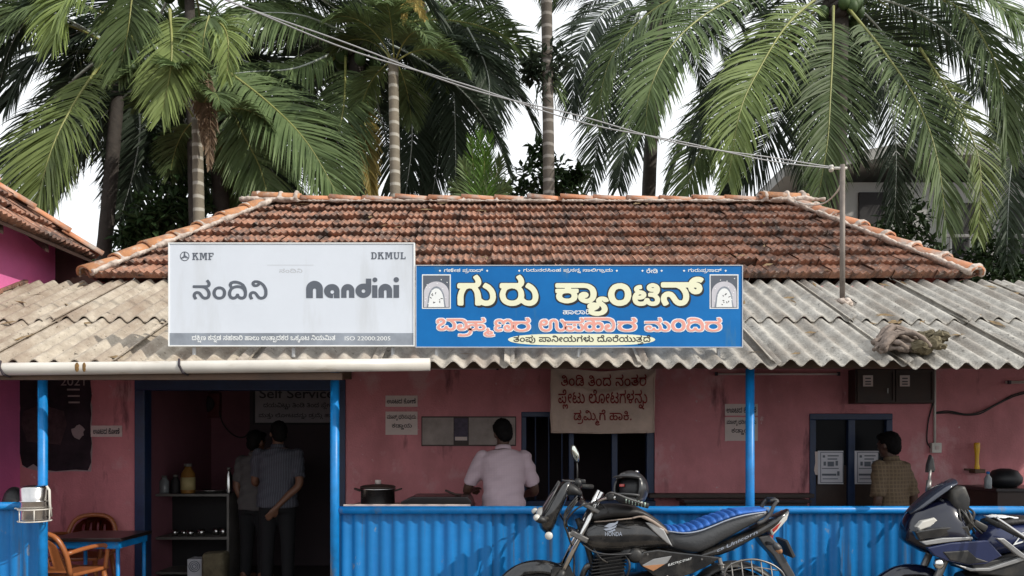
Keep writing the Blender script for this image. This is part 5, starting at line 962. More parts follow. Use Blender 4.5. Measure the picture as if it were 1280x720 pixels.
def sheet(bm, x0, n, y0, y1, dz, pitch=0.146, amp=0.025, seed=0, skew=0.0):
    rnd = random.Random(seed)
    sub, rows = 10, 8
    tilt = rnd.uniform(-0.008, 0.008)
    tops, bots = [], []
    for j in range(rows + 1):
        v = j / rows
        y = y0 + (y1 - y0) * v
        ra, rb = [], []
        for i in range(n * sub + 1):
            x = x0 + i * pitch / sub
            z = canopy_z(y) + dz + amp * math.cos(2 * math.pi * i / sub) + tilt * (i / (n * sub) - 0.5)
            e = rnd.uniform(-0.004, 0.004) if j == 0 else 0
            ra.append(bm.verts.new((x + skew * v, y + e, z)))
            rb.append(bm.verts.new((x + skew * v, y + e, z - 0.009)))
        tops.append(ra)
        bots.append(rb)
    m = n * sub
    for j in range(rows):
        for i in range(m):
            bm.faces.new((tops[j][i], tops[j][i + 1], tops[j + 1][i + 1], tops[j + 1][i]))
            bm.faces.new((bots[j][i], bots[j + 1][i], bots[j + 1][i + 1], bots[j][i + 1]))
    for i in range(m):
        bm.faces.new((tops[0][i], bots[0][i], bots[0][i + 1], tops[0][i + 1]))
        bm.faces.new((tops[rows][i], tops[rows][i + 1], bots[rows][i + 1], bots[rows][i]))
    for j in range(rows):
        bm.faces.new((tops[j][0], tops[j + 1][0], bots[j + 1][0], bots[j][0]))
        bm.faces.new((tops[j][m], bots[j][m], bots[j + 1][m], tops[j + 1][m]))


canopy = bpy.data.objects.new('canopy', None)
COL.objects.link(canopy)
canopy.parent = bld
sheet_mats = [m_sheet_tan, m_sheet_tan, m_sheet_tan, m_sheet_mix, m_sheet_mix, m_sheet_mix, m_sheet_grey, m_sheet_grey, m_sheet_grey, m_sheet_grey, m_sheet_grey, m_sheet_grey]
cpitch = 0.146
for k in range(12):
    x0 = -4.80 + k * cpitch * 6.5
    for row, (y0, y1, dz) in enumerate(((5.4, 6.50, 0.0), (6.30, 7.47, 0.028))):
        bm = bmesh.new()
        nn = 7
        sheet(bm, x0 + (0.0 if k % 2 == 0 else 0.0), nn, y0 + (0.02 if k % 3 == 1 else 0), y1, dz + (0.012 if k % 2 else 0.0), seed=k * 3 + row)
        for f in bm.faces:
            f.smooth = True
        o = obj('roof_sheet', bm, sheet_mats[k], canopy)
        me = o.data
        me.set_sharp_from_angle(angle=rad(50))
bm = bmesh.new()
for y in (5.66, 6.55, 7.3):
    bm = bmesh.new()
    box2(bm, (-4.75, y - 0.03, canopy_z(y) - 0.125), (6.0, y + 0.03, canopy_z(y) - 0.04))
    obj('purlin', bm, m_wood, canopy)
for x in (-3.5, -1.31, 0.3, 1.79, 3.4, 5.2):
    bm = bmesh.new()
    prism(bm, [(x, 5.9, canopy_z(5.9) - 0.127), (x, 7.398, canopy_z(7.398) - 0.127), (x, 7.398, canopy_z(7.398) - 0.2), (x, 5.9, canopy_z(5.9) - 0.17)], (0.05, 0, 0))
    obj('rafter', bm, m_wood, canopy)
for px in (53.5, 418.5, 937.5, 1420):
    yp_ = 5.60 if px < 500 else 5.70
    x = (px - 640) / 950 * yp_
    bm = bmesh.new()
    tube(bm, [(x, yp_, 0.03), (x, yp_, canopy_z(yp_) - 0.07)], 0.033, 14)
    obj('verandah_post', bm, m_post, bld, True)

# gutter pipe along the left part of the eave
bm = bmesh.new()
g0, g1 = Vector((-4.70, 5.335, 1.985)), Vector((-0.575, 5.335, 2.030))
tube(bm, [g0, g0.lerp(g1, 0.33), g0.lerp(g1, 0.66), g1], 0.045, 16)
gut = obj('gutter_pipe', bm, m_pvc, bld, True)
bm = bmesh.new()
for t in (0.275, 0.578):
    bm = bmesh.new()
    c = g0.lerp(g1, t)
    tube(bm, [c + Vector((-0.012, -0.02, 0.055)), c + Vector((0, -0.05, 0.01)), c + Vector((0.02, -0.035, -0.04)), c + Vector((0.03, 0.02, -0.05))], 0.009, 6)
    obj('pipe_strap', bm, m_ink, gut)
bm = bmesh.new()
for dx, r in ((0, 0.016), (0.05, 0.013)):
    ball(bm, g0.lerp(g1, 0.405) + Vector((dx, -0.043, 0.004)), (r, 0.005, 0.034), 10)
obj('rust_stain', bm, m_rust, gut)
bm = bmesh.new()
box2(bm, (DX0 - 0.3, 5.36, 1.925), (-1.2, 5.40, 1.975))
obj('eave_board', bm, m_wood, bld)

# ------------------------------------------------------------------ blue sheet fences


def fence(name, x0, x1, ztop, label):
    f = thing(name, ((x0 + x1) / 2, 5.65, 0), label, 'fence')
    n = max(1, round((x1 - x0) / 1.05))
    for s in range(n):
        a, b = x0 + (x1 - x0) * s / n, x0 + (x1 - x0) * (s + 1) / n + (0.03 if s < n - 1 else 0)
        bm = bmesh.new()
        off = 0.003 * (s % 2)
        prev = None
        m = int((b - a) / 0.0078)
        for i in range(m + 1):
            x = a + (b - a) * i / m
            ph = ((x + 0.02 * s) / 0.098) % 1.0
            w = math.sin(2 * math.pi * ph)
            y = 5.645 + off - 0.0085 * math.copysign(abs(w) ** 0.8, w) + 0.006 * math.sin(x * 2.3 + 1.3 * s)
            cur = [bm.verts.new((x, y + 0.004 * math.sin(z * 3 + x), z)) for z in (0.05, 0.35, 0.65, ztop - 0.005)]
            if prev:
                for p, q in zip(range(3), range(1, 4)):
                    bm.faces.new((prev[p], cur[p], cur[q], prev[q]))
            prev = cur
        obj('corrugated_sheet', bm, m_fence, f, True)
    bm = bmesh.new()
    tube(bm, [(x0 - 0.01, 5.615, ztop), (x1 + 0.01, 5.615, ztop)], 0.03, 14)
    obj('top_rail', bm, m_post, f, True)
    bm = bmesh.new()
    tube(bm, [(x0, 5.685, 0.3), (x1, 5.685, 0.3)], 0.018, 8)
    for k in range(n + 1):
        x = x0 + (x1 - x0) * k / n
        tube(bm, [(x, 5.69, 0.0), (x, 5.69, ztop - 0.02)], 0.018, 8)
    obj('fence_frame', bm, m_post, f)
    return f


fence('sheet_fence', -1.275, 5.3, 0.982, 'long bright blue corrugated sheet fence with pipe rail behind the motorcycles')
fence('sheet_fence', -4.70, -3.50, 1.012, 'short bright blue corrugated sheet fence at the far left under the steel container')

# ------------------------------------------------------------------ neighbouring magenta house
nb = thing('magenta_house', (-7, 6.6, 0), 'magenta house with clay tiled roof beyond the left end of the canteen', 'house')
NX, NY1, NXE, NZE = -4.79, 8.06, -4.43, 3.40
bm = bmesh.new()
box2(bm, (-9.5, 5.6, 0), (NX, NY1 - 0.05, 3.62))
obj('wall', bm, m_magenta, nb)
nl = 2.6
bm = bmesh.new()
s3 = math.hypot(nl, nl * 0.86)
tile_slope(bm, (NXE, NY1, NZE), (0, -1, 0), (-nl, 0, nl * 0.86), lambda s: nl * s / s3, lambda s: 3.0, s3, 10, seed=31)
tile_slope(bm, (NXE, NY1, NZE), (-1, 0, 0), (0, -nl, nl * 0.86), lambda s: nl * s / s3, lambda s: 5.0, s3, 10, tw=0.4, seed=33)
nroof = obj('tiled_roof', bm, m_tile, nb)
bm = bmesh.new()
cap_tiles(bm, (NXE, NY1, NZE + 0.03), (NXE - nl, NY1 - nl, NZE + nl * 0.86 + 0.03), 0.10, 0.36, 15)
obj('hip_tiles', bm, m_ridge, nroof, True)
bm = bmesh.new()
for k in range(5):
    y = 5.3 + k * 0.65
    bm = bmesh.new()
    prism(bm, [(NXE - 0.02, y, NZE - 0.03), (-5.2, y, NZE + 0.62), (-5.2, y, NZE + 0.52), (NXE - 0.02, y, NZE - 0.10)], (0, 0.05, 0))
    obj('rafter', bm, m_darkwood, nb)
bm = bmesh.new()
prism(bm, [(NXE + 0.02, 5.1, NZE - 0.02), (-5.4, 5.1, NZE + 0.80), (-5.4, 5.1, NZE + 0.78), (NXE + 0.02, 5.1, NZE - 0.04)], (0, 2.9, 0))
obj('roof_boards', bm, m_darkwood, nb)
bm = bmesh.new()
prism(bm, [(NX - 0.3, 7.97, 2.6), (-4.16, 7.97, 2.6), (-4.16, 7.97, 3.2), (-4.43, 7.97, 3.375), (NX - 0.3, 7.97, 3.99)], (0, .06, 0))
obj('rear_boarding', bm, m_darkwood, nb)
bm = bmesh.new()
rnd = random.Random(4)
for k in range(9):
    y = 6.4 + k * 0.125
    box(bm, (-4.80, y, canopy_z(y) + 0.05), (0.10, 0.15, 0.03), Euler((rad(25), rnd.uniform(-.2, .2), rnd.uniform(-.15, .15))).to_matrix(), 0.004)
obj('flashing_tiles', bm, m_tile, nb)

# ------------------------------------------------------------------ distant white building at the right
fb = thing('white_house', (10.5, 20.5, 0), 'pale two storey house with dark windows half hidden behind the right palm', 'house')
m_render = mat('pale_grey_render', (0.42, 0.42, 0.41), 0.85, var=0.15, scale=1)
bm = bmesh.new()
box2(bm, (6.9, 18, 0), (15, 24, 7.6))
box2(bm, (12.6, 16.9, 0), (15.2, 18, 4.8))
obj('wall', bm, m_render, fb)
bm = bmesh.new()
prism(bm, [(6.2, 17.3, 7.75), (8.8, 17.3, 8.25), (15.5, 17.3, 8.25), (15.5, 17.3, 8.0), (8.8, 17.3, 8.0), (6.2, 17.3, 7.5)], (0, 7, 0))
box2(bm, (12.4, 16.6, 4.8), (15.4, 18, 5.0))
obj('roof_slab', bm, m_render, fb)
for x0, x1, z0, z1 in ((7.2, 7.75, 6.3, 7.35), (8.2, 8.85, 6.05, 7.35), (10.4, 11.2, 5.8, 7.1), (8.0, 9.0, 3.5, 4.7), (11.6, 12.2, 5.8, 7.1)):
    bm = bmesh.new()
    box2(bm, (x0, 17.94, z0), (x1, 18.01, z1))
    w = obj('window', bm, m_dark, fb)
    bm = bmesh.new()
    box2(bm, (x0 - 0.08, 17.86, z0 - 0.08), (x1 + 0.08, 18.012, z0 - 0.002))
    obj('sill', bm, m_render, w)
bm = bmesh.new()
for k in range(7):
    tube(bm, [(9.2 + 0.45 * k, 17.5, 5.3), (9.2 + 0.45 * k, 17.5, 6.2)], 0.03, 6)
tube(bm, [(9.1, 17.5, 6.2), (12.1, 17.5, 6.2)], 0.04, 6)
tube(bm, [(9.1, 17.5, 5.3), (12.1, 17.5, 5.3)], 0.04, 6)
obj('balcony_railing', bm, m_galv, fb)

# dead leaves and twigs fallen on the canopy and roof
m_litter = mat('dead_leaf_litter', (0.10, 0.06, 0.03), 0.9, var=0.5, scale=30, col2=(0.22, 0.15, 0.07))
rnd = random.Random(77)
bm = bmesh.new()
for k in range(150):
    if k < 110:
        x, y = rnd.uniform(-4.6, 5.4), 5.45 + 1.95 * rnd.random() ** 0.8
        z = canopy_z(y) + 0.022 + (0.03 if y > 6.3 else 0)
        if rnd.random() < .3:
            y = 6.27 + rnd.uniform(-.03, .02)
            z = canopy_z(y) + .02
    else:
        t = rnd.random()
        y = RY0 + (RY1 - RY0) * t
        x, z = rnd.uniform(-2.8, 3.2), RZ0 + (RZ1 - RZ0) * t + .07
    a = rnd.uniform(0, 6.28)
    L = rnd.uniform(.03, .10)
    w = L * rnd.uniform(.08, .35)
    d = Vector((math.cos(a), math.sin(a), CS * math.sin(a)))
    s_ = Vector((-math.sin(a), math.cos(a), CS * math.cos(a)))
    c = Vector((x, y, z))
    v = [bm.verts.new(c - d * L), bm.verts.new(c + s_ * w + Vector((0, 0, .008))), bm.verts.new(c + d * L + Vector((0, 0, .004))), bm.verts.new(c - s_ * w)]
    bm.faces.new(v)
o = obj('leaf_litter', bm, m_litter)
o['kind'] = 'stuff'

# ------------------------------------------------------------------ trees
def leaf_mat(name, col, col2, rough=0.55, trans=0.28, ov=0.25, spec=0.3):
    m = mat(name, col, rough, var=0.25, scale=1.6, col2=col2, sharp=0.25, objvar=ov, spec=spec)
    n, l = m.node_tree.nodes, m.node_tree.links
    b = n['Principled BSDF']
    tr = n.new('ShaderNodeBsdfTranslucent')
    mx = n.new('ShaderNodeMixShader')
    mx.inputs[0].default_value = trans
    l.new(b.inputs['Base Color'].links[0].from_socket, tr.inputs['Color'])
    l.new(b.outputs['BSDF'], mx.inputs[1])
    l.new(tr.outputs['BSDF'], mx.inputs[2])
    l.new(mx.outputs['Shader'], n['Material Output'].inputs['Surface'])
    return m


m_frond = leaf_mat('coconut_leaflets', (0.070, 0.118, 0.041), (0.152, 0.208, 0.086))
m_frond_lit = leaf_mat('lit_tone_coconut_leaflets', (0.15, 0.215, 0.055), (0.26, 0.33, 0.11))  # paler copies, here and next: sunlight put into the leaf colour
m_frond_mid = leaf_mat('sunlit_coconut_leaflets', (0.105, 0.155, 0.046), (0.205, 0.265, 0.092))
m_frond_dark = leaf_mat('shade_tone_coconut_leaflets', (0.026, 0.043, 0.026), (0.052, 0.074, 0.046), ov=0.2)  # darker copy: shade at the back of the crowns put into the colour
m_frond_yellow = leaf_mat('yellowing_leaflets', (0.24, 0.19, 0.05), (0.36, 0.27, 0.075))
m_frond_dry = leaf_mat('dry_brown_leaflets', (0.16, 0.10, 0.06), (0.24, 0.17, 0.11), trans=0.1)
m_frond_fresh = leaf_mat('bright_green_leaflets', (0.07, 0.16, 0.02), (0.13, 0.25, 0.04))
m_rachis = mat('frond_midrib', (0.26, 0.27, 0.08), 0.45, var=0.2)
m_rachis_pale = mat('pale_frond_midrib', (0.42, 0.46, 0.42), 0.4, var=0.2)
m_leaf = leaf_mat('broad_leaves', (0.018, 0.042, 0.014), (0.04, 0.075, 0.025), trans=0.15)
m_leaf2 = leaf_mat('light_broad_leaves', (0.05, 0.10, 0.03), (0.09, 0.15, 0.05), trans=0.2)
m_trunk_dark = mat('dark_palm_bark', (0.05, 0.042, 0.036), 0.9, var=0.4, scale=6, bump=0.6, bscale=18)


def ringed_bark(name, a, b, scale):
    m = mat(name, a, 0.85, var=0.25, scale=4, bump=0.3, bscale=30)
    n, l = m.node_tree.nodes, m.node_tree.links
    bs = n['Principled BSDF']
    src = bs.inputs['Base Color'].links[0].from_socket
    tc = n.new('ShaderNodeTexCoord')
    w = n.new('ShaderNodeTexWave')
    w.bands_direction = 'Z'
    w.inputs['Scale'].default_value = scale
    w.inputs['Distortion'].default_value = 0.6
    w.inputs['Detail Scale'].default_value = 2
    rp = n.new('ShaderNodeValToRGB')
    rp.color_ramp.elements[0].position = 0.78
    rp.color_ramp.elements[1].position = 0.93
    mx = n.new('ShaderNodeMix')
    mx.data_type = 'RGBA'
    mx.inputs[7].default_value = (*b, 1)
    l.new(tc.outputs['Object'], w.inputs['Vector'])
    l.new(w.outputs['Fac'], rp.inputs['Fac'])
    l.new(rp.outputs['Color'], mx.inputs[0])
    l.new(src, mx.inputs[6])
    l.new(mx.outputs[2], bs.inputs['Base Color'])
    return m


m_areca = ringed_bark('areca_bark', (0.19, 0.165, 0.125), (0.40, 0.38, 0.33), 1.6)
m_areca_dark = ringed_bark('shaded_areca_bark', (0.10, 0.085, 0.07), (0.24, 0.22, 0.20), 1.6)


def frond_mesh(name, ctrl, leaf=0.95, per=125, droop=0.55, width=0.036, seed=0, mats=None, nrm=None, rr=0.028, start=0.10,
               ang=(66, 24), ragged=0.12):
    """one pinnate leaf along control points: a midrib with two rows of drooping leaflets"""
    rnd = random.Random(seed)
    droop *= 0.62
    leaf *= 1.14
    pts = curve_pts(ctrl, 36)
    L = sum((b - a).length for a, b in zip(pts, pts[1:]))
    bm = bmesh.new()
    tube(bm, pts, [rr * (1 - 0.86 * (i / 36) ** 0.8) for i in range(37)], 5)
    for f in bm.faces:
        f.smooth = True
    nmid = len(bm.faces)
    up0 = Vector(nrm).normalized() if nrm is not None else None
    for i in range(per):
        s = start + (1 - start) * (i + rnd.uniform(-0.3, 0.3)) / per
        s = min(max(s, start), 0.995)
        u = s * 36
        k = min(int(u), 35)
        p = pts[k].lerp(pts[k + 1], u - k)
        T = (pts[min(k + 2, 36)] - pts[max(k - 1, 0)]).normalized()
        N = up0 if up0 is not None else Vector((0, -0.55, 0.85))
        S = T.cross(N)
        S = S.normalized() if S.length > 0.05 else T.orthogonal().normalized()
        Nn = S.cross(T).normalized()
        prof = min(1.0, 0.45 + 2.2 * (s - start)) * (1 - 0.62 * max(0, (s - 0.45) / 0.55) ** 1.6)
        a = rad(ang[0] + (ang[1] - ang[0]) * s)
        for sg in (-1, 1):
            if rnd.random() < 0.02:
                continue
            ln = leaf * prof * rnd.uniform(1 - ragged * 1.3, 1 + ragged * 0.5)
            aa = a + rnd.uniform(-0.12, 0.12)
            d = (S * sg * math.sin(aa) + T * math.cos(aa) + Nn * rnd.uniform(0.02, 0.26)).normalized()
            dr = droop * rnd.uniform(0.7, 1.3)
            w = width * rnd.uniform(0.75, 1.15)
            q = p.copy()
            prev = None
            nseg = 4
            tw = rnd.uniform(-0.5, 0.5)
            wd = T * math.cos(tw) + Nn * math.sin(tw)
            for j in range(nseg + 1):
                t = j / nseg
                dd = (d + Vector((0, 0, -1)) * dr * t * t * 1.6).normalized()
                if j:
                    q = q + dd * (ln / nseg)
                ww = w * (0.55, 1.0, 0.9, 0.6, 0.06)[j] * 0.5
                wv = (wd - dd * wd.dot(dd))
                wv = wv.normalized() if wv.length > 0.05 else T
                cur = (bm.verts.new(q + wv * ww), bm.verts.new(q - wv * ww))
                if prev:
                    fc = bm.faces.new((prev[0], prev[1], cur[1], cur[0]))
                    fc.material_index = 1
                prev = cur
    me = bpy.data.meshes.new(name)
    bm.to_mesh(me)
    bm.free()
    for m in (mats or (m_rachis, m_frond)):
        me.materials.append(m)
    return me


def add_frond(parent, me, local=True):
    o = bpy.data.objects.new('frond', me)
    COL.objects.link(o)
    o.parent = parent
    if not local:
        me.transform(Matrix.Translation(-wloc(parent)))
    return o


def generic_frond(pitch0, length, bend, seed, mats, leaf=0.9, per=105, droop=0.55):
    """frond leaving the origin along +X at an angle and arching over"""
    pts = []
    p = Vector((0.12, 0, 0))
    n = 8
    for i in range(n + 1):
        pts.append(p.copy())
        a = rad(pitch0 - bend * ((i + 0.5) / n) ** 1.15)
        p = p + Vector((math.cos(a), 0, math.sin(a))) * (length / n)
    return frond_mesh('frond', pts, leaf, per, droop, 0.038, seed, mats, (0, 0, 1) if abs(pitch0) < 200 else None, start=0.2)


FR = {}


def generic_set(key, mats, length=4.2):
    if key not in FR:
        FR[key] = [generic_frond(p0, length, b, i + len(FR) * 10, mats) for i, (p0, b) in enumerate(((62, 100), (35, 95), (5, 80), (-25, 55), (-48, 35)))]
    return FR[key]


def trunk_mesh(bm, pts, r0, r1, seg=14, rings=True, seed=0):
    P_ = curve_pts(pts, 40)
    tube(bm, P_, [(r0 + (r1 - r0) * i / 40) * (1 + (0.035 if rings and i % 2 else 0)) for i in range(41)], seg)


def coconut_palm(base, crown, label, fills, heroes, rt=0.15, group='coconut palms behind the canteen', seed=0, lean=0.0, nuts=True, reach=1.0):
    base, crown = Vector(base), Vector(crown)
    t = thing('coconut_palm', base, label, 'palm tree', group)
    bm = bmesh.new()
    mid = base.lerp(crown, 0.45) + Vector((lean, 0, 0))
    trunk_mesh(bm, [base + Vector((0, 0, -0.2)), mid, crown], rt * 1.25, rt * 0.85)
    obj('trunk', bm, m_trunk_dark, t, True)
    bm = bmesh.new()
    rnd = random.Random(seed)
    lumps(bm, [crown + Vector((rnd.uniform(-.18, .18), rnd.uniform(-.18, .18), rnd.uniform(-.4, .1))) for _ in range(14)], 0.14, seed)
    obj('crown_shaft', bm, m_trunk_dark, t, True)
    if nuts:
        bm = bmesh.new()
        for _ in range(9):
            a = rnd.uniform(0, 6.28)
            ball(bm, crown + Vector((math.cos(a) * 0.32, math.sin(a) * 0.32, rnd.uniform(-.55, -.25))), (0.11, 0.11, 0.14), 10)
        obj('coconuts', bm, m_leaf2, t, True)
    for key, mats, n, tiers in fills:
        ms = generic_set(key, mats)
        for i in range(n):
            o = add_frond(t, ms[tiers[i % len(tiers)]])
            o.location = crown - base
            o.rotation_euler = (rnd.uniform(-0.25, 0.25), rnd.uniform(-0.12, 0.12), -0.25 + ((i * 0.618 + seed * 0.37) % 1.0) * 3.64 + rnd.uniform(-0.1, 0.1))
            sc = rnd.uniform(0.85, 1.1) * reach
            o.scale = (sc, sc, sc)
    for ctrl, mats, kw in heroes:
        me = frond_mesh('frond', [P(*c) for c in ctrl], mats=mats, **kw)
        add_frond(t, me, False)
    return t


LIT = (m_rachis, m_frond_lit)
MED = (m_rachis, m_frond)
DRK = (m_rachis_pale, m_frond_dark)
FRW = (0, -1, 0.35)

# the big palm at the right
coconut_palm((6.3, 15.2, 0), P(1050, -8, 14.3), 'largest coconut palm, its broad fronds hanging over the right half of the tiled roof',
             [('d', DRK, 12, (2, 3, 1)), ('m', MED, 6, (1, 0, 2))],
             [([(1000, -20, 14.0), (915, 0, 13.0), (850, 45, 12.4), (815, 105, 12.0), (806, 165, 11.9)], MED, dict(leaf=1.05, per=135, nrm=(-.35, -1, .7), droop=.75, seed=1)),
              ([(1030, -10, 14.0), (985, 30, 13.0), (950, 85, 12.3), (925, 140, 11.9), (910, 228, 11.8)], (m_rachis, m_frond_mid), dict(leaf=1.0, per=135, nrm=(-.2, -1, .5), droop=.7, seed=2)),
              ([(1042, 8, 14.0), (1041, 60, 13.2), (1038, 120, 12.8), (1034, 180, 12.6), (1020, 262, 12.6)], MED, dict(leaf=1.0, per=135, nrm=(0, -1, .35), droop=.6, seed=3)),
              ([(1060, 10, 14.0), (1105, 65, 13.1), (1148, 130, 12.5), (1172, 200, 12.2), (1183, 285, 12.2)], MED, dict(leaf=1.05, per=135, nrm=(.2, -1, .4), droop=.65, seed=4)),
              ([(1090, -20, 14.0), (1190, 5, 13.0), (1235, 60, 12.4), (1255, 120, 12.2), (1258, 185, 12.2)], MED, dict(leaf=1.1, per=135, nrm=(.4, -1, .7), droop=.8, seed=5)),
              ([(1150, 60, 14.6), (1200, 140, 14.2), (1225, 210, 14.0), (1222, 300, 13.9)], (m_rachis, m_frond_lit), dict(leaf=.8, per=90, nrm=(.2, -1, .4), droop=.7, seed=6)),
              ([(1000, 40, 15.0), (930, 110, 14.6), (880, 180, 14.4), (850, 258, 14.3)], MED, dict(leaf=1.0, per=125, nrm=(-.2, -1, .5), droop=.6, seed=7)),
              ([(1010, 60, 15.0), (985, 120, 14.8), (950, 190, 14.6), (905, 250, 14.5)], DRK, dict(leaf=1.0, per=125, nrm=(-.2, -1, .5), droop=.6, seed=8)),
              ([(1120, -30, 13.6), (1210, -10, 12.8), (1275, 30, 12.2), (1320, 100, 11.9)], MED, dict(leaf=1.1, per=125, nrm=(.4, -1, .9), droop=.8, seed=9)),
              ([(1000, -25, 14.4), (900, -20, 14.4), (820, 10, 14.4), (765, 70, 14.4), (745, 150, 14.4)], MED, dict(leaf=1.0, per=125, nrm=(-.4, -1, .8), droop=.8, seed=10)),
              ([(1075, 20, 15.2), (1110, 110, 15.3), (1120, 190, 15.4), (1118, 275, 15.4)], DRK, dict(leaf=1.0, per=110, nrm=(.1, -1, .4), droop=.6, seed=12))],
             rt=0.19, seed=1)
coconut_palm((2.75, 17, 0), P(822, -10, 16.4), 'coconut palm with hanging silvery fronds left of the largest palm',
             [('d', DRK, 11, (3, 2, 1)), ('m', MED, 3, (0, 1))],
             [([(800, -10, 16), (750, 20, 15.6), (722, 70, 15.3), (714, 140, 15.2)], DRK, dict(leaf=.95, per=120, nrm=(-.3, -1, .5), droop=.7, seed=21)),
              ([(800, 10, 16), (775, 70, 15.6), (752, 150, 15.4), (738, 235, 15.3)], DRK, dict(leaf=.9, per=120, nrm=(-.3, -1, .4), droop=.6, seed=22)),
              ([(810, 20, 16), (800, 90, 15.6), (785, 160, 15.4), (772, 235, 15.3)], DRK, dict(leaf=.9, per=120, nrm=(-.1, -1, .4), droop=.6, seed=23))],
             seed=5, reach=0.62)
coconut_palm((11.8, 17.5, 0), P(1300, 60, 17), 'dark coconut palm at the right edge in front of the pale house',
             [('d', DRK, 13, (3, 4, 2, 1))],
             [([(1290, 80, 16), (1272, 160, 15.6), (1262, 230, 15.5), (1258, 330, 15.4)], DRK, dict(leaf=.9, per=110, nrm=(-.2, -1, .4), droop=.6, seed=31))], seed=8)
# the cluster at the left
coconut_palm((-7.7, 12.6, 0), P(152, 62, 12.6), 'leaning coconut palm at the far left with one broad sunlit frond',
             [('d', DRK, 11, (2, 3, 1)), ('m', MED, 4, (1, 0))],
             [([(128, 76, 12.0), (88, 138, 11.3), (62, 195, 11.0), (42, 275, 10.9)], LIT, dict(leaf=1.15, per=135, nrm=(-.3, -1, .6), droop=.5, seed=41)),
              ([(140, 20, 12.4), (90, 5, 12.0), (40, 12, 11.7), (-20, 60, 11.5)], MED, dict(leaf=1.0, per=125, nrm=(-.3, -1, 1.0), droop=.9, seed=42)),
              ([(150, 75, 13), (110, 150, 12.7), (60, 180, 12.5), (0, 200, 12.5)], DRK, dict(leaf=.9, per=120, nrm=(-.3, -1, .5), droop=.7, seed=43)),
              ([(160, 75, 13), (175, 150, 12.8), (168, 210, 12.8), (150, 275, 12.8)], DRK, dict(leaf=.9, per=120, nrm=(.1, -1, .5), droop=.6, seed=44)),
              ([(160, 30, 13.1), (100, 40, 13.1), (40, 75, 13.1), (10, 130, 13.1)], DRK, dict(leaf=1.0, per=120, nrm=(-.3, -1, .6), droop=.9, seed=45))],
             lean=0.25, seed=2, rt=0.115)
coconut_palm((-5.03, 12.3, 0), P(236, -40, 12.2), 'tall coconut palm with a bright frond hanging straight down at the left',
             [('d', DRK, 9, (2, 3, 1)), ('m', MED, 5, (1, 2, 0))],
             [([(212, 12, 11.2), (215, 50, 10.9), (213, 90, 10.8), (202, 145, 10.7)], LIT, dict(leaf=.75, per=110, nrm=(-.1, -1, .35), droop=.5, seed=51)),
              ([(190, -40, 11.0), (130, -30, 10.7), (85, 0, 10.5), (68, 50, 10.4)], LIT, dict(leaf=.85, per=120, nrm=(-.3, -1, .7), droop=.8, seed=52)),
              ([(170, -30, 11.3), (165, 0, 11.1), (160, 40, 11.0), (150, 90, 11.0)], MED, dict(leaf=.8, per=110, nrm=(-.2, -1, .4), droop=.6, seed=53))], seed=3, rt=0.085)
coconut_palm((-2.95, 14.4, 0), P(446, 45, 13.6), 'coconut palm with level fronds and dark trunk behind the white sign',
             [('d', DRK, 12, (3, 2, 1)), ('m', MED, 4, (0, 1))],
             [([(430, 60, 13.2), (370, 85, 12.7), (310, 90, 12.4), (262, 96, 12.2)], (m_rachis_pale, m_frond), dict(leaf=.95, per=120, nrm=(0, -1, .5), droop=2.2, seed=61)),
              ([(430, 40, 13.2), (380, 20, 12.8), (330, 16, 12.5), (285, 22, 12.3)], (m_rachis_pale, m_frond), dict(leaf=.95, per=120, nrm=(0, -1, .5), droop=2.3, seed=62)),
              ([(432, 70, 13.3), (430, 130, 12.9), (420, 190, 12.8), (425, 268, 12.8)], MED, dict(leaf=.9, per=120, nrm=(0, -1, .4), droop=.5, seed=63)),
              ([(455, 110, 13.3), (456, 160, 13.0), (458, 200, 12.9), (466, 248, 12.9)], (m_rachis, m_frond_yellow), dict(leaf=.45, per=90, nrm=(0, -1, .3), droop=.8, seed=64)),
              ([(420, 70, 13.4), (350, 140, 13.1), (310, 190, 13.0), (290, 262, 13.0)], MED, dict(leaf=.95, per=120, nrm=(-.2, -1, .5), droop=.5, seed=65))], seed=4, rt=0.17)
coconut_palm((-4.6, 13.1, 0), P(262, 62, 12.6), 'coconut palm with one long dark frond arching down to the roof ridge',
             [('d', DRK, 9, (3, 2, 1))],
             [([(275, 82, 12.2), (335, 128, 11.9), (385, 180, 11.8), (432, 262, 11.8)], MED, dict(leaf=1.05, per=135, nrm=(.25, -1, .6), droop=.55, seed=71)),
              ([(268, 90, 12.3), (300, 160, 12.1), (325, 210, 12.0), (340, 268, 12.0)], MED, dict(leaf=.8, per=120, nrm=(.2, -1, .4), droop=.5, seed=72))], seed=6, rt=0.13, nuts=False)
coconut_palm((-1.5, 15.4, 0), P(525, -15, 14.6), 'coconut palm with a single silvery frond hanging against the open sky',
             [('d', DRK, 12, (3, 2, 1)), ('m', MED, 4, (0, 1))],
             [([(555, -5, 14.2), (590, 45, 13.8), (611, 100, 13.6), (607, 168, 13.5)], DRK, dict(leaf=.95, per=125, nrm=(.3, -1, .4), droop=.55, seed=81)),
              ([(530, 0, 14.3), (560, 70, 14.0), (568, 130, 13.9), (570, 235, 13.9)], DRK, dict(leaf=.85, per=125, nrm=(.1, -1, .4), droop=.5, seed=82)),
              ([(520, 60, 14.4), (516, 130, 14.2), (514, 190, 14.1), (505, 255, 14.1)], DRK, dict(leaf=.8, per=125, nrm=(0, -1, .4), droop=.5, seed=83)),
              ([(525, 20, 14.2), (538, 50, 14.0), (545, 80, 13.9), (548, 110, 13.9)], LIT, dict(leaf=.6, per=80, nrm=(0, -1, .4), droop=.5, seed=84)),
              ([(525, 30, 14.5), (545, 100, 14.4), (550, 170, 14.3), (540, 250, 14.3)], DRK, dict(leaf=.85, per=125, nrm=(0, -1, .4), droop=.5, seed=85))], seed=7, rt=0.15, reach=0.6)


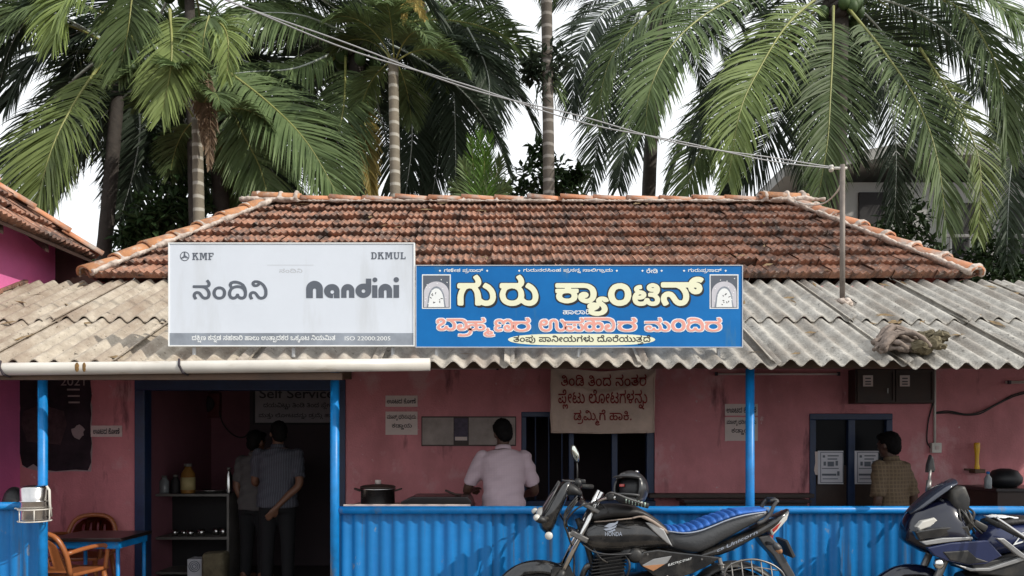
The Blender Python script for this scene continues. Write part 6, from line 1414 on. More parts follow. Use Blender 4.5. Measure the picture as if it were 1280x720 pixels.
def areca_palm(px, d, r, ztop, label, m, heroes=(), extra=None, g='slim ringed palm trunks behind the roof'):
    x = (px - 640) / 950 * d
    t = thing('areca_palm', (x, d, 0), label, 'palm tree', g)
    bm = bmesh.new()
    trunk_mesh(bm, [(x, d, -0.2), (x + 0.03, d, ztop * 0.5), (x - 0.02, d, ztop)], r * 1.1, r * 0.95, 12, seed=2)
    obj('trunk', bm, m, t, True)
    ms = generic_set('a', MED, 2.2)
    for i in range(7):
        o = add_frond(t, ms[(0, 1, 2)[i % 3]])
        o.location = (0, 0, ztop)
        o.rotation_euler = (0, 0, i * 2.4 + px)
        o.scale = (0.55, 0.55, 0.55)
    for ctrl, mats, kw in heroes:
        add_frond(t, frond_mesh('frond', [P(*c) for c in ctrl], mats=mats, **kw), False)
    return t


areca_palm(248, 11.6, 0.082, 6.4, 'slim pale ringed palm trunk behind the left hip, a dry brown frond hanging on it', m_areca,
           [([(258, 92, 11.4), (262, 130, 11.35), (263, 170, 11.35), (262, 212, 11.35)], (m_frond_dry, m_frond_dry), dict(leaf=.22, per=46, nrm=(0, -1, .2), droop=1.4, seed=91, start=0.0)),
            ([(256, 90, 11.4), (250, 120, 11.35), (254, 150, 11.35), (256, 185, 11.35)], (m_frond_dry, m_frond_dry), dict(leaf=.18, per=40, nrm=(0, -1, .2), droop=1.4, seed=92, start=0.0)),
            ([(262, 40, 11.3), (275, 30, 11.0), (285, 50, 10.9), (284, 100, 10.9)], (m_rachis, m_frond_lit), dict(leaf=.5, per=46, nrm=(0, -1, .4), droop=1.0, seed=93)),
            ([(258, 40, 11.3), (262, 20, 11.0), (256, 40, 10.9), (250, 90, 10.9)], MED, dict(leaf=.5, per=46, nrm=(0, -1, .4), droop=1.0, seed=94))])
areca_palm(493, 12.2, 0.082, 7.6, 'slim ringed palm trunk with yellow fronds at its top, behind the ridge', m_areca,
           [([(495, 20, 12.1), (503, -8, 11.8), (518, 0, 11.7), (532, 24, 11.6)], (m_frond_yellow, m_frond_yellow), dict(leaf=.22, per=40, nrm=(0, -1, .4), droop=.8, seed=95)),
            ([(494, 22, 12.1), (496, 0, 11.8), (504, -4, 11.7), (506, 30, 11.6)], (m_frond_yellow, m_frond_yellow), dict(leaf=.2, per=40, nrm=(0, -1, .4), droop=.8, seed=96))])
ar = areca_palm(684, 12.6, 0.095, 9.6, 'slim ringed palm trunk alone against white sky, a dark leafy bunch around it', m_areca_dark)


# leafy bunch growing on the lone trunk, and broadleaved trees
def leaf_cloud(bm, centres, n, size, seed=0, flat=0.5, out=0.4):
    rnd = random.Random(seed)
    for _ in range(n):
        c, r = centres[rnd.randrange(len(centres))]
        d = Vector((rnd.gauss(0, 1), rnd.gauss(0, 1), rnd.gauss(0, 1))).normalized() * (rnd.random() ** 0.45)
        p = Vector(c) + Vector((d.x * r[0], d.y * r[1], d.z * r[2]))
        ax = (d * out + Vector((rnd.gauss(0, .6), rnd.gauss(0, .6), rnd.gauss(-.3, .5)))).normalized()
        sd = ax.cross(Vector((rnd.gauss(0, .4), rnd.gauss(0, .4), 1))).normalized()
        s = size * rnd.uniform(0.6, 1.25)
        w = s * flat * 0.5
        nn = ax.cross(sd) * (s * 0.12)
        v = [bm.verts.new(p), bm.verts.new(p + ax * s * .4 + sd * w - nn), bm.verts.new(p + ax * s), bm.verts.new(p + ax * s * .4 - sd * w - nn), bm.verts.new(p + ax * s * .45)]
        bm.faces.new((v[0], v[1], v[4]))
        bm.faces.new((v[1], v[2], v[4]))
        bm.faces.new((v[2], v[3], v[4]))
        bm.faces.new((v[3], v[0], v[4]))


bm = bmesh.new()
cs = [(P(667, 72, 12.55), (.2, .16, .26)), (P(700, 70, 12.55), (.2, .16, .3)), (P(684, 98, 12.6), (.2, .2, .22)), (P(662, 92, 12.6), (.12, .12, .15))]
leaf_cloud(bm, cs, 420, 0.16, 3, 0.45)
rnd = random.Random(9)
for k in range(9):
    a = P(684 + rnd.uniform(-16, 16), 105, 12.5 + rnd.uniform(-.1, .1))
    tube(bm, [a, a + Vector((rnd.uniform(-.05, .05), 0, -0.2)), a + Vector((rnd.uniform(-.1, .1), 0, -rnd.uniform(.3, .55)))], 0.008, 4)
o = obj('leafy_bunch', bm, m_frond_dark, ar)
del bm


def broad_tree(base, clumps, label, n, size, m, seed, limbs=True, cat='tree', group=None, name='leafy_tree', flat=0.45):
    base = Vector(base)
    t = thing(name, base, label, cat, group)
    bm = bmesh.new()
    zc = min(c[0].z for c in clumps)
    trunk_mesh(bm, [base + Vector((0, 0, -.2)), base + Vector((.1, 0, zc * .5)), base + Vector((0, 0, zc))], 0.14, 0.08, 9, False)
    for c, r in clumps:
        tube(bm, curve_pts([base + Vector((0, 0, zc * .7)), (base + Vector((0, 0, zc))).lerp(c, .5), c], 6), [.06, .055, .05, .04, .03, .02, .012], 6)
    obj('trunk', bm, m_trunk_dark, t, True)
    bm = bmesh.new()
    leaf_cloud(bm, clumps, n, size, seed, flat)
    obj('crown', bm, m, t)
    return t


rnd = random.Random(14)
broad_tree((-5.6, 12.9, 0), [(P(232, 225, 12.8), (.55, .5, .55)), (P(205, 265, 12.6), (.45, .5, .35)), (P(185, 285, 12.6), (.3, .4, .25)), (P(240, 275, 12.8), (.6, .5, .4)), (P(222, 190, 12.9), (.35, .4, .4)), (P(165, 300, 12.6), (.25, .3, .2))],
           'dark broadleaved tree standing beside the slim trunk at the left hip', 2300, 0.20, m_leaf, 5)
broad_tree((0.7, 13.6, 0), [(P(668, 222, 13.4), (.5, .4, .28)), (P(650, 240, 13.4), (.45, .4, .2)), (P(690, 212, 13.5), (.35, .3, .2)), (P(675, 190, 13.5), (.22, .2, .16)), (P(712, 228, 13.5), (.22, .2, .2)), (P(698, 243, 13.4), (.5, .4, .15)), (P(722, 218, 13.5), (.12, .12, .12))],
           'small dark green tree peeping over the middle of the ridge by the lone trunk', 900, 0.19, m_leaf, 6)
broad_tree((-9.2, 17, 0), [(P(138, 322, 17), (.45, .5, .22)), (P(120, 332, 17), (.4, .5, .2)), (P(155, 330, 17), (.35, .4, .2))],
           'light green bush showing low between the magenta house and the roof', 700, 0.15, m_leaf2, 7, cat='bush', name='bush')
broad_tree((10.0, 16.4, 0), [(P(1130, 275, 16.2), (.5, .5, .5)), (P(1110, 300, 16), (.4, .4, .4)), (P(1245, 310, 15.8), (.6, .5, .7)), (P(1215, 335, 15.8), (.6, .5, .4)), (P(1265, 345, 15.8), (.5, .5, .4)), (P(1150, 320, 16), (.6, .5, .4))],
           'dark shrubby tree in front of the pale house at the right', 2200, 0.2, m_leaf, 8)
# young palm with upright bright fronds
yp = thing('young_palm', (P(603, 250, 13.0).x, 13.0, 0), 'young palm with upright bright green fronds above the ridge', 'palm tree')
bm = bmesh.new()
trunk_mesh(bm, [(yp.location.x, 13, -.1), (yp.location.x, 13, 2), (yp.location.x, 13, 4.3)], 0.11, 0.08, 10, False)
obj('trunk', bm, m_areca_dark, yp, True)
for k, (tx, ty, c) in enumerate(((588, 172, 0), (600, 160, 0), (612, 168, 0), (578, 200, 1), (626, 196, 1), (606, 185, 0), (566, 235, 1), (636, 232, 1))):
    add_frond(yp, frond_mesh('frond', [P(603, 285, 13), P(603 + (tx - 603) * .3, 255, 12.95), P(603 + (tx - 603) * .7, 215 + (ty - 172) * .4, 12.9), P(tx, ty, 12.8)],
                             leaf=.30, per=34, droop=.25, width=.030, seed=100 + k, nrm=(0, -1, .3), rr=.02, start=0.12, ang=(50, 20), mats=(m_rachis, m_frond_fresh if c == 0 else m_frond)), False)

# ------------------------------------------------------------------ the two big signs on the canopy edge


def rect_frame(bm, x0, x1, z0, z1, y, w, t):
    box2(bm, (x0, y - t, z0), (x0 + w, y, z1))
    box2(bm, (x1 - w, y - t, z0), (x1, y, z1))
    box2(bm, (x0 + w, y - t + .0005, z0), (x1 - w, y, z0 + w))
    box2(bm, (x0 + w, y - t + .0005, z1 - w), (x1 - w, y, z1))


DS = 5.5


def S(px, py, dy=0.0):
    p = P(px, py, DS)
    p.y = DS - dy
    return p


def arch_letter(x0, x1, y0, y1, slot, r_slot=True):
    """rounded-top n: outer outline with a slot from below, as one contour"""
    R = (x1 - x0) / 2
    cx = (x0 + x1) / 2
    pts = [(x0, y0), (x0, y1 - R)]
    pts = [(x0, y0)] + [(cx - R * math.cos(math.pi * k / 16), y1 - R + R * math.sin(math.pi * k / 16)) for k in range(17)] + [(x1, y0)]
    s = slot / 2
    top = y1 - R * 0.95
    pts += [(cx + s, y0)] + [(cx + s * math.cos(math.pi * k / 8), top - s + s * math.sin(math.pi * k / 8)) for k in range(9)] + [(cx - s, y0)]
    return pts


def circ(cx, cy, r, n=20, cw=False):
    return [(cx + r * math.cos(2 * math.pi * k / n * (-1 if cw else 1)), cy + r * math.sin(2 * math.pi * k / n * (-1 if cw else 1))) for k in range(n)]


SLAB = {
    'K': [[(0, 0), (4.2, 0), (4.2, 1.3), (0, 1.3)], [(0, 8.7), (4.2, 8.7), (4.2, 10), (0, 10)], [(1, 1.2), (3.2, 1.2), (3.2, 8.8), (1, 8.8)], [(3.1, 3.6), (7.6, 8.8), (5.4, 8.8), (3.1, 6.0)], [(4.6, 5.6), (7.4, 1.2), (9.6, 1.2), (5.9, 7.0)], [(6.2, 0), (10, 0), (10, 1.3), (6.2, 1.3)], [(5, 8.7), (9, 8.7), (9, 10), (5, 10)]],
    'M': [[(0, 0), (3.6, 0), (3.6, 1.3), (0, 1.3)], [(8.4, 0), (12, 0), (12, 1.3), (8.4, 1.3)], [(1, 1.2), (2.6, 1.2), (2.6, 10), (1, 10)], [(9.0, 1.2), (11.2, 1.2), (11.2, 10), (9.0, 10)], [(0, 8.7), (2.8, 8.7), (2.8, 10), (0, 10)], [(9, 8.7), (12, 8.7), (12, 10), (9, 10)], [(2.4, 10), (5.3, 2), (6.7, 2), (4.4, 10)], [(5.4, 2), (6.8, 2), (9.2, 10), (7.6, 10)]],
    'F': [[(0, 0), (4.6, 0), (4.6, 1.3), (0, 1.3)], [(1, 1.2), (3.2, 1.2), (3.2, 8.8), (1, 8.8)], [(0, 8.7), (8.4, 8.7), (8.4, 10), (0, 10)], [(7.1, 6.6), (8.4, 6.6), (8.4, 9), (7.1, 9)], [(3, 4.4), (6.4, 4.4), (6.4, 5.8), (3, 5.8)]],
    'D': [[(1, 0.5), (3.2, 0.5), (3.2, 9.5), (1, 9.5)], [(0, 0), (5.5, 0), (5.5, 1.3), (0, 1.3)], [(0, 8.7), (5.5, 8.7), (5.5, 10), (0, 10)], [(5.4, 0), (7.6, 1), (8.9, 3.2), (8.9, 6.8), (7.6, 9), (5.4, 10), (5.4, 8.7), (6.3, 7.8), (6.8, 6.4), (6.8, 3.6), (6.3, 2.2), (5.4, 1.3)]],
    'U': [[(0, 8.7), (4, 8.7), (4, 10), (0, 10)], [(6, 8.7), (9.6, 8.7), (9.6, 10), (6, 10)], [(1, 3), (3.1, 3), (3.1, 8.9), (1, 8.9)], [(7.2, 3), (8.6, 3), (8.6, 8.9), (7.2, 8.9)], [(1, 3.2), (1.6, 1.2), (3.2, 0), (6.2, 0), (8, 1.2), (8.6, 3.2), (7.2, 3.2), (6.4, 1.6), (4.2, 1.5), (3.1, 3.2)]],
    'L': [[(0, 0), (8, 0), (8, 1.3), (0, 1.3)], [(0, 8.7), (4.4, 8.7), (4.4, 10), (0, 10)], [(1, 1.2), (3.2, 1.2), (3.2, 8.8), (1, 8.8)], [(6.8, 1.2), (8, 1.2), (8, 3.6), (6.8, 3.6)]]}


def slab_letters(parent, txt, p0, p1):
    wid = {'K': 10, 'M': 12, 'F': 8.4, 'D': 9, 'U': 9.6, 'L': 8}
    tot = sum(wid[c] for c in txt) + 1.6 * (len(txt) - 1)
    sx, sz = (p1.x - p0.x) / tot, (p1.z - p0.z) / 10
    bm = bmesh.new()
    x = 0
    for c in txt:
        for k, pl in enumerate(SLAB[c]):
            prism(bm, [(p0.x + (x + a) * sx, DS - .0005, p0.z + b * sz) for a, b in pl], (0, -.0012 - .00012 * k, 0))
        x += wid[c] + 1.6
    obj('lettering', bm, m_greylet, parent)


def white_sign():
    t = thing('signboard', S(364, 434), 'wide white signboard with slate grey lettering, left of the blue sign on the canopy edge', 'sign')
    bm = bmesh.new()
    box2(bm, S(212, 416.3, -0.028), S(517, 305.0, 0.0))
    obj('panel', bm, m_white, t)
    bm = bmesh.new()
    box2(bm, S(212, 431.5, -0.027), S(517, 416.3, 0.001))
    obj('footer_band', bm, m_greyband, t)
    bm = bmesh.new()
    rect_frame(bm, S(210.6, 0).x, S(518.4, 0).x, S(0, 433).z, S(0, 303.4).z, DS + 0.03, 0.008, 0.036)
    obj('frame', bm, m_whitelet, t)
    for px in (240, 365, 490):
        bm = bmesh.new()
        x = S(px, 0).x
        tube(bm, [(x, DS + 0.04, canopy_z(DS) + 0.02), (x, DS + 0.04, S(0, 306).z)], 0.014, 6)
        tube(bm, [(x, DS + 0.04, S(0, 312).z), (x, DS + 0.75, canopy_z(DS + .75) + 0.03)], 0.012, 6)
        obj('bracket', bm, m_galv, t)
    lettering('lettering', S(241, 374.5), S(334.5, 349.5), m_greylet, t, key='nandini')
    # rounded latin letters, outlines in the units of a 7.2x enlargement
    f = lambda y: 235 - y
    C = [arch_letter(165, 315, 0, 160, 30)]
    # a
    C += [[(405, f(235))] + [(395 - 70 * math.sin(math.pi * k / 14), f(170) - 65 * math.cos(math.pi * k / 14)) for k in range(15)] + [(400, f(105))] +
          [(400 + 65 * math.sin(math.pi / 2 * k / 8), f(170) + 65 * math.cos(math.pi / 2 * k / 8)) for k in range(9)] + [(465, f(235)), (414, f(235)), (414, f(200)), (407, f(200))], circ(400, f(178), 17, 16, True)]
    C += [arch_letter(480, 598, 3, 130, 23)]
    C += [[(750, f(55)), (750, f(165))] + [(679 + 71 * math.cos(-math.pi * k / 18), f(167) + 66 * math.sin(-math.pi * k / 18)) for k in range(19)] +
          [(679 - 71 * math.cos(math.pi / 2 * k / 8), f(167) + 66 * math.sin(math.pi / 2 * k / 8)) for k in range(1, 9)] + [(702, f(101)), (702, f(55))], circ(680, f(170), 17, 16, True)]
    C += [[(758, f(232)), (758, f(116)), (805, f(116)), (805, f(232))], circ(783, f(66), 22)]
    C += [arch_letter(815, 938, 3, 132, 24)]
    C += [[(950, f(232)), (950, f(114)), (1000, f(114)), (1000, f(232))], circ(975, f(65), 24)]
    me_parts = lettering('lettering', S(382.8, 372.6), S(498.9, 346.4), m_greylet, t, contours=C)
    for txt, a, b in (('KMF', (240.5, 325), (267, 316)), ('DKMUL', (464, 324), (507, 315.3))):
        slab_letters(t, txt, S(*a), S(*b))
    bm = bmesh.new()
    c = S(231, 320.3, 0.002)
    for k in range(24):
        a0, a1 = 2 * math.pi * k / 24, 2 * math.pi * (k + 1) / 24
        q = [c + Vector((math.cos(a) * r, 0, math.sin(a) * r)) for a, r in ((a0, .034), (a1, .034), (a1, .029), (a0, .029))]
        bm.faces.new([bm.verts.new(v) for v in q])
    for k in range(3):
        a = math.pi / 2 + k * 2 * math.pi / 3
        d = Vector((math.cos(a), 0, math.sin(a)))
        s = Vector((-math.sin(a), 0, math.cos(a)))
        q = [c + d * .029 + s * .004, c + s * .009 - d * .004, c - s * .004, c + d * .029 - s * .003]
        q = [v + Vector((0, -.0003 * (k + 1), 0)) for v in q]
        bm.faces.new([bm.verts.new(v) for v in q])
    obj('emblem', bm, m_greylet, t)
    lettering('footer_lettering', S(240, 428.5), S(419, 418.6), m_whitelet, t, key='footer')
    lettering('footer_lettering', S(431, 425.5), S(488, 420.5), m_whitelet, t, text='ISO 22000:2005')
    lettering('faded_lettering', S(349, 341), S(378, 335.5), m_faint, t, key='nandini', thick=0.0006)
    bm = bmesh.new()
    box2(bm, S(334, 331.6, 0.0006), S(392, 331.1, -0.0005))
    obj('faded_line', bm, m_faint, t)


white_sign()


def blue_sign():
    t = thing('signboard', S(724, 436), 'long bright blue signboard with cream and pink lettering, right of the white sign', 'sign')
    x0, x1 = 520.5, 927.5
    bm = bmesh.new()
    box2(bm, S(x0, 433.5, -0.025), S(x1, 332.5, 0.0))
    obj('panel', bm, m_signblue, t)
    bm = bmesh.new()
    rect_frame(bm, S(519.5, 0).x, S(928.5, 0).x, S(0, 434.5).z, S(0, 331.3).z, DS + 0.027, 0.006, 0.032)
    obj('frame', bm, m_faint, t)
    for px in (545, 724, 900):
        bm = bmesh.new()
        x = S(px, 0).x
        tube(bm, [(x, DS + 0.04, canopy_z(DS) + 0.02), (x, DS + 0.04, S(0, 334).z)], 0.014, 6)
        tube(bm, [(x, DS + 0.04, S(0, 340).z), (x, DS + 0.6, canopy_z(DS + .6) + 0.03)], 0.012, 6)
        obj('bracket', bm, m_galv, t)
    # shadow lettering then cream lettering; one word at a time
    items = run_items('guru')
    boxes = [(571.5, 620, 343.5, 382.5), (624.5, 673, 343.5, 382.5), (694, 761, 354, 395), (760, 789, 354, 382.5), (790.5, 825, 354, 382.5), (826, 879.5, 346, 382.5)]
    for (g, x), (bx0, bx1, bt, bb) in zip(items, boxes):
        C = glyph_contours(GLYPHS[g])
        big = []
        for dx, dy, mt, th in ((2.2, 2.4, m_black, .0012), (0, 0, m_cream, .003)):
            lettering('lettering', S(bx0 + dx, bb + dy), S(bx1 + dx, bt + dy), mt, t, contours=C, thick=th)
        for dx, dy in ((-1.3, -.9), (1.3, -.9), (-1.3, 1.0), (1.3, 1.2)):
            lettering('letter_outline', S(bx0 + dx, bb + dy), S(bx1 + dx, bt + dy), m_black, t, contours=C, thick=.0013 + .00015 * (dx > 0) + .0003 * (dy > 0))
    items = run_items('brah')
    bb_, bt_ = 414.5, 398.0
    spans = [(545.5, 590, 398, 420.5), (584, 618.5, 397, 421), (618, 642, 399, 414.5), (641, 663, 397, 414.5), (674, 708, 399, 414.5), (706, 730, 397, 414.5), (730, 769, 397, 414.5), (772, 796, 397, 414.5), (806, 838, 397, 414.5), (839, 857, 399, 414.5), (858, 880, 397, 414.5), (881, 902, 397, 414.5)]
    for (g, x), (a, b, tp, bo) in zip(items, spans):
        C = glyph_contours(GLYPHS[g])
        lettering('lettering', S(a, bo), S(b, tp), m_pinklet, t, contours=C, thick=.0035)
        for k, (dx, dy) in enumerate(((-1.0, -.8), (1.0, -.8), (-1.0, .8), (1.0, .8))):
            lettering('letter_outline', S(a + dx, bo + dy), S(b + dx, tp + dy), m_whitelet, t, contours=C, thick=.0016 + .00025 * k)
    # oval band
    bm = bmesh.new()
    y = DS - 0.0014
    ov = [S(727 + 92 * math.copysign(abs(math.cos(a)) ** .55, math.cos(a)) + 0, 424.5 + 7.2 * math.sin(a), .0014) for a in [2 * math.pi * k / 48 for k in range(48)]]
    prism(bm, ov, (0, .001, 0))
    obj('oval_band', bm, m_cream, t)
    lettering('lettering', S(642, 430.5), S(813, 418.8), m_black, t, key='tampu', thick=.003)
    lettering('lettering', S(703.5, 393), S(740, 386.5), m_whitelet, t, key='haladi')
    for k, a, b in (('top1', 555, 604), ('top2', 654, 766), ('top3', 808, 822), ('top4', 860, 902)):
        lettering('lettering', S(a, 341.5), S(b, 335.5), m_whitelet, t, key=k)
        for x in (a - 5, b + 5):
            bm = bmesh.new()
            box(bm, S(x, 338.5, .001), (.012, .002, .012), Euler((0, rad(45), 0)).to_matrix())
            obj('ornament', bm, m_whitelet, t)
    # the two framed pictures: a plain seated idol under an arch, in grey and white
    for px in (545.5, 905):
        bm = bmesh.new()
        box2(bm, S(px - 18, 386, .0015), S(px + 18, 343, 0))
        pf = obj('picture', bm, m_whitelet, t)
        bm = bmesh.new()
        box2(bm, S(px - 16.6, 384.6, .003), S(px + 16.6, 344.4, .0012))
        obj('picture_ground', bm, m_greylet, pf)
        bm = bmesh.new()
        prism(bm, [S(px + 15.5 * math.cos(math.pi * k / 16), 366 - 14 * math.sin(math.pi * k / 16), .0032) for k in range(17)] + [S(px - 15.5, 384.2, .0032), S(px + 15.5, 384.2, .0032)], (0, -.0006, 0))
        obj('picture_arch', bm, m_paper_white, pf)
        bm = bmesh.new()
        prism(bm, [S(px + 10.5 * math.cos(math.pi * k / 12), 376 - 18 * math.sin(math.pi * k / 12), .0042) for k in range(13)] + [S(px - 12, 384, .0042), S(px + 12, 384, .0042)], (0, -.0006, 0))
        obj('picture_niche', bm, m_greyband, pf)
        bm = bmesh.new()
        prism(bm, [S(px + 9 * math.cos(math.pi * k / 12), 376 - 15.5 * math.sin(math.pi * k / 12), .0050) for k in range(13)] + [S(px - 10, 384, .005), S(px + 10, 384, .005)], (0, -.0006, 0))
        rr = random.Random(int(px))
        for k in range(16):
            x, y_ = px + rr.uniform(-15, 15), rr.uniform(347, 381)
            box(bm, S(x, y_, .0045), (.008, .001, .006), Euler((0, rr.uniform(0, 3), 0)).to_matrix())
        obj('picture_figure', bm, m_whitelet, pf)
        bm = bmesh.new()
        for k in range(9):
            x, y_ = px + rr.uniform(-7, 7), rr.uniform(366, 382)
            box(bm, S(x, y_, .0062), (rr.uniform(.006, .016), .001, .005), Euler((0, rr.uniform(0, 3), 0)).to_matrix())
        obj('picture_lines', bm, m_ink, pf)


blue_sign()

# ------------------------------------------------------------------ mast, overhead cable, bundle on the canopy
mx_, my_ = P(1053, 383, 6.79).x, 6.79
mast = thing('conduit_mast', (mx_, my_, canopy_z(my_)), 'thin rusty steel mast on the right of the canopy carrying the overhead cable', 'pole')
bm = bmesh.new()
ztop = P(0, 206, my_).z
tube(bm, [(mx_, my_, canopy_z(my_) - .1), (mx_, my_, ztop)], 0.023, 12)
obj('pipe', bm, m_mast, mast, True)
bm = bmesh.new()
tube(bm, [(mx_ - .10, my_, ztop - .03), (mx_ + .04, my_, ztop - .03)], 0.012, 6)
lathe(bm, (mx_ - .10, my_, ztop - .06), [(.0, 0), (.018, 0), (.022, .02), (.012, .03), (.022, .04), (.018, .055), (0, .055)], seg=10)
obj('insulator', bm, m_pvc, mast, True)
bm = bmesh.new()
rnd = random.Random(2)
lumps(bm, [(mx_ + rnd.uniform(-.07, .07), my_ + rnd.uniform(-.07, .05), canopy_z(my_) + rnd.uniform(.01, .05)) for _ in range(14)], .04, 3)
obj('cement_collar', bm, m_mortar, mast, True)
bm = bmesh.new()
tube(bm, curve_pts([(mx_, my_ - .02, ztop - .12), P(1046, 240, 7.1), P(1030, 254, 7.9), P(1010, 256, 8.7), P(990, 250, 9.35)], 16), .008, 6)
obj('drop_wire', bm, m_pvc, mast, True)

ca, cb = Vector((mx_ - .10, my_, ztop - .03)), P(150, -55, 5.2)
cable = bmesh.new()
for k in range(2):
    pts = []
    for i in range(41):
        t = i / 40
        p = ca.lerp(cb, t)
        p.z -= 4 * 0.22 * t * (1 - t) + (0.018 * math.sin(t * 19 + k * 3.1)) * (t * (1 - t) * 4) ** .5
        p.z += 0.012 * k
        pts.append(p)
    tube(cable, pts, 0.005, 6)
tag(obj('overhead_cable', cable, m_cable, None, True), 'pale twin strand cable sagging across the palms to the steel mast', 'cable')
bm = bmesh.new()
pts = [(mx_ + .03, my_ - .03, canopy_z(my_) + .08)] + [P(px, py, d) for px, py, d in ((1085, 386, 6.74), (1130, 394, 6.68), (1190, 398, 6.64), (1260, 398, 6.64), (1320, 396, 6.64))]
tube(bm, curve_pts(pts, 24), 0.005, 5)
tag(obj('loose_wire', bm, m_cable_dark), 'thin dark wire lying across the grey canopy sheets right of the mast', 'wire')

# crumpled cloth bundle
m_cloth = mat('dirty_brown_cloth', (0.17, 0.13, 0.105), 0.95, var=0.4, scale=9, bump=0.8, bscale=22, col2=(0.25, 0.20, 0.17))
m_cloth2 = mat('olive_brown_cloth', (0.15, 0.125, 0.075), 0.95, var=0.4, scale=10, bump=0.8, bscale=25)
rag = thing('cloth_bundle', P(1130, 446, 5.6), 'crumpled brown cloth bundle lying on the edge of the grey canopy', 'cloth')
rnd = random.Random(5)
bm = bmesh.new()
for k in range(26):
    yy = 5.52 + rnd.uniform(-.06, .22)
    a, b = 1088 + rnd.uniform(0, 16), 1150 + rnd.uniform(-18, 14)
    z0 = canopy_z(yy) + .05
    A, B = P(a, 430, yy), P(b, 430, yy)
    h = rnd.uniform(.02, .16) * (1.0 - abs(yy - 5.6))
    pts = [Vector((A.x, yy - .02, z0 + h * .25)), Vector(((A.x * 2 + B.x) / 3, yy + rnd.uniform(-.03, .03), z0 + h)), Vector(((A.x + B.x * 2) / 3, yy + rnd.uniform(-.03, .03), z0 + h * rnd.uniform(.7, 1.1))), Vector((B.x, yy, z0 + h * .4))]
    tube(bm, curve_pts(pts, 10), [rnd.uniform(.012, .026) for _ in range(11)], 6)
obj('folded_sacking', bm, m_cloth, rag, True)
bm = bmesh.new()
for k in range(16):
    c = P(rnd.uniform(1138, 1175), 436, rnd.uniform(5.48, 5.7))
    c.z = canopy_z(c.y) + .05 + rnd.uniform(0, .09)
    vs = ball(bm, c, (rnd.uniform(.05, .09), rnd.uniform(.03, .06), rnd.uniform(.02, .055)), 12, Euler((rnd.uniform(-.7, .7), rnd.uniform(-.7, .7), rnd.uniform(0, 3))).to_matrix())
    for v in vs:
        v.co += Vector((rnd.uniform(-1, 1), rnd.uniform(-1, 1), rnd.uniform(-1, 1))) * .012
obj('crumpled_cloth', bm, m_cloth2, rag)

# ------------------------------------------------------------------ notices, boxes and pipes on the verandah wall
YN = YW - 0.004


def W(px, py, d=None, dy=0.0):
    d = d or YW
    p = P(px, py, d)
    p.y -= dy
    return p


def paper(name, px0, py0, px1, py1, m, d=YW, t=0.004, curl=0.012, bmx=None, seed=0):
    bm = bmx or bmesh.new()
    rnd = random.Random(seed + int(px0))
    a, b = W(px0, py1, d), W(px1, py0, d)
    n = 6
    g = []
    for i in range(n + 1):
        row = []
        for j in range(n + 1):
            u, v = i / n, j / n
            e = curl * (abs(u - .5) * 2) ** 3 * rnd.uniform(.4, 1) + 0.002 * rnd.random()
            row.append((a.x + (b.x - a.x) * u, d - t - e * (1 if (u - .5) * (v - .5) > 0 else .3), a.z + (b.z - a.z) * v))
        g.append(row)
    vs = [[bm.verts.new(p) for p in r] for r in g]
    bk = [[bm.verts.new((p[0], p[1] + .0015, p[2])) for p in r] for r in g]
    for i in range(n):
        for j in range(n):
            bm.faces.new((vs[i][j], vs[i + 1][j], vs[i + 1][j + 1], vs[i][j + 1]))
            bm.faces.new((bk[i][j], bk[i][j + 1], bk[i + 1][j + 1], bk[i + 1][j]))
    for i in range(n):
        bm.faces.new((vs[i][0], bk[i][0], bk[i + 1][0], vs[i + 1][0]))
        bm.faces.new((vs[i][n], vs[i + 1][n], bk[i + 1][n], bk[i][n]))
        bm.faces.new((vs[0][i], vs[0][i + 1], bk[0][i + 1], bk[0][i]))
        bm.faces.new((vs[n][i], bk[n][i], bk[n][i + 1], vs[n][i + 1]))
    return bm


def notice(px0, py0, px1, py1, lines, label, seed=0):
    c = W((px0 + px1) / 2, py1)
    t = thing('paper_notice', c, label, 'notice', 'paper notices on the pink wall')
    obj('sheet', paper('sheet', px0, py0, px1, py1, m_paper, curl=0.004, seed=seed), m_paper, t)
    for key, a, b, c_, d_ in lines:
        lettering('lettering', W(a, d_, dy=.0085), W(c_, b, dy=.0085), m_ink, t, key=key, thick=.0008)


notice(114, 532, 153, 546, [('lab1', 117, 535, 150, 542.5)], 'small single line notice left of the doorway beside the torn poster', 1)
notice(482, 494.5, 522, 508.5, [('lab1', 484, 498, 520, 504.5)], 'narrow single line notice right of the doorway, the upper of the pair')
notice(482, 514.5, 522, 543.5, [('lab2', 484, 518, 520, 526), ('lab3', 490, 529, 515, 537)], 'two line notice right of the doorway, just under a narrow one', 2)
notice(906, 505, 947, 519.5, [('lab1', 908, 508.5, 945, 516)], 'narrow single line notice half hidden by the right blue post', 3)
notice(906, 521.5, 947, 551, [('lab2', 908, 524.5, 945, 532.5), ('lab3', 914, 535, 940, 543.5)], 'two line notice half hidden by the right blue post', 4)

# long double notice board
m_board = mat('faded_grey_paper', (0.30, 0.255, 0.235), 0.85, var=0.3, scale=7)
nbt = thing('notice_board', W(586, 557), 'long faded grey notice board with dark middle panel behind the man in pink', 'board')
bm = bmesh.new()
box2(bm, W(527, 557.5, dy=.014), W(645, 520.5))
obj('backing', bm, m_darkwood, nbt)
for a, b in ((528, 567), (586, 644)):
    obj('panel', paper('panel', a, 522, b, 556, m_board, d=YW - .014, curl=.003, seed=a), m_board, nbt)
bm = bmesh.new()
m_purple = mat('purple_dark_print', (0.06, 0.045, 0.075), 0.7, var=0.5, scale=25)
box2(bm, W(568, 551, dy=.017), W(585, 523, dy=.0142))
obj('picture', bm, m_purple, nbt)
bm = bmesh.new()
box2(bm, W(569, 550.5, dy=.019), W(584, 546, dy=.0172))
obj('label_strip', bm, m_paper, nbt)

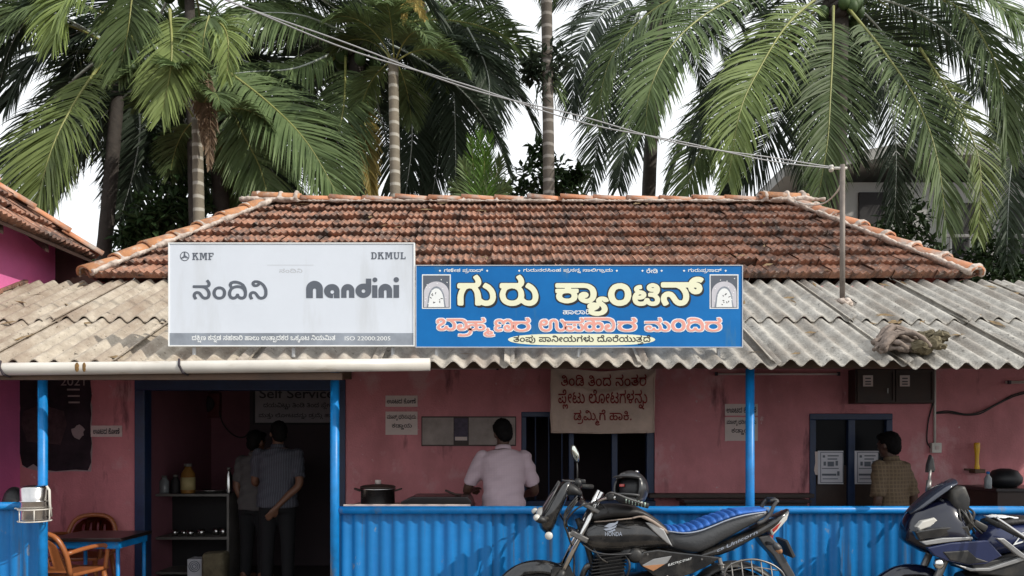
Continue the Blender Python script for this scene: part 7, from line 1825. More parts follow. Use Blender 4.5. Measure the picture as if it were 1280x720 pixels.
# torn dark poster with the year
pt = thing('poster', W(69, 588), 'large dark torn poster showing the year behind the left blue post', 'poster')
m_poster = mat('dark_poster_print', (0.012, 0.010, 0.014), 0.8, var=0.5, scale=2.5, col2=(0.035, 0.024, 0.030), spec=0.15)
bm = bmesh.new()
rnd = random.Random(8)
out = [W(25, 470), W(113, 470)] + [W(114 + rnd.uniform(-1, 1), 470 + 12 * k) for k in range(1, 10)] + [W(110, 588), W(95, 587), W(70, 589), W(52, 587), W(42, 580), W(34, 585), W(28, 581)] + [W(25 + rnd.uniform(-1, 1), 580 - 14 * k) for k in range(1, 8)]
prism(bm, [p + Vector((0, -.001, 0)) for p in out], (0, -.003, 0))
obj('sheet', bm, m_poster, pt)
bm = bmesh.new()
m_edge = mat('torn_paper_edge', (0.30, 0.24, 0.24), 0.9, var=0.2)
prism(bm, [p + Vector((0, -.0005, 0)) for p in [W(113.2, 500), W(115.5, 508), W(114.5, 540), W(115.8, 560), W(114, 589.5), W(90, 589), W(60, 590.5), W(40, 587), W(27, 583), W(40, 579), W(70, 586), W(112, 586)]], (0, -.0025, 0))
obj('torn_edge', bm, m_edge, pt)
lettering('lettering', W(76, 482, dy=.0043), W(106, 471.5, dy=.0043), m_board, pt, text='2021', thick=.0006)
bm = bmesh.new()   # a plain uniformed figure, head and shoulders
m_fig = mat('muted_print', (0.06, 0.036, 0.04), 0.8, spec=0.15, var=0.5, scale=9)
cap = W(53, 488)
prism(bm, [W(53 + 8 * math.cos(a), 491 - 11 * math.sin(a), dy=.0042) for a in [2 * math.pi * k / 20 for k in range(20)]], (0, -.0006, 0))
prism(bm, [W(x, y, dy=.0042) for x, y in ((48, 502), (58, 502), (60, 508), (80, 514), (84, 530), (76, 556), (34, 552), (27, 530), (30, 514), (46, 508))], (0, -.0006, 0))
obj('printed_figure', bm, m_fig, pt)
bm = bmesh.new()
prism(bm, [W(98 + 9 * math.cos(a) * rnd.uniform(.7, 1.1), 540 + 9 * math.sin(a) * rnd.uniform(.7, 1.1), dy=.0042) for a in [2 * math.pi * k / 14 for k in range(14)]], (0, -.0006, 0))
obj('printed_smoke', bm, m_edge, pt)
for k in range(3):
    bm = bmesh.new()
    box2(bm, W(84 + k, 486 + 8 * k, dy=.0046), W(100, 488 + 8 * k, dy=.0042))
    obj('printed_line', bm, m_board, pt)

# cloth banner hung in front of the serving window
m_banner = mat('faded_buff_cloth', (0.53, 0.40, 0.33), 0.9, var=0.2, scale=4, bump=0.35, bscale=14)
m_redlet = mat('dark_red_lettering', (0.20, 0.014, 0.014), 0.8, var=0.25, scale=20)
bt = thing('cloth_banner', W(753, 541, 7.2), 'buff cloth banner with dark red lettering hanging above the serving window', 'banner')
DB = 7.2


def banner_y(px, py):
    u, v = (px - 688) / 130, (py - 457) / 84
    sag = math.exp(-((v - 0.10 - 0.30 * (1 - (2 * u - 1) ** 2)) / 0.05) ** 2)
    return DB - 0.02 - 0.018 * math.sin(u * 7 + v * 3) * 0.5 - 0.03 * sag + 0.02 * v


bm = bmesh.new()
g = []
for i in range(41):
    row = []
    for j in range(31):
        px, py = 688 + 130 * i / 40, 458 + 83 * j / 30
        top = 6 * (1 - (2 * i / 40 - 1) ** 2) * (1 - j / 30) ** 3
        p = P(px + 0.6 * math.sin(j * .5), py + top + 0.5 * math.sin(i * .4), DB)
        p.y = banner_y(px, py)
        row.append(p)
    g.append(row)
f_ = [[bm.verts.new(p) for p in r] for r in g]
k_ = [[bm.verts.new(p + Vector((0, .003, 0))) for p in r] for r in g]
for i in range(40):
    for j in range(30):
        bm.faces.new((f_[i][j + 1], f_[i + 1][j + 1], f_[i + 1][j], f_[i][j]))
        bm.faces.new((k_[i][j], k_[i + 1][j], k_[i + 1][j + 1], k_[i][j + 1]))
obj('cloth', bm, m_banner, bt, True)
bm = bmesh.new()
for pts in ([(689, 458), (689, 500), (690, 540)], [(690, 540), (750, 541.5), (817, 540)], [(817, 458), (817, 500), (817, 540)]):
    q = []
    for k in range(13):
        u = k / 12 * (len(pts) - 1)
        i = min(int(u), len(pts) - 2)
        x = pts[i][0] + (pts[i + 1][0] - pts[i][0]) * (u - i)
        y = pts[i][1] + (pts[i + 1][1] - pts[i][1]) * (u - i)
        p = P(x, y, DB)
        p.y = banner_y(x, y) - .003
        q.append(p)
    tube(bm, q, 0.007, 6)
obj('hem', bm, m_banner, bt, True)
for key, x0, x1, y0, y1 in (('ban1', 701, 807, 468, 483), ('ban2', 697.5, 808.5, 487, 512), ('ban3', 717, 789, 512, 532)):
    me, (ax, bx, ay, by) = letter_mesh(key=key, depth=0.5)
    for v in me.vertices:
        px = x0 + (v.co.x - ax) / (bx - ax) * (x1 - x0)
        py = y1 - (v.co.y - ay) / (by - ay) * (y1 - y0)
        p = P(px, py, DB)
        p.y = banner_y(px, py) - 0.009 - 0.0015 * (v.co.z + .5)
        v.co = p
    obj_me('lettering', me, m_redlet, bt)
bm = bmesh.new()
for px in (691, 815):
    a = P(px, 458, DB)
    tube(bm, [(a.x, banner_y(px, 458), a.z), (a.x - .02 if px < 700 else a.x + .02, DB - .1, a.z + .25)], .004, 5)
obj('cord', bm, m_cable_dark, bt)

# two posters on the shutters
for i, (x0, x1, lab) in enumerate(((1022, 1054, 'white printed sheet taped on the left shutter with a torn strip along its edge'), (1068, 1098, 'white printed sheet taped on the right shutter next to the man in the plaid shirt'))):
    t = thing('printed_sheet', W((x0 + x1) / 2, 605), lab, 'notice', 'printed sheets on the shutters')
    DP = YW - 0.016
    obj('sheet', paper('sheet', x0, 563.5, x1, 605, m_paper_white, d=DP, curl=.003, seed=i), m_paper_white, t)
    bm = bmesh.new()
    rect_frame(bm, W(x0 + 2.2, 0).x, W(x1 - 1.2, 0).x, W(0, 603.5).z, W(0, 565).z, DP - .0075, .006, .001)
    for (a, b, c, d) in ((6, 569, 9, 572), (12, 569, 26, 570.5), (12, 573, 24, 574.5), (7, 577, 10, 582), (12, 577, 20, 583), (22, 576, 25, 582), (5, 585, 26, 586), (5, 592, 23, 594.5), (24, 589, 27, 594.5), (6, 598, 25, 599)):
        box2(bm, W(x0 + a, d, DP, .0085), W(x0 + c, b, DP, .0078))
    obj('print', bm, m_greylet, t)
    if i == 0:
        bm = bmesh.new()
        prism(bm, [W(1018.5, 564.5, DP, .001), W(1022, 564.5, DP, .001), W(1022, 594, DP, .001), W(1019, 593, DP, .001), W(1017.6, 588, DP, .001), W(1019, 578, DP, .001)], (0, -.002, 0))
        obj('torn_strip', bm, m_paper, t)

# electric meter cupboard
mb = thing('meter_box', W(1108, 505), 'dark wooden electric meter cupboard with two small windows high on the right wall', 'box')
bm = bmesh.new()
box2(bm, W(1060, 505, dy=.16), W(1157, 463, dy=.001), .006)
obj('cupboard', bm, m_darkwood, mb)
bm = bmesh.new()
rect_frame(bm, W(1062, 0).x, W(1107.5, 0).x, W(0, 503.5).z, W(0, 464.5).z, YW - .16, .018, .012)
rect_frame(bm, W(1109, 0).x, W(1155.5, 0).x, W(0, 503.5).z, W(0, 464.5).z, YW - .16, .018, .012)
obj('door_frames', bm, m_darkwood, mb)
for px in (1075, 1120):
    bm = bmesh.new()
    box2(bm, W(px - 6, 484.5, dy=.168), W(px + 6, 471, dy=.161))
    pn = obj('meter_window', bm, m_paper, mb)
    bm = bmesh.new()
    for y in (474, 478, 481):
        box2(bm, W(px - 3.5, y + 1.4, dy=.1692), W(px + 3.5, y, dy=.1682))
    obj('dial_print', bm, m_ink, pn)
bm = bmesh.new()
tube(bm, [W(1098, 487, dy=.185), W(1098, 493, dy=.185)], .006, 6)
obj('latch', bm, m_galv, mb)

# conduit, switch, cables, tube lights
cd = thing('wall_conduit', W(1168, 570), 'pale vertical conduit ending in a small white switch box on the right wall', 'pipe')
bm = bmesh.new()
tube(bm, [W(1167.5, 456, dy=.014), W(1167.5, 555, dy=.014)], .011, 10)
obj('conduit', bm, m_pvc, cd, True)
bm = bmesh.new()
box2(bm, W(1162, 566, dy=.045), W(1174, 553.5, dy=.001), .005)
sb = obj('switch_box', bm, m_pvc, cd)
bm = bmesh.new()
box2(bm, W(1166, 562, dy=.052), W(1170.5, 557, dy=.044), .002)
obj('switch', bm, m_paper, sb)
bm = bmesh.new()
for off in (0, 2.2):
    tube(bm, curve_pts([W(x, y + off * (1 if k % 2 else .4), dy=.012 + .03 * (k in (2, 3))) for k, (x, y) in enumerate(((1167, 516), (1185, 514), (1205, 518), (1222, 515), (1245, 505), (1268, 493), (1300, 486)))], 30), .007, 6)
tag(obj('sagging_cable', bm, m_cable_dark, None, True), 'dark cables sagging along the right wall above the yellow stick holder', 'cable')
bm = bmesh.new()
tube(bm, curve_pts([W(x, y, dy=.01) for x, y in ((1163, 561), (1158, 550), (1160, 525), (1166, 500), (1166, 480), (1160, 464))], 20), .006, 6)
tag(obj('switch_cable', bm, m_cable_dark, None, True), 'thin dark cable rising from the white switch box to the meter cupboard', 'cable')
for i, (a, b, y, lab) in enumerate(((461, 624, 460.5, 'unlit tube light high on the wall right of the doorway'), (892, 1048, 467.5, 'unlit tube light high on the wall left of the meter cupboard'), (1256, 1420, 478, 'unlit tube light at the right end of the wall above the cables'))):
    t = thing('tube_light', W((a + b) / 2, y), lab, 'light', 'tube lights along the wall')
    bm = bmesh.new()
    box2(bm, W(a, y + 1.8, dy=.03), W(b, y - 1.6, dy=.001), .003)
    obj('batten', bm, m_pink if i < 2 else m_pvc, t)
    bm = bmesh.new()
    tube(bm, [W(a + 3, y + .6, dy=.043), W(b - 3, y + .6, dy=.043)], .010, 8)
    obj('lamp_tube', bm, m_paper, t, True)
    for px in (a + 2, b - 2):
        bm = bmesh.new()
        box2(bm, W(px - 1.5, y + 2.6, dy=.055), W(px + 1.5, y - 2, dy=.028))
        obj('lamp_holder', bm, m_ink, t)

m_yellow = mat('yellow_plastic', (0.85, 0.48, 0.02), 0.35, var=0.15)  # yellow brightened to stand in for sun on the bottle
yh = thing('wall_holder', W(1217, 591), 'bright yellow bottle standing in a small bracket on the right wall', 'holder')
bm = bmesh.new()
lathe(bm, W(1216.5, 588, dy=.06), [(0, 0), (.022, 0), (.024, .03), (.017, .07), (.019, .16), (.026, .21), (.026, .262), (.022, .27), (0, .27)], seg=14)
obj('bottle', bm, m_yellow, yh, True)
bm = bmesh.new()
box2(bm, W(1211, 591, dy=.10), W(1224, 586, dy=.001), .004)
box2(bm, W(1205, 588, dy=.03), W(1211, 585.5, dy=.001))
obj('bracket', bm, m_wood, yh)

# ------------------------------------------------------------------ verandah furniture
m_topdark = mat('dark_table_laminate', (0.02, 0.014, 0.014), 0.3, var=0.3)


def table(name, x0, x1, y0, y1, z, label, group=None, legm=None, skirt=0.06):
    t = thing(name, ((x0 + x1) / 2, (y0 + y1) / 2, 0.03), label, 'table', group)
    bm = bmesh.new()
    box2(bm, (x0, y0, z - .03), (x1, y1, z), .006)
    obj('tabletop', bm, m_topdark, t)
    bm = bmesh.new()
    for a, b in (((x0 + .03, y0 + .03), (x1 - .03, y0 + .055)), ((x0 + .03, y1 - .055), (x1 - .03, y1 - .03)), ((x0 + .03, y0 + .056), (x0 + .055, y1 - .056)), ((x1 - .055, y0 + .056), (x1 - .03, y1 - .056))):
        box2(bm, (*a, z - .03 - skirt), (*b, z - .031))
    obj('apron', bm, legm or m_darkwood, t)
    for x in (x0 + .05, x1 - .05):
        for y in (y0 + .05, y1 - .05):
            bm = bmesh.new()
            tube(bm, [(x, y, .03), (x, y, z - .032)], .017, 8)
            obj('leg', bm, legm or m_darkwood, t, True)
    return t


table('dining_table', P(75, 0, 6.5).x, P(166, 0, 6.5).x, 6.3, 6.85, P(0, 671, 6.4).z, 'dark topped table with blue legs between the brown plastic chairs left of the doorway', legm=m_post)
table('standing_counter', P(852, 0, 7.1).x, P(1010, 0, 7.1).x, 7.0, 7.36, P(0, 624, 7.1).z, 'dark standing counter against the wall behind the seat of the black motorcycle')
bm = bmesh.new()
box2(bm, W(808, 621, 7.38, .16), W(1010, 616, 7.38), .004)
tag(obj('wall_shelf', bm, m_darkwood), 'narrow dark wooden wall ledge just above the standing counter', 'shelf')
c0 = table('serving_counter', P(436, 0, 6.4).x, P(592, 0, 6.4).x, 6.15, 6.75, P(0, 632, 6.4).z, 'dark serving counter behind the blue fence carrying the cooking pot and griddle')
bm = bmesh.new()
box2(bm, P(430, 634.5, 6.13), P(588, 630.5, 6.10), .003)
obj('edge_strip', bm, m_paper, c0)
wt = table('wash_counter', P(1228, 0, 6.9).x, P(1400, 0, 6.9).x, 6.7, 7.3, P(0, 609, 6.9).z, 'dark counter at the far right holding the black basin and small bottle', skirt=.22)

# cooking pot
pp = P(472.5, 632, 6.4)
pot = thing('cooking_pot', pp, 'steel cooking pot with blackened rim and lid on the serving counter', 'pot')
bm = bmesh.new()
lathe(bm, pp, [(0, .001), (.135, .001), (.142, .01), (.142, .135), (.15, .14), (.15, .148), (.136, .148), (.13, .05), (0, .045)], seg=28)
obj('body', bm, m_steel, pot, True)
bm = bmesh.new()
lathe(bm, pp + Vector((0, 0, .15)), [(0, 0), (.147, 0), (.149, .012), (.12, .022), (.03, .032), (0, .033)], seg=24)
lid = obj('lid', bm, m_darkwood, pot, True)
bm = bmesh.new()
lathe(bm, pp + Vector((0, 0, .183)), [(0, 0), (.026, 0), (.026, .03), (.023, .033), (0, .033)], seg=14)
obj('knob', bm, m_paper, lid, True)
for s in (-1, 1):
    bm = bmesh.new()
    tube(bm, curve_pts([pp + Vector((s * .142, -.03, .125)), pp + Vector((s * .19, -.02, .14)), pp + Vector((s * .19, .02, .14)), pp + Vector((s * .142, .03, .125))], 10), .008, 6)
    obj('handle', bm, m_darkwood, pot, True)
# griddle with a ladle handle
gp = P(548, 631.5, 6.45)
gr = thing('griddle', gp, 'wide black covered griddle on the serving counter in front of the man in pink', 'griddle')
bm = bmesh.new()
prism(bm, [gp + Vector(v) for v in ((-.29, -.2, .002), (.29, -.2, .002), (.29, -.2, .045), (.26, -.2, .085), (-.20, -.2, .085), (-.29, -.2, .045))], (0, .42, 0), .008)
obj('pan', bm, m_topdark, gr)
bm = bmesh.new()
tube(bm, [gp + Vector((.20, -.1, .087)), gp + Vector((.15, -.12, .10)), gp + Vector((.07, -.14, .135))], .010, 6)
obj('handle', bm, m_darkwood, gr, True)
# basin, tap, bottle at the right
bp_ = P(1256, 609, 6.9)
bs = thing('black_basin', bp_, 'rounded black basin with a small steel tap on the counter at the far right', 'basin')
bm = bmesh.new()
lathe(bm, bp_, [(0, .001), (.09, .001), (.135, .04), (.14, .09), (.10, .15), (.04, .17), (0, .17)], seg=24)
obj('body', bm, m_black, bs, True)
bm = bmesh.new()
tube(bm, [bp_ + Vector((.10, -.2, .13)), bp_ + Vector((.14, -.27, .135)), bp_ + Vector((.155, -.27, .10))], .012, 8)
tube(bm, [bp_ + Vector((.14, -.26, .14)), bp_ + Vector((.14, -.26, .165)), bp_ + Vector((.11, -.26, .168))], .007, 6)
obj('tap', bm, m_steel, bs, True)
m_clear = mat('cloudy_plastic_bottle', (0.22, 0.24, 0.25), 0.2, var=0.2)
q = P(1235, 609, 6.72)
q.z = P(0, 609, 6.9).z
b_ = thing('plastic_bottle', q, 'small cloudy plastic bottle on the counter left of the black basin', 'bottle')
bm = bmesh.new()
lathe(bm, q, [(0, 0), (.028, 0), (.03, .01), (.03, .09), (.012, .12), (.012, .13), (0, .13)], seg=14)
obj('body', bm, m_clear, b_, True)
bm = bmesh.new()
lathe(bm, q + Vector((0, 0, .13)), [(0, 0), (.014, 0), (.014, .02), (0, .02)], seg=10)
obj('cap', bm, m_signblue, b_, True)

# brown plastic armchairs
m_chair = mat('brown_moulded_plastic', (0.34, 0.115, 0.04), 0.32, var=0.15, scale=3)


def chair(loc, rz, label):
    t = thing('plastic_chair', (0, 0, 0), label, 'chair', 'brown moulded plastic chairs')
    sw, sd, sh, H = .23, .22, .40, .75
    bm = bmesh.new()
    pts = [(-sw, -sd), (sw, -sd), (sw * .95, sd), (-sw * .95, sd)]
    prism(bm, [(x, y, sh - .015) for x, y in pts], (0, 0, .03), .01)
    obj('seat', bm, m_chair, t)
    bm = bmesh.new()
    tube(bm, curve_pts([(-.21, sd - .01, sh), (-.215, sd + .05, .58), (-.15, sd + .085, .715), (0, sd + .10, H), (.15, sd + .085, .715), (.215, sd + .05, .58), (.21, sd - .01, sh)], 26), .021, 8)
    g2 = bmesh.new()
    nu, nv = 18, 11
    vs = []
    for i in range(nu + 1):
        row = []
        for j in range(nv + 1):
            u, v = i / nu * 2 - 1, j / nv
            ztop_ = .58 + (H - .60) * math.sqrt(max(0, 1 - u * u)) if abs(u) < 1 else .58
            z = sh + .03 + (ztop_ - sh - .03) * v
            x = u * (.205 - .02 * v)
            row.append(g2.verts.new((x, sd + .01 + .10 * (z - sh) / (H - sh) + .05 * (1 - u * u) * .6, z)))
        vs.append(row)
    for i in range(nu):
        for j in range(nv):
            slot = i % 3 == 1 and 2 <= j <= 8 and 1 < i < nu - 2
            if not slot:
                g2.faces.new((vs[i][j], vs[i + 1][j], vs[i + 1][j + 1], vs[i][j + 1]))
    bmesh.ops.solidify(g2, geom=g2.faces[:], thickness=.012)
    tm = bpy.data.meshes.new('tmp')
    g2.to_mesh(tm)
    g2.free()
    bm.from_mesh(tm)
    bpy.data.meshes.remove(tm)
    obj('backrest', bm, m_chair, t, True)
    for s in (-1, 1):
        bm = bmesh.new()
        tube(bm, curve_pts([(s * .23, -.17, sh), (s * .25, -.17, .56), (s * .25, -.10, .60), (s * .245, .10, .60), (s * .22, sd + .04, .58)], 14), .018, 8)
        obj('armrest', bm, m_chair, t, True)
        for y in (-1, 1):
            bm = bmesh.new()
            tube(bm, [(s * .20, y * .19, sh - .01), (s * .235, y * .235, 0)], [.024, .015], 8)
            obj('leg', bm, m_chair, t, True)
    t.location = loc
    t.rotation_euler = (0, 0, rz)
    return t


ch = chair((P(104, 0, 7.05).x, 7.0, .03), rad(8), 'brown plastic armchair behind the dark topped table, against the pink wall')
dup(ch, (P(80, 0, 6.2).x, 6.22, .03), rad(172), 'brown plastic armchair in front of the dark topped table, just behind the fence end')

# steel container in a wire holder on the left post
sp_ = P(43.5, 651, 5.47)
sc_ = thing('steel_container', sp_, 'lidded steel container in a wire basket hung on the left blue post', 'container')
bm = bmesh.new()
lathe(bm, sp_, [(0, .006), (.088, .006), (.092, .016), (.092, .135), (.097, .14), (.097, .148), (.093, .15), (.093, .235), (.09, .245), (.06, .255), (0, .257)], seg=26)
obj('body', bm, m_steel, sc_, True)
bm = bmesh.new()
for z in (.0, .085):
    tube(bm, [sp_ + Vector((math.cos(a) * .105, math.sin(a) * .105, z)) for a in [2 * math.pi * k / 24 for k in range(25)]], .005, 5)
for k in range(6):
    a = k * math.pi / 3
    tube(bm, [sp_ + Vector((math.cos(a) * .105, math.sin(a) * .105, .085)), sp_ + Vector((math.cos(a) * .105, math.sin(a) * .105, .0)), sp_ + Vector((0, 0, .0))], .004, 5)
tube(bm, [sp_ + Vector((-.105, 0, .085)), sp_ + Vector((-.14, -.01, .09))], .006, 5)
obj('wire_basket', bm, m_pvc, sc_, True)
bm = bmesh.new()
tube(bm, [sp_ + Vector((.085, .0, .25)), sp_ + Vector((.105, 0, .22)), sp_ + Vector((.108, 0, .12)), sp_ + Vector((.10, .03, .03))], .009, 6)
obj('clasp', bm, m_pvc, sc_, True)
hb = P(18, 632, 6.0)
bm = bmesh.new()
ball(bm, (hb.x, 6.0, hb.z + .02), (.085, .08, .13), 20)
ball(bm, (hb.x + .05, 6.0, hb.z - .06), (.12, .10, .12), 16)
tag(obj('dark_bag', bm, m_black, None, True), 'dark rounded bag showing above the short fence at the left edge', 'bag')

# ------------------------------------------------------------------ inside the doorway
DI = 8.9
sgn = thing('wall_sign', P(368, 530, DI), 'grey framed self service sign on the back wall inside the doorway', 'sign')
m_signgrey = mat('grey_sign_board', (0.30, 0.27, 0.29), 0.7, var=0.15)
bm = bmesh.new()
box2(bm, P(319, 529, DI) + Vector((0, -.02, 0)), P(424, 484, DI))
obj('panel', bm, m_signgrey, sgn)
bm = bmesh.new()
rect_frame(bm, P(317, 0, DI).x, P(426, 0, DI).x, P(0, 531, DI).z, P(0, 483, DI).z, DI - .01, .025, .02)
obj('frame', bm, m_dark, sgn)
lettering('lettering', P(325, 498, DI) + Vector((0, -.021, 0)), P(418, 486, DI) + Vector((0, -.021, 0)), m_ink, sgn, text='Self Service', offset=.012, thick=.001)
for k, a, b, c_, d_ in (('self1', 330, 503, 421, 512), ('self2', 324, 516, 421, 524)):
    lettering('lettering', P(a, d_, DI) + Vector((0, -.021, 0)), P(c_, b, DI) + Vector((0, -.021, 0)), m_ink, sgn, key=k, thick=.001)
bm = bmesh.new()
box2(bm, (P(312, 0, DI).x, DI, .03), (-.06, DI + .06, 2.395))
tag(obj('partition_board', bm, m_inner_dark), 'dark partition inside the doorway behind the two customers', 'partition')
m_redbox = mat('dull_red_box', (0.14, 0.028, 0.032), 0.6, var=0.3)
fx = P(260, 522, 9.5)
fu = thing('fuse_box', fx, 'dull red switch box with a hanging cable on the wall inside the doorway', 'box')
bm = bmesh.new()
box2(bm, P(245, 522, 9.5), P(274, 490, 9.5) + Vector((0, .1, 0)), .02)
obj('case', bm, m_redbox, fu)
bm = bmesh.new()
ball(bm, P(258, 505, 9.48), (.10, .03, .10), 16)
obj('dial', bm, m_ink, fu, True)
bm = bmesh.new()
tube(bm, curve_pts([P(x, y, 9.52) for x, y in ((273, 510), (279, 530), (292, 544), (306, 546), (316, 532))], 16), .008, 6)
obj('cable', bm, m_cable_dark, fu, True)

DSH = 8.1
m_shelfm = mat('grey_metal_shelf', (0.16, 0.15, 0.14), 0.5, var=0.25)
su = thing('shelf_unit', P(236, 720, DSH), 'dark shelf unit with pale edges inside the doorway, left of the customers', 'shelf')
bm = bmesh.new()
xa, xb = P(186, 0, DSH).x, P(284, 0, DSH).x
z1, z2 = P(0, 619, DSH).z, P(0, 673, DSH).z
for z in (z1, z2, .08):
    bm = bmesh.new()
    box2(bm, (xa, DSH, z - .012), (xb, DSH + .4, z + .012))
    obj('shelf_board', bm, m_shelfm, su)
for x in (xa - .008, xb + .008):
    bm = bmesh.new()
    box2(bm, (x - .012, DSH - .002, .03), (x + .012, DSH + .4, z1 + .013))
    obj('side_panel', bm, m_shelfm, su)
bm = bmesh.new()
box2(bm, (xa + .005, DSH + .4, .03), (xb - .005, DSH + .42, z1))
obj('back_panel', bm, m_dark, su)
m_honey = mat('amber_liquid', (0.25, 0.12, 0.03), 0.2, var=0.3)
m_yl = mat('yellow_label', (0.42, 0.34, 0.16), 0.6, var=0.15)


def jar(px, h, r, mb_, label, lab=None, y=DSH + .12, z=None, name='jar'):
    q = Vector((P(px, 0, DSH).x, y, (z1 if z is None else z) + .013))
    t = thing(name, q, label, name)
    bm = bmesh.new()
    lathe(bm, q, [(0, 0), (r, 0), (r * 1.03, .01), (r * 1.03, h * .66), (r * .5, h * .84), (r * .5, h * .9), (0, h * .9)], seg=16)
    obj('body', bm, mb_, t, True)
    bm = bmesh.new()
    lathe(bm, q + Vector((0, 0, h * .9)), [(0, 0), (r * .58, 0), (r * .58, h * .1), (0, h * .1)], seg=12)
    obj('lid', bm, m_shelfm, t, True)
    if lab:
        bm = bmesh.new()
        lathe(bm, q + Vector((0, 0, h * .12)), [(r * 1.05, 0), (r * 1.05, h * .42), (r * 1.035, h * .42), (r * 1.035, 0)], seg=16)
        obj('label_band', bm, lab, t, True)
    return t


jar(229, .32, .072, m_honey, 'large yellow labelled jar, the tallest on top of the dark shelf unit', m_yl)
jar(199, .19, .05, m_clear, 'short clear jar at the left end on top of the dark shelf unit')
jar(213, .20, .045, m_dark, 'small dark jar beside the large yellow labelled jar', name='jar')
jar(281, .28, .035, m_steel, 'slim steel flask at the right end on top of the dark shelf unit', name='flask')
bm = bmesh.new()
q = Vector((P(256, 0, DSH).x, DSH + .16, z1 + .013))
lathe(bm, q, [(0, 0), (.10, 0), (.165, .03), (.17, .034), (.155, .034), (.09, .01), (0, .01)], seg=24)
tag(obj('steel_tray', bm, m_steel, None, True), 'shallow steel tray on top of the dark shelf unit', 'tray')
rnd = random.Random(3)
for k, px in enumerate((212, 222, 233, 246, 262, 274)):
    q = Vector((P(px, 0, DSH).x, DSH + rnd.uniform(.1, .2), z2 + .013))
    bm = bmesh.new()
    r = rnd.uniform(.03, .045)
    h = rnd.uniform(.05, .09)
    lathe(bm, q, [(0, 0), (r * .8, 0), (r, h), (r * .94, h), (r * .74, .006), (0, .006)], seg=14)
    tag(obj('steel_tumbler', bm, m_steel, None, True), 'small steel tumbler in the row on the middle shelf inside the doorway', 'tumbler', 'steel tumblers on the middle shelf')
q = P(243, 724, DSH)
cb_ = thing('carton', Vector((q.x, DSH - .12, .03)), 'white carton printed with grey rings on the floor inside the doorway', 'box')
bm = bmesh.new()
zt = P(0, 699, DSH - .2).z
box2(bm, (P(234, 0, DSH - .2).x, DSH - .2, .03), (P(252, 0, DSH - .2).x, DSH - .02, zt), .004)
obj('box', bm, m_paper_white, cb_)
bm = bmesh.new()
c = Vector((P(243, 0, DSH - .2).x, DSH - .203, P(0, 708, DSH - .2).z))
for r in (.02, .038, .056):
    tube(bm, [c + Vector((math.cos(a) * r, 0, math.sin(a) * r)) for a in [2 * math.pi * k / 20 for k in range(21)]], .004, 4)
obj('print', bm, m_greylet, cb_)
bm = bmesh.new()
q = P(266, 720, DSH - .3)
vs = box(bm, (q.x, DSH - .22, (P(0, 691, DSH - .3).z + .03) / 2), (.235, .2, P(0, 691, DSH - .3).z - .03), None, .04)
for v in bm.verts:
    v.co += Vector((random.uniform(-1, 1), random.uniform(-1, 1), random.uniform(-1, 1))) * .008
tag(obj('sack', bm, m_cloth2, None, True), 'beige sack standing on the floor right of the white carton', 'sack')

# ------------------------------------------------------------------ people


def limb(bm, pts, rs, seg=12):
    c = curve_pts(pts, 4 * (len(pts) - 1))
    rr = []
    for i in range(len(c)):
        u = i / 4
        k = min(int(u), len(rs) - 2)
        rr.append(rs[k] + (rs[k + 1] - rs[k]) * (u - k))
    tube(bm, c, rr, seg)
    ball(bm, c[0], rr[0], 10)
    ball(bm, c[-1], rr[-1], 10)


def add_hand(bm, wrist, d, n, size=1.0, curl=0.5, thumb=1):
    """palm and five bent fingers; d along the hand, n the palm normal"""
    d = Vector(d).normalized()
    n = Vector(n)
    n = (n - d * n.dot(d)).normalized()
    s = d.cross(n) * thumb
    w = Vector(wrist)
    loft(bm, [[w + d * t + s * math.cos(a) * hw_ + n * math.sin(a) * th for a in [2 * math.pi * k / 10 for k in range(10)]]
              for t, hw_, th in ((-.01, .026, .020), (.02, .032, .018), (.055, .041, .016), (.085, .041, .013), (.092, .036, .010))])
    for k, (off, L) in enumerate(((.031, .068), (.011, .078), (-.010, .073), (-.031, .057))):
        p = w + d * .075 + s * off
        pts = [p]
        ang = curl * (0.25 + 0.1 * k)
        for j in range(3):
            v = d * math.cos(ang) + n * math.sin(ang)
            p = p + v * (L * (.45, .32, .23)[j]) + d * .004
            pts.append(p)
            ang += curl * .55
        tube(bm, pts, [.0095, .009, .0082, .0065], 8)
        ball(bm, pts[-1], .0066, 8)
    p = w + d * .02 + s * .026
    tube(bm, [p, p + d * .028 + s * .022, p + d * .055 + s * .03 + n * .008, p + d * .078 + s * .03 + n * .018], [.014, .0115, .010, .0075], 8)


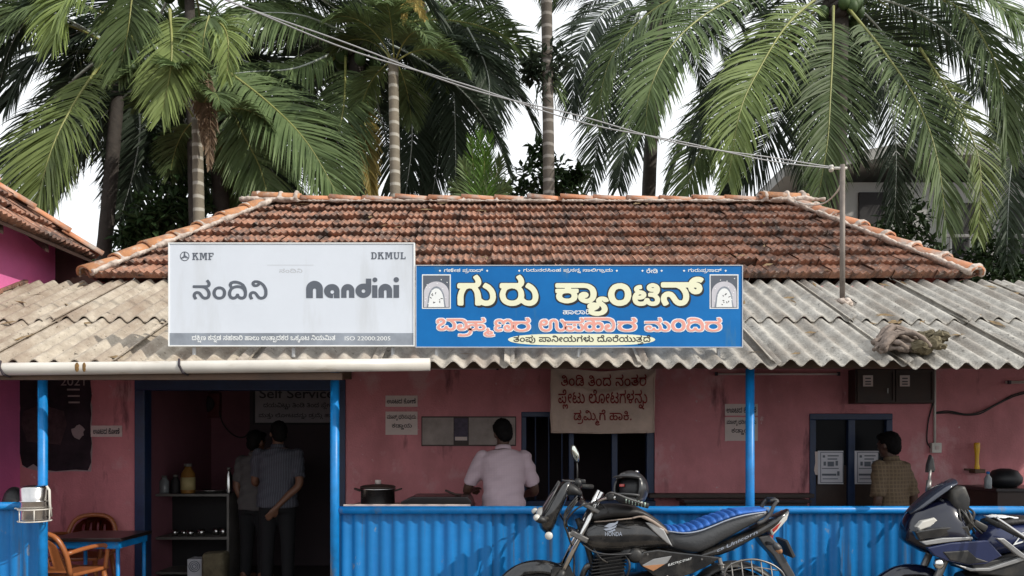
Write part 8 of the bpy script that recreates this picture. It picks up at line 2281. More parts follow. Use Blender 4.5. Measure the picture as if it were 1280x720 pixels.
def person(loc, rz, label, H, shirt, trousers, skin, hair, lean=0.0, head=(0, 0, 0), arms=None, girth=1.0, sleeve=0.7, group=None):
    loc = Vector(loc)
    t = thing('person', loc, label, 'person', group)
    R = Matrix.Rotation(rz, 3, 'Z')
    hipz = .50 * H
    Lr = Matrix.Rotation(-rad(lean), 3, 'X')

    def B(x, y, z):
        v = Vector((x, y, z))
        if z > hipz:
            v = Lr @ (v - Vector((0, 0, hipz))) + Vector((0, 0, hipz))
        return v

    def Wd(v):
        return loc + R @ Vector(v)
    hx = Matrix.Rotation(-rad(head[0]), 3, 'X') @ Matrix.Rotation(rad(head[2]), 3, 'Y')
    hz = Matrix.Rotation(rad(head[1]), 3, 'Z')
    HR = hz @ hx
    hc = B(0, .015, .932 * H)
    nk = B(0, -.01, .835 * H)

    def Hd(v):
        return hc + HR @ Vector(v)

    def ell(z, hw_, hd, y=0.0, n=20, e=2.3):
        out = []
        for k in range(n):
            a = 2 * math.pi * k / n
            c, s = math.cos(a), math.sin(a)
            out.append(Wd(B(hw_ * girth * math.copysign(abs(c) ** (2 / e), c), y + hd * girth * math.copysign(abs(s) ** (2 / e), s), z * H)))
        return out
    TR = [(.46, .155, .105, -.01), (.52, .165, .115, -.015), (.59, .150, .105, 0), (.66, .158, .110, .005), (.73, .178, .118, .005), (.785, .188, .105, -.005), (.815, .165, .085, -.01), (.84, .085, .062, -.012)]
    bm = bmesh.new()
    loft(bm, [ell(*q) for q in TR])
    limb(bm, [Wd(nk - Vector((0, 0, .03))), Wd(nk.lerp(hc, .45)), Wd(Hd((0, -.01, -.05)))], [.062, .054, .056])
    # head: skull, face, jaw, nose, ears
    for c, r in (((0, -.012, .015), (.076, .094, .098)), ((0, .02, -.035), (.060, .068, .082)), ((0, .062, -.085), (.028, .024, .022)), ((0, .088, -.012), (.013, .019, .026)), ((0, .078, -.05), (.024, .014, .010))):
        vs = ball(bm, (0, 0, 0), r, 16)
        for v in vs:
            v.co = Wd(Hd(v.co + Vector(c)))
    for s in (-1, 1):
        vs = ball(bm, (0, 0, 0), (.010, .019, .031), 10)
        for v in vs:
            v.co = Wd(Hd(v.co + Vector((s * .079, -.005, -.012))))
        vs = ball(bm, (0, 0, 0), (.018, .009, .007), 8)
        for v in vs:
            v.co = Wd(Hd(v.co + Vector((s * .031, .080, .018))))
    A = arms
    sh = {}
    for s, key in ((-1, 'L'), (1, 'R')):
        sp = B(s * .180 * girth, -.005, .795 * H)
        el, wr, dr, pn, curl = A[key]
        el, wr = Vector(el), Vector(wr)
        sh[key] = (sp, el, wr)
        limb(bm, [Wd(sp), Wd(sp.lerp(el, .5)), Wd(el), Wd(el.lerp(wr, .45)), Wd(wr)], [.052, .047, .039, .036, .026])
        add_hand(bm, Wd(wr), R @ Vector(dr), R @ Vector(pn), 1.0, curl, s if dr[2] < 0 else -s)
        hp = Vector((s * .09, -.01, .50 * H))
        kn = Vector((s * .10, .015, .275 * H))
        an = Vector((s * .105, -.02, .055 * H))
        limb(bm, [Wd(hp), Wd(hp.lerp(kn, .5)), Wd(kn), Wd(kn.lerp(an, .4)), Wd(an)], [.088, .076, .056, .054, .036])
        loft(bm, [[Wd((an.x + hw_ * math.cos(a), an.y + y, .045 * hh + .045 * hh * math.sin(a))) for a in [2 * math.pi * k / 12 for k in range(12)]]
                  for y, hw_, hh in ((-.06, .028, .9), (-.02, .038, 1.1), (.06, .044, .9), (.13, .046, .6), (.175, .03, .4))])
    obj_me('body', fuse(bm, .0085, 3), skin, t)
    # hair
    bm = bmesh.new()
    for c, r in (((0, -.026, .030), (.084, .096, .097)), ((0, -.050, -.02), (.074, .066, .082)), ((0, .03, .082), (.066, .058, .036))):
        vs = ball(bm, (0, 0, 0), r, 18)
        for v in vs:
            v.co = Wd(Hd(v.co + Vector(c)))
    hm = fuse(bm, .010, 2)
    rnd = random.Random(int(H * 1000))
    for v in hm.vertices:
        v.co += v.normal * rnd.uniform(-.004, .005)
    obj_me('hair', hm, hair, t)
    # shirt with sleeves and collar
    bm = bmesh.new()
    rnd = random.Random(3)
    loft(bm, [ell(z, a + .016 + .012 * (z < .6), b + .018 + .014 * (z < .65), y) for z, a, b, y in [(.475, .166, .118, -.012)] + TR[1:-1] + [(.838, .085, .062, -.012)]])
    for key in 'LR':
        sp, el, wr = sh[key]
        e2 = sp.lerp(el, min(1, sleeve))
        pts = [Wd(sp), Wd(sp.lerp(e2, .5)), Wd(e2)]
        rs = [.068, .066, .070]
        if sleeve > 1:
            pts = [Wd(sp), Wd(sp.lerp(el, .5)), Wd(el), Wd(el.lerp(wr, .85))]
            rs = [.068, .062, .055, .042]
        c = curve_pts(pts, 8)
        tube(bm, c, [rs[min(int(i / 8 * (len(rs) - 1)), len(rs) - 2)] for i in range(9)], 14)
        ball(bm, Wd(sp), .070, 12)
    sm = fuse(bm, .011, 4)
    for v in sm.vertices:
        lp = R.transposed() @ (v.co - loc)
        f = math.sin(lp.z * 34 + lp.x * 11) * math.sin(lp.x * 23 - lp.z * 9) + 0.7 * math.sin(lp.z * 61 + lp.y * 30 - lp.x * 25)
        v.co += v.normal * (.0055 * f + .004 * math.sin(lp.z * 17 + 2 * math.sin(lp.x * 9)) * (lp.z < .8 * H))
    so = obj_me('shirt', sm, shirt, t)
    bm = bmesh.new()
    ringp = []
    for rr, dz in ((.078, -.012), (.073, .008), (.069, .026), (.064, .024), (.068, .004)):
        ringp.append([Wd(B(rr * math.cos(a), -.012 + rr * .92 * math.sin(a) - .1 * 0, .842 * H + dz + .010 * -math.sin(a))) for a in [2 * math.pi * k / 20 for k in range(20)]])
    loft(bm, ringp, False)
    obj('collar', bm, shirt, so, True)
    # trousers
    bm = bmesh.new()
    loft(bm, [ell(z, a + .012, b + .014, y) for z, a, b, y in ((.445, .150, .105, -.01), (.47, .160, .112, -.01), (.52, .166, .115, -.015), (.555, .156, .109, -.005))])
    for s in (-1, 1):
        hp = Vector((s * .088, -.01, .49 * H))
        kn = Vector((s * .10, .012, .275 * H))
        an = Vector((s * .105, -.015, .045 * H))
        limb(bm, [Wd(hp), Wd(hp.lerp(kn, .5)), Wd(kn), Wd(kn.lerp(an, .5)), Wd(an)], [.098, .088, .074, .068, .062])
    obj_me('trousers', fuse(bm, .012, 4), trousers, t)
    return t


m_skin = mat('brown_skin', (0.16, 0.075, 0.045), 0.5, var=0.12, scale=6)
m_skin2 = mat('dark_brown_skin', (0.085, 0.042, 0.028), 0.5, var=0.12, scale=6)
m_hair = mat('black_hair', (0.006, 0.005, 0.005), 0.75, var=0.3, scale=40, spec=0.15)


def cloth_mat(name, a, b, kind, scale):
    m = mat(name, a, 0.9, var=0.08, scale=4, bump=0.15, bscale=120)
    n, l = m.node_tree.nodes, m.node_tree.links
    bs = n['Principled BSDF']
    src = bs.inputs['Base Color'].links[0].from_socket
    tc = n.new('ShaderNodeTexCoord')
    dirs = ('X',) if kind == 'stripe' else ('X', 'Z')
    for dname in dirs:
        w = n.new('ShaderNodeTexWave')
        w.bands_direction = dname
        w.inputs['Scale'].default_value = scale
        w.inputs['Distortion'].default_value = 0.3
        rp = n.new('ShaderNodeValToRGB')
        rp.color_ramp.elements[0].position = .74
        rp.color_ramp.elements[1].position = .86
        sc = n.new('ShaderNodeMath')
        sc.operation = 'MULTIPLY'
        sc.inputs[1].default_value = .75
        mx = n.new('ShaderNodeMix')
        mx.data_type = 'RGBA'
        mx.inputs[7].default_value = (*b, 1)
        l.new(tc.outputs['Object'], w.inputs['Vector'])
        l.new(w.outputs['Fac'], rp.inputs['Fac'])
        l.new(rp.outputs['Color'], sc.inputs[0])
        l.new(sc.outputs[0], mx.inputs[0])
        l.new(src, mx.inputs[6])
        src = mx.outputs[2]
    l.new(src, bs.inputs['Base Color'])
    return m


m_shirt_pink = cloth_mat('pale_pink_shirt_cloth', (0.60, 0.47, 0.51), (0.54, 0.40, 0.46), 'check', 22)
m_shirt_grey = cloth_mat('grey_striped_shirt_cloth', (0.052, 0.053, 0.070), (0.105, 0.11, 0.135), 'stripe', 14)
m_shirt_pale = cloth_mat('pale_grey_shirt_cloth', (0.095, 0.088, 0.086), (0.08, 0.073, 0.076), 'check', 18)
m_shirt_plaid = cloth_mat('brown_plaid_shirt_cloth', (0.125, 0.085, 0.052), (0.19, 0.135, 0.08), 'check', 9)
m_trouser = mat('dark_trouser_cloth', (0.006, 0.006, 0.008), 0.9, var=0.2, scale=8)

DM = 6.62
person((P(630, 0, DM).x, DM, .03), rad(6), 'person in a pale pink short sleeved shirt bending over the griddle, seen from behind', 1.655, m_shirt_pink, m_trouser, m_skin2, m_hair,
       lean=9, head=(22, 12, -8), girth=1.03, sleeve=.82,
       arms=dict(L=((-.315, .14, 1.03), (-.25, .36, 1.02), (.25, 1, -.1), (.3, 0, -1), .9), R=((.285, .10, 1.02), (.20, .33, .96), (-.2, 1, -.2), (-.3, 0, -1), .9)))
DA = 7.75
person((P(347, 0, DA).x, DA, .03), rad(8), 'person in a grey striped shirt with one hand behind, standing inside the doorway', 1.655, m_shirt_grey, m_trouser, m_skin, m_hair,
       lean=3, head=(6, 20, 0), girth=1.06, sleeve=.75,
       arms=dict(L=((-.24, .10, 1.03), (-.14, .32, 1.05), (.3, 1, .1), (.3, 0, -1), .8), R=((.225, -.10, 1.02), (.02, -.19, .80), (-.55, -.12, -.75), (-.5, .9, .2), .45)))
DB_ = 8.05
person((P(319, 0, DB_).x, DB_, .03), rad(-14), 'person in a pale shirt half hidden behind the taller customer inside the doorway', 1.555, m_shirt_pale, m_trouser, m_skin, m_hair,
       lean=2, head=(8, -18, 0), girth=.92, sleeve=.8,
       arms=dict(L=((-.205, -.02, .97), (-.13, .02, .74), (.15, .05, -1), (1, .2, 0), .7), R=((.21, .10, .98), (.10, .30, 1.0), (-.3, 1, 0), (-.3, 0, -1), .8)))
DR = 7.0
person((P(1117, 0, DR).x, DR, .03), rad(24), 'person in a brown plaid shirt standing beside the shuttered window at the right', 1.53, m_shirt_plaid, m_trouser, m_skin2, m_hair,
       lean=4, head=(8, 10, 0), girth=.86, sleeve=.9,
       arms=dict(L=((-.225, -.02, .93), (-.215, .06, .70), (.1, .2, -1), (1, .1, 0), .6), R=((.225, -.03, .93), (.21, .06, .70), (-.1, .2, -1), (-1, .1, 0), .6)))

# ------------------------------------------------------------------ motorcycles
m_gloss = mat('glossy_black_paint', (0.010, 0.010, 0.011), 0.18, var=0.15, scale=5, coat=0.7)
overlay(m_gloss, (0.055, 0.05, 0.045), 7, 0.60, 0.14)
m_gloss_blue = mat('deep_blue_bike_paint', (0.004, 0.005, 0.017), 0.2, var=0.25, scale=3, coat=0.7)
m_midblue = mat('slate_blue_bike_paint', (0.016, 0.024, 0.078), 0.25, var=0.2, scale=3, coat=0.6)
m_plastic = mat('matt_black_plastic', (0.018, 0.018, 0.019), 0.5, var=0.25, scale=9)
overlay(m_plastic, (0.07, 0.062, 0.052), 8, 0.60, 0.12)
m_greyplastic = mat('dark_grey_plastic', (0.055, 0.054, 0.056), 0.42, var=0.2, scale=6)
m_silver = mat('silver_bike_paint', (0.42, 0.42, 0.42), 0.32, metal=0.6, var=0.15, scale=6)
m_chrome = mat('chrome', (0.75, 0.74, 0.72), 0.16, metal=1.0, var=0.1)
m_alu = mat('cast_aluminium', (0.22, 0.21, 0.20), 0.42, metal=0.8, var=0.3, scale=14)
m_engine = mat('blackened_engine_metal', (0.022, 0.021, 0.021), 0.42, metal=0.4, var=0.35, scale=14)
m_rubber = mat('tyre_rubber', (0.016, 0.015, 0.015), 0.8, var=0.25, scale=12, bump=0.3, bscale=60)
m_vinyl = mat('grey_black_seat_vinyl', (0.050, 0.052, 0.056), 0.42, var=0.2, scale=7, bump=0.15, bscale=70)
m_piping = mat('pale_seat_edge', (0.33, 0.37, 0.45), 0.5, var=0.2)
m_bluecover = mat('blue_seat_cover_cloth', (0.026, 0.13, 0.47), 0.6, var=0.35, scale=12, bump=0.3, bscale=50)
m_lens = mat('clear_lens', (0.62, 0.60, 0.55), 0.15, var=0.15, coat=0.5)
m_redlens = mat('red_lens', (0.42, 0.03, 0.02), 0.2, var=0.2, coat=0.5)
m_amber = mat('amber_lens', (0.40, 0.19, 0.09), 0.25, var=0.2, coat=0.4)
m_mirror = mat('mirror_glass', (0.75, 0.78, 0.70), 0.05, metal=1.0, var=0.02)
m_cloudglass = mat('smoked_windscreen', (0.03, 0.036, 0.055), 0.10, var=0.2, coat=0.8)
m_leather = mat('worn_black_leatherette', (0.028, 0.026, 0.026), 0.5, var=0.35, scale=8, bump=0.25, bscale=40)
m_tan = mat('worn_tan_edge', (0.30, 0.24, 0.20), 0.7, var=0.35, scale=10)
m_plate = mat('number_plate', (0.03, 0.03, 0.032), 0.6, var=0.2)
m_grip = mat('dark_rubber_grip', (0.02, 0.02, 0.02), 0.65, var=0.2, bump=0.4, bscale=120)
m_greenbead = mat('green_and_white_cord', (0.10, 0.42, 0.24), 0.5, var=0.3, scale=40, col2=(0.6, 0.65, 0.6))

DK = 5.2


def K(px, py, dy=0.0):
    """point on the motorcycle's middle plane, moved dy metres away from the road"""
    p = P(px, py, DK)
    return Vector((p.x, DK + dy, p.z))


def bloft(bm, st, n=18, e=2.6, dy=0.0):
    """sections (px, bottom py, top py, half width) along the motorcycle"""
    rings = []
    for px, pb, ptp, hw_ in st:
        a, b = K(px, pb), K(px, ptp)
        zc, hz = (a.z + b.z) / 2, abs(b.z - a.z) / 2
        ring = []
        for k in range(n):
            t = 2 * math.pi * k / n
            c, s = math.cos(t), math.sin(t)
            ring.append(Vector((a.x, DK + dy + hw_ * math.copysign(abs(c) ** (2 / e), c), zc + hz * math.copysign(abs(s) ** (2 / e), s))))
        rings.append(ring)
    loft(bm, rings)


def smooth_st(st, m=4):
    """finer sections along smooth curves"""
    c = curve_pts([Vector((a, b, d)) for a, b, d, w in st], m * (len(st) - 1))
    w = curve_pts([Vector((q[3], 0, 0)) for q in st], m * (len(st) - 1))
    return [(p.x, p.y, p.z, max(.004, q.x)) for p, q in zip(c, w)]


def plate(bm, pts, dy, t, bev=0.003):
    prism(bm, [K(x, y, dy) for x, y in pts], (0, t, 0), bev)


def wheel(parent, name, c, R, w, spokes, disc=True):
    bm = bmesh.new()
    rings = []
    for k in range(48):
        a = 2 * math.pi * k / 48
        d = Vector((math.cos(a), 0, math.sin(a)))
        ring = []
        for q in range(12):
            b = 2 * math.pi * q / 12
            ring.append(c + d * (R - w * .55 + w * .55 * math.cos(b)) + Vector((0, w * .5 * math.sin(b), 0)))
        rings.append(ring)
    R_ = [[bm.verts.new(p) for p in r] for r in rings]
    for i in range(48):
        for q in range(12):
            bm.faces.new((R_[i][q], R_[i][(q + 1) % 12], R_[(i + 1) % 48][(q + 1) % 12], R_[(i + 1) % 48][q]))
    for i in range(48):
        a = 2 * math.pi * (i + .5) / 48
        d = Vector((math.cos(a), 0, math.sin(a)))
        for s in (-1, 1):
            box(bm, c + d * (R - .006) + Vector((0, s * w * .24, 0)), (.022, w * .34, .012), Euler((0, -a + math.pi / 2, s * .3)).to_matrix())
    bmesh.ops.recalc_face_normals(bm, faces=bm.faces)
    root = obj(name, bm, m_rubber, parent, True)
    bm = bmesh.new()
    lathe(bm, c, [(R - w * 1.12, -.035), (R - w * .98, -.042), (R - w * .98, .042), (R - w * 1.12, .035), (R - w * 1.2, .0)], 'Y', 40)
    obj('rim', bm, m_alu, root, True)
    bm = bmesh.new()
    lathe(bm, c, [(0, -.06), (.05, -.06), (.055, 0), (.05, .06), (0, .06)], 'Y', 18)
    for k in range(spokes):
        a = 2 * math.pi * k / spokes + .3
        d = Vector((math.cos(a), 0, math.sin(a)))
        tube(bm, [c + d * .045, c + d * (R - w * 1.15)], [.017, .012], 6)
    obj('hub', bm, m_alu, root)
    if disc:
        bm = bmesh.new()
        lathe(bm, c + Vector((0, .07, 0)), [(.05, -.003), (.12, -.003), (.12, .003), (.05, .003)], 'Y', 30)
        obj('brake_disc', bm, m_steel, root)
    return root


bk = thing('motorcycle', (P(795, 0, DK).x, DK, 0), 'black motorcycle with blue ribbed seat cover parked before the blue fence, the one seen whole', 'motorcycle')
FA, RA = K(674, 767), K(918, 767)
wheel(bk, 'front_wheel', FA, .305, .09, 6)
wheel(bk, 'rear_wheel', RA, .31, .11, 6, False)

# frame, swing arm, stands
bm = bmesh.new()
tube(bm, curve_pts([K(722, 648), K(733, 680), K(744, 715), K(758, 745), K(800, 760), K(850, 752)], 20), .02, 8)
tube(bm, curve_pts([K(724, 652), K(760, 668), K(810, 675), K(850, 690), K(900, 690), K(955, 662)], 20), .02, 8)
for s in (-1, 1):
    tube(bm, [K(850, 745, s * .09), K(918, 767, s * .11)], .022, 8)
    tube(bm, [K(845, 690, s * .08), K(852, 750, s * .09)], .018, 8)
obj('frame', bm, m_plastic, bk, True)
for s in (-1, 1):
    bm = bmesh.new()
    a, b = K(893, 694, s * .125), K(912, 760, s * .125)
    tube(bm, [a, b], .014, 8)
    for k in range(9):
        q = a.lerp(b, .12 + k * .085)
        lathe(bm, q, [(.02, -.005), (.028, 0), (.02, .005)], 'Z', 10)
    obj('shock_absorber', bm, m_alu, bk, True)
bm = bmesh.new()
tube(bm, [K(815, 765, -.10), K(822, 822, -.24)], .012, 8)
tube(bm, [K(815, 823, -.24), K(830, 823, -.25)], .012, 8)
obj('side_stand', bm, m_plastic, bk)

# engine
eng = None
bm = bmesh.new()
for k in range(8):
    y = 690 + k * 4.2
    bx_ = 762 - k * .8
    c = K(bx_, y)
    box(bm, c, (.235 - .02 * (k == 0), .21, .010), Euler((0, rad(-8), 0)).to_matrix(), .003)
box(bm, K(762, 706), (.17, .16, .16), Euler((0, rad(-8), 0)).to_matrix(), .01)
eng = obj('cylinder_block', bm, m_engine, bk)
bm = bmesh.new()
bloft(bm, smooth_st([(738, 765, 735, .06), (752, 775, 722, .13), (790, 780, 716, .15), (830, 778, 715, .14), (850, 770, 728, .10)], 3))
obj('crankcase', bm, m_engine, bk, True)
bm = bmesh.new()
lathe(bm, K(802, 738, -.15), [(0, -.03), (.07, -.03), (.085, -.01), (.085, .01), (0, .012)], 'Y', 26)
lathe(bm, K(758, 752, -.15), [(0, -.02), (.05, -.02), (.06, 0), (0, .005)], 'Y', 20)
obj('engine_covers', bm, m_greyplastic, bk, True)
bm = bmesh.new()
lathe(bm, K(791, 691, -.13), [(0, -.012), (.03, -.012), (.045, 0), (.055, .03), (0, .03)], 'Y', 22)
tube(bm, curve_pts([K(776, 689, -.07), K(786, 688, -.09), K(800, 690, -.08), K(812, 697, -.05)], 10), .035, 10)
obj('air_intake', bm, m_plastic, bk, True)
bm = bmesh.new()
tube(bm, curve_pts([K(745, 705, .03), K(733, 712, .05), K(728, 735, .08), K(738, 765, .10), K(780, 785, .11), K(850, 785, .14)], 24), .022, 10)
tube(bm, curve_pts([K(850, 785, .14), K(880, 780, .17), K(985, 758, .19)], 10), [.025, .04, .05, .055, .055, .055, .055, .055, .055, .05, .03], 14)
obj('exhaust', bm, m_alu, bk, True)
bm = bmesh.new()
for s in (-1, 1):
    tube(bm, curve_pts([K(828, 716, s * .13), K(838, 724, s * .14), K(852, 722, s * .14), K(862, 716, s * .13)], 10), .010, 8)
    tube(bm, [K(845, 735, s * .13), K(842, 738, s * .26)], .015, 8)
obj('foot_rests', bm, m_alu, bk)
bm = bmesh.new()
bloft(bm, smooth_st([(848, 768, 738, .012), (880, 772, 738, .014), (925, 778, 750, .012)], 3), dy=-.11)
obj('chain_cover', bm, m_plastic, bk, True)

bm = bmesh.new()
for x, y, dy in ((788, 724, -.165), (815, 730, -.165), (792, 752, -.165), (812, 755, -.165), (750, 742, -.152), (766, 760, -.152), (843, 700, -.137), (871, 695, -.137), (805, 689, -.137)):
    lathe(bm, K(x, y, dy), [(0, -.006), (.007, -.006), (.007, .004), (0, .004)], 'Y', 8)
obj('bolts', bm, m_alu, bk)
bm = bmesh.new()
tube(bm, curve_pts([K(757, 700, -.11), K(748, 694, -.13), K(741, 684, -.09), K(738, 674, -.05)], 12), .006, 6)
tube(bm, curve_pts([K(778, 690, -.10), K(783, 700, -.14), K(781, 714, -.13), K(772, 728, -.12)], 12), .007, 6)
obj('hoses', bm, m_plastic, bk, True)

# forks, mudguard, triple clamp
for s in (-1, 1):
    bm = bmesh.new()
    tube(bm, [K(750.5, 614, s * .095), K(700, 716, s * .095)], .0185, 12)
    f = obj('fork_tube', bm, m_chrome, bk, True)
    bm = bmesh.new()
    tube(bm, [K(703, 710, s * .095), K(700, 716, s * .095), K(674, 768, s * .095)], [.022, .029, .027], 12)
    obj('fork_slider', bm, m_plastic, f, True)
bm = bmesh.new()
for (cx, cy, sz) in ((738, 634, (.15, .26, .028)), (722, 668, (.13, .26, .04))):
    box(bm, K(cx, cy), sz, Euler((0, rad(27), 0)).to_matrix(), .008)
obj('triple_clamp', bm, m_alu, bk)
bm = bmesh.new()
cen = FA
rings = []
for k in range(25):
    a = rad(178 - 150 * k / 24)
    d = Vector((math.cos(a), 0, math.sin(a)))
    Rm = .358 + .012 * math.sin(math.pi * k / 24)
    hw_ = .068 * (.55 + .45 * math.sin(math.pi * min(1, (k + 3) / 15)) if k < 12 else 1.0)
    ring = []
    for q in range(9):
        v = q / 8 * 2 - 1
        ring.append(cen + d * (Rm - .075 * abs(v) ** 2.5) + Vector((0, hw_ * v, 0)))
    for q in range(8, -1, -1):
        v = q / 8 * 2 - 1
        ring.append(cen + d * (Rm - .008 - .075 * abs(v) ** 2.5) + Vector((0, hw_ * .93 * v, 0)))
    rings.append(ring)
loft(bm, rings)
bmesh.ops.recalc_face_normals(bm, faces=bm.faces)
obj('front_mudguard', bm, m_gloss, bk, True)
bm = bmesh.new()
for s in (-1, 1):
    bm = bmesh.new()
    prism(bm, [K(690, 706, s * .083), K(712, 706, s * .083), K(718, 722, s * .083), (K(700, 735, s * .083)), K(686, 725, s * .083)], (0, s * .01, 0), .002)
    obj('mudguard_bracket', bm, m_plastic, bk)

# headlamp cowl
bm = bmesh.new()
rings = []
for py, xl, xr, hw_ in ((599, 705.5, 716, .045), (606, 699, 714, .075), (616, 690.5, 711, .105), (626, 683, 707, .125), (636, 677, 702, .135), (645, 673, 698, .138), (653, 672.5, 695, .125), (660, 675, 692, .095), (666, 681, 689, .05)):
    a, b = K(xl, py), K(xr, py)
    cx, hx_ = (a.x + b.x) / 2, (b.x - a.x) / 2
    rings.append([Vector((cx - hx_ * math.copysign(abs(math.cos(t)) ** .8, math.cos(t)), DK + hw_ * math.copysign(abs(math.sin(t)) ** .8, math.sin(t)), a.z)) for t in [2 * math.pi * k / 22 for k in range(22)]])
loft(bm, rings)
cowl = obj('headlamp_cowl', bm, m_gloss, bk, True)
bm = bmesh.new()
ball(bm, K(679, 647), (.045, .10, .075), 18, Euler((0, rad(-18), 0)).to_matrix())
obj('headlight', bm, m_lens, cowl, True)
bm = bmesh.new()
tube(bm, [K(699, 602, -.055), K(690, 618, -.11), K(682, 632, -.135), K(676, 643, -.12)], .006, 6)
tube(bm, [K(699, 602, .055), K(690, 618, .11), K(682, 632, .135), K(676, 643, .12)], .006, 6)
tube(bm, [K(703, 600.5, -.05), K(717, 601.5, -.05), K(717, 601.5, .05), K(703, 600.5, .05)], .007, 6)
obj('cowl_trim', bm, m_greyplastic, cowl, True)
for s in (-1, 1):
    bm = bmesh.new()
    tube(bm, [K(684, 645, s * .12), K(675, 646, s * .20)], .013, 8)
    ball(bm, K(674, 645, s * .22), (.045, .035, .026), 14, Euler((0, rad(15), 0)).to_matrix())
    ind = obj('indicator', bm, m_plastic, bk, True)
    bm = bmesh.new()
    ball(bm, K(670, 643, s * .222), (.026, .032, .024), 12)
    obj('indicator_lens', bm, m_lens, ind, True)
bm = bmesh.new()
lathe(bm, K(685, 667, -.112), [(0, -.012), (.026, -.012), (.028, 0), (0, .004)], 'Y', 16)
obj('reflector', bm, m_lens, bk, True)
bm = bmesh.new()
lathe(bm, K(711, 666, -.112), [(0, -.012), (.020, -.012), (.022, 0), (0, .004)], 'Y', 14)
obj('reflector', bm, m_lens, bk, True)
bm = bmesh.new()
bloft(bm, smooth_st([(704, 622, 608, .05), (711, 620, 603, .08), (720, 620, 607, .08), (727, 621, 614, .05)], 3))
obj('instruments', bm, m_plastic, bk, True)
bm = bmesh.new()
for k, off in enumerate((0, .01, -.012)):
    tube(bm, curve_pts([K(720, 618 + 3 * k, -.12), K(704, 640 + 4 * k, -.135), K(708, 665, -.12 + off), K(716, 690, -.07), K(716, 720, -.09)], 18), .006, 6)
tube(bm, curve_pts([K(735, 625, -.2), K(718, 632, -.22), K(706, 648, -.17), K(712, 662, -.10)], 16), .006, 6)
tube(bm, curve_pts([K(727, 612, .22), K(704, 622, .2), K(700, 640, .15), K(710, 660, .08)], 16), .006, 6)
obj('control_cables', bm, m_plastic, bk, True)
# handlebars: near grip, far grip, levers, mirrors
bm = bmesh.new()
near = [K(735, 634, -.02), K(739, 629, -.09), K(744, 624, -.16), K(753, 619.5, -.22), K(763, 618.5, -.28)]
far = [K(735, 634, .02), K(731, 628, .10), K(728, 618, .17), K(727, 612, .24), K(731, 611, .30)]
tube(bm, curve_pts(near, 16), .0125, 10)
tube(bm, curve_pts(far, 16), .0125, 10)
hb_ = obj('handlebar', bm, m_chrome, bk, True)
bm = bmesh.new()
tube(bm, [K(764, 618.6, -.285), K(797, 626, -.40)], .0175, 12)
obj('grip', bm, m_grip, hb_, True)
bm = bmesh.new()
for k in range(7):
    t = .3 + k * .1
    c = K(764, 618.6, -.285).lerp(K(797, 626, -.40), t)
    ball(bm, c + Vector((0, -.002, 0)), (.010, .019, .019), 10)
obj('grip_cord', bm, m_greenbead, hb_, True)
bm = bmesh.new()
tube(bm, [K(731, 611, .305), K(748, 613, .41)], .0175, 12)
obj('grip', bm, m_grip, hb_, True)
bm = bmesh.new()
box(bm, K(757, 617, -.255), (.05, .055, .05), None, .012)
obj('switch_pod', bm, m_plastic, hb_, True)
bm = bmesh.new()
ball(bm, K(726, 606, .24), (.036, .032, .034), 14)
box(bm, K(732, 604, .24), (.045, .045, .03), None, .008)
obj('brake_reservoir', bm, m_plastic, hb_, True)
bm = bmesh.new()
tube(bm, curve_pts([K(752, 616, -.25), K(758, 612, -.30), K(775, 618, -.38), K(790, 623, -.42)], 12), .007, 6)
tube(bm, curve_pts([K(727, 610, .25), K(720, 612, .30), K(724, 614, .38), K(732, 616, .43)], 12), .007, 6)
obj('lever', bm, m_alu, hb_, True)
bm = bmesh.new()
tube(bm, [K(725.5, 604, .25), K(725.8, 590, .26), K(725, 578, .26)], .006, 8)
obj('mirror_stalk', bm, m_plastic, hb_, True)
bm = bmesh.new()
mrot = Euler((0, rad(-20), rad(28))).to_matrix()
mc = K(722.5, 568, .25)
ball(bm, mc, (.030, .024, .068), 20, mrot)
mo = obj('mirror', bm, m_plastic, hb_, True)
bm = bmesh.new()
ball(bm, mc + Vector((.004, -.012, 0)), (.026, .016, .062), 20, mrot)
obj('mirror_glass', bm, m_mirror, mo, True)

# tank with its leatherette cover
bm = bmesh.new()
bloft(bm, smooth_st([(724, 677, 664, .05), (731, 684, 654, .105), (744, 688.5, 647, .135), (764, 690.5, 644, .148), (786, 689, 644, .148), (806, 687, 647, .138), (822, 685.5, 655, .122), (833, 684, 668, .105), (838, 683, 676, .08)], 4), 24, 2.3)
tank = obj('fuel_tank', bm, m_gloss, bk, True)
bm = bmesh.new()
plate(bm, [(802, 650), (812, 651.5), (825, 659), (836, 680), (828, 675), (812, 661)], -.138, .03, .006)
obj('tank_trim', bm, m_silver, tank)
bm = bmesh.new()
tube(bm, curve_pts([K(727, 678, -.11), K(740, 686, -.142), K(760, 689, -.15), K(785, 688, -.15)], 14), .005, 6)
obj('tank_seam', bm, m_greyplastic, tank, True)
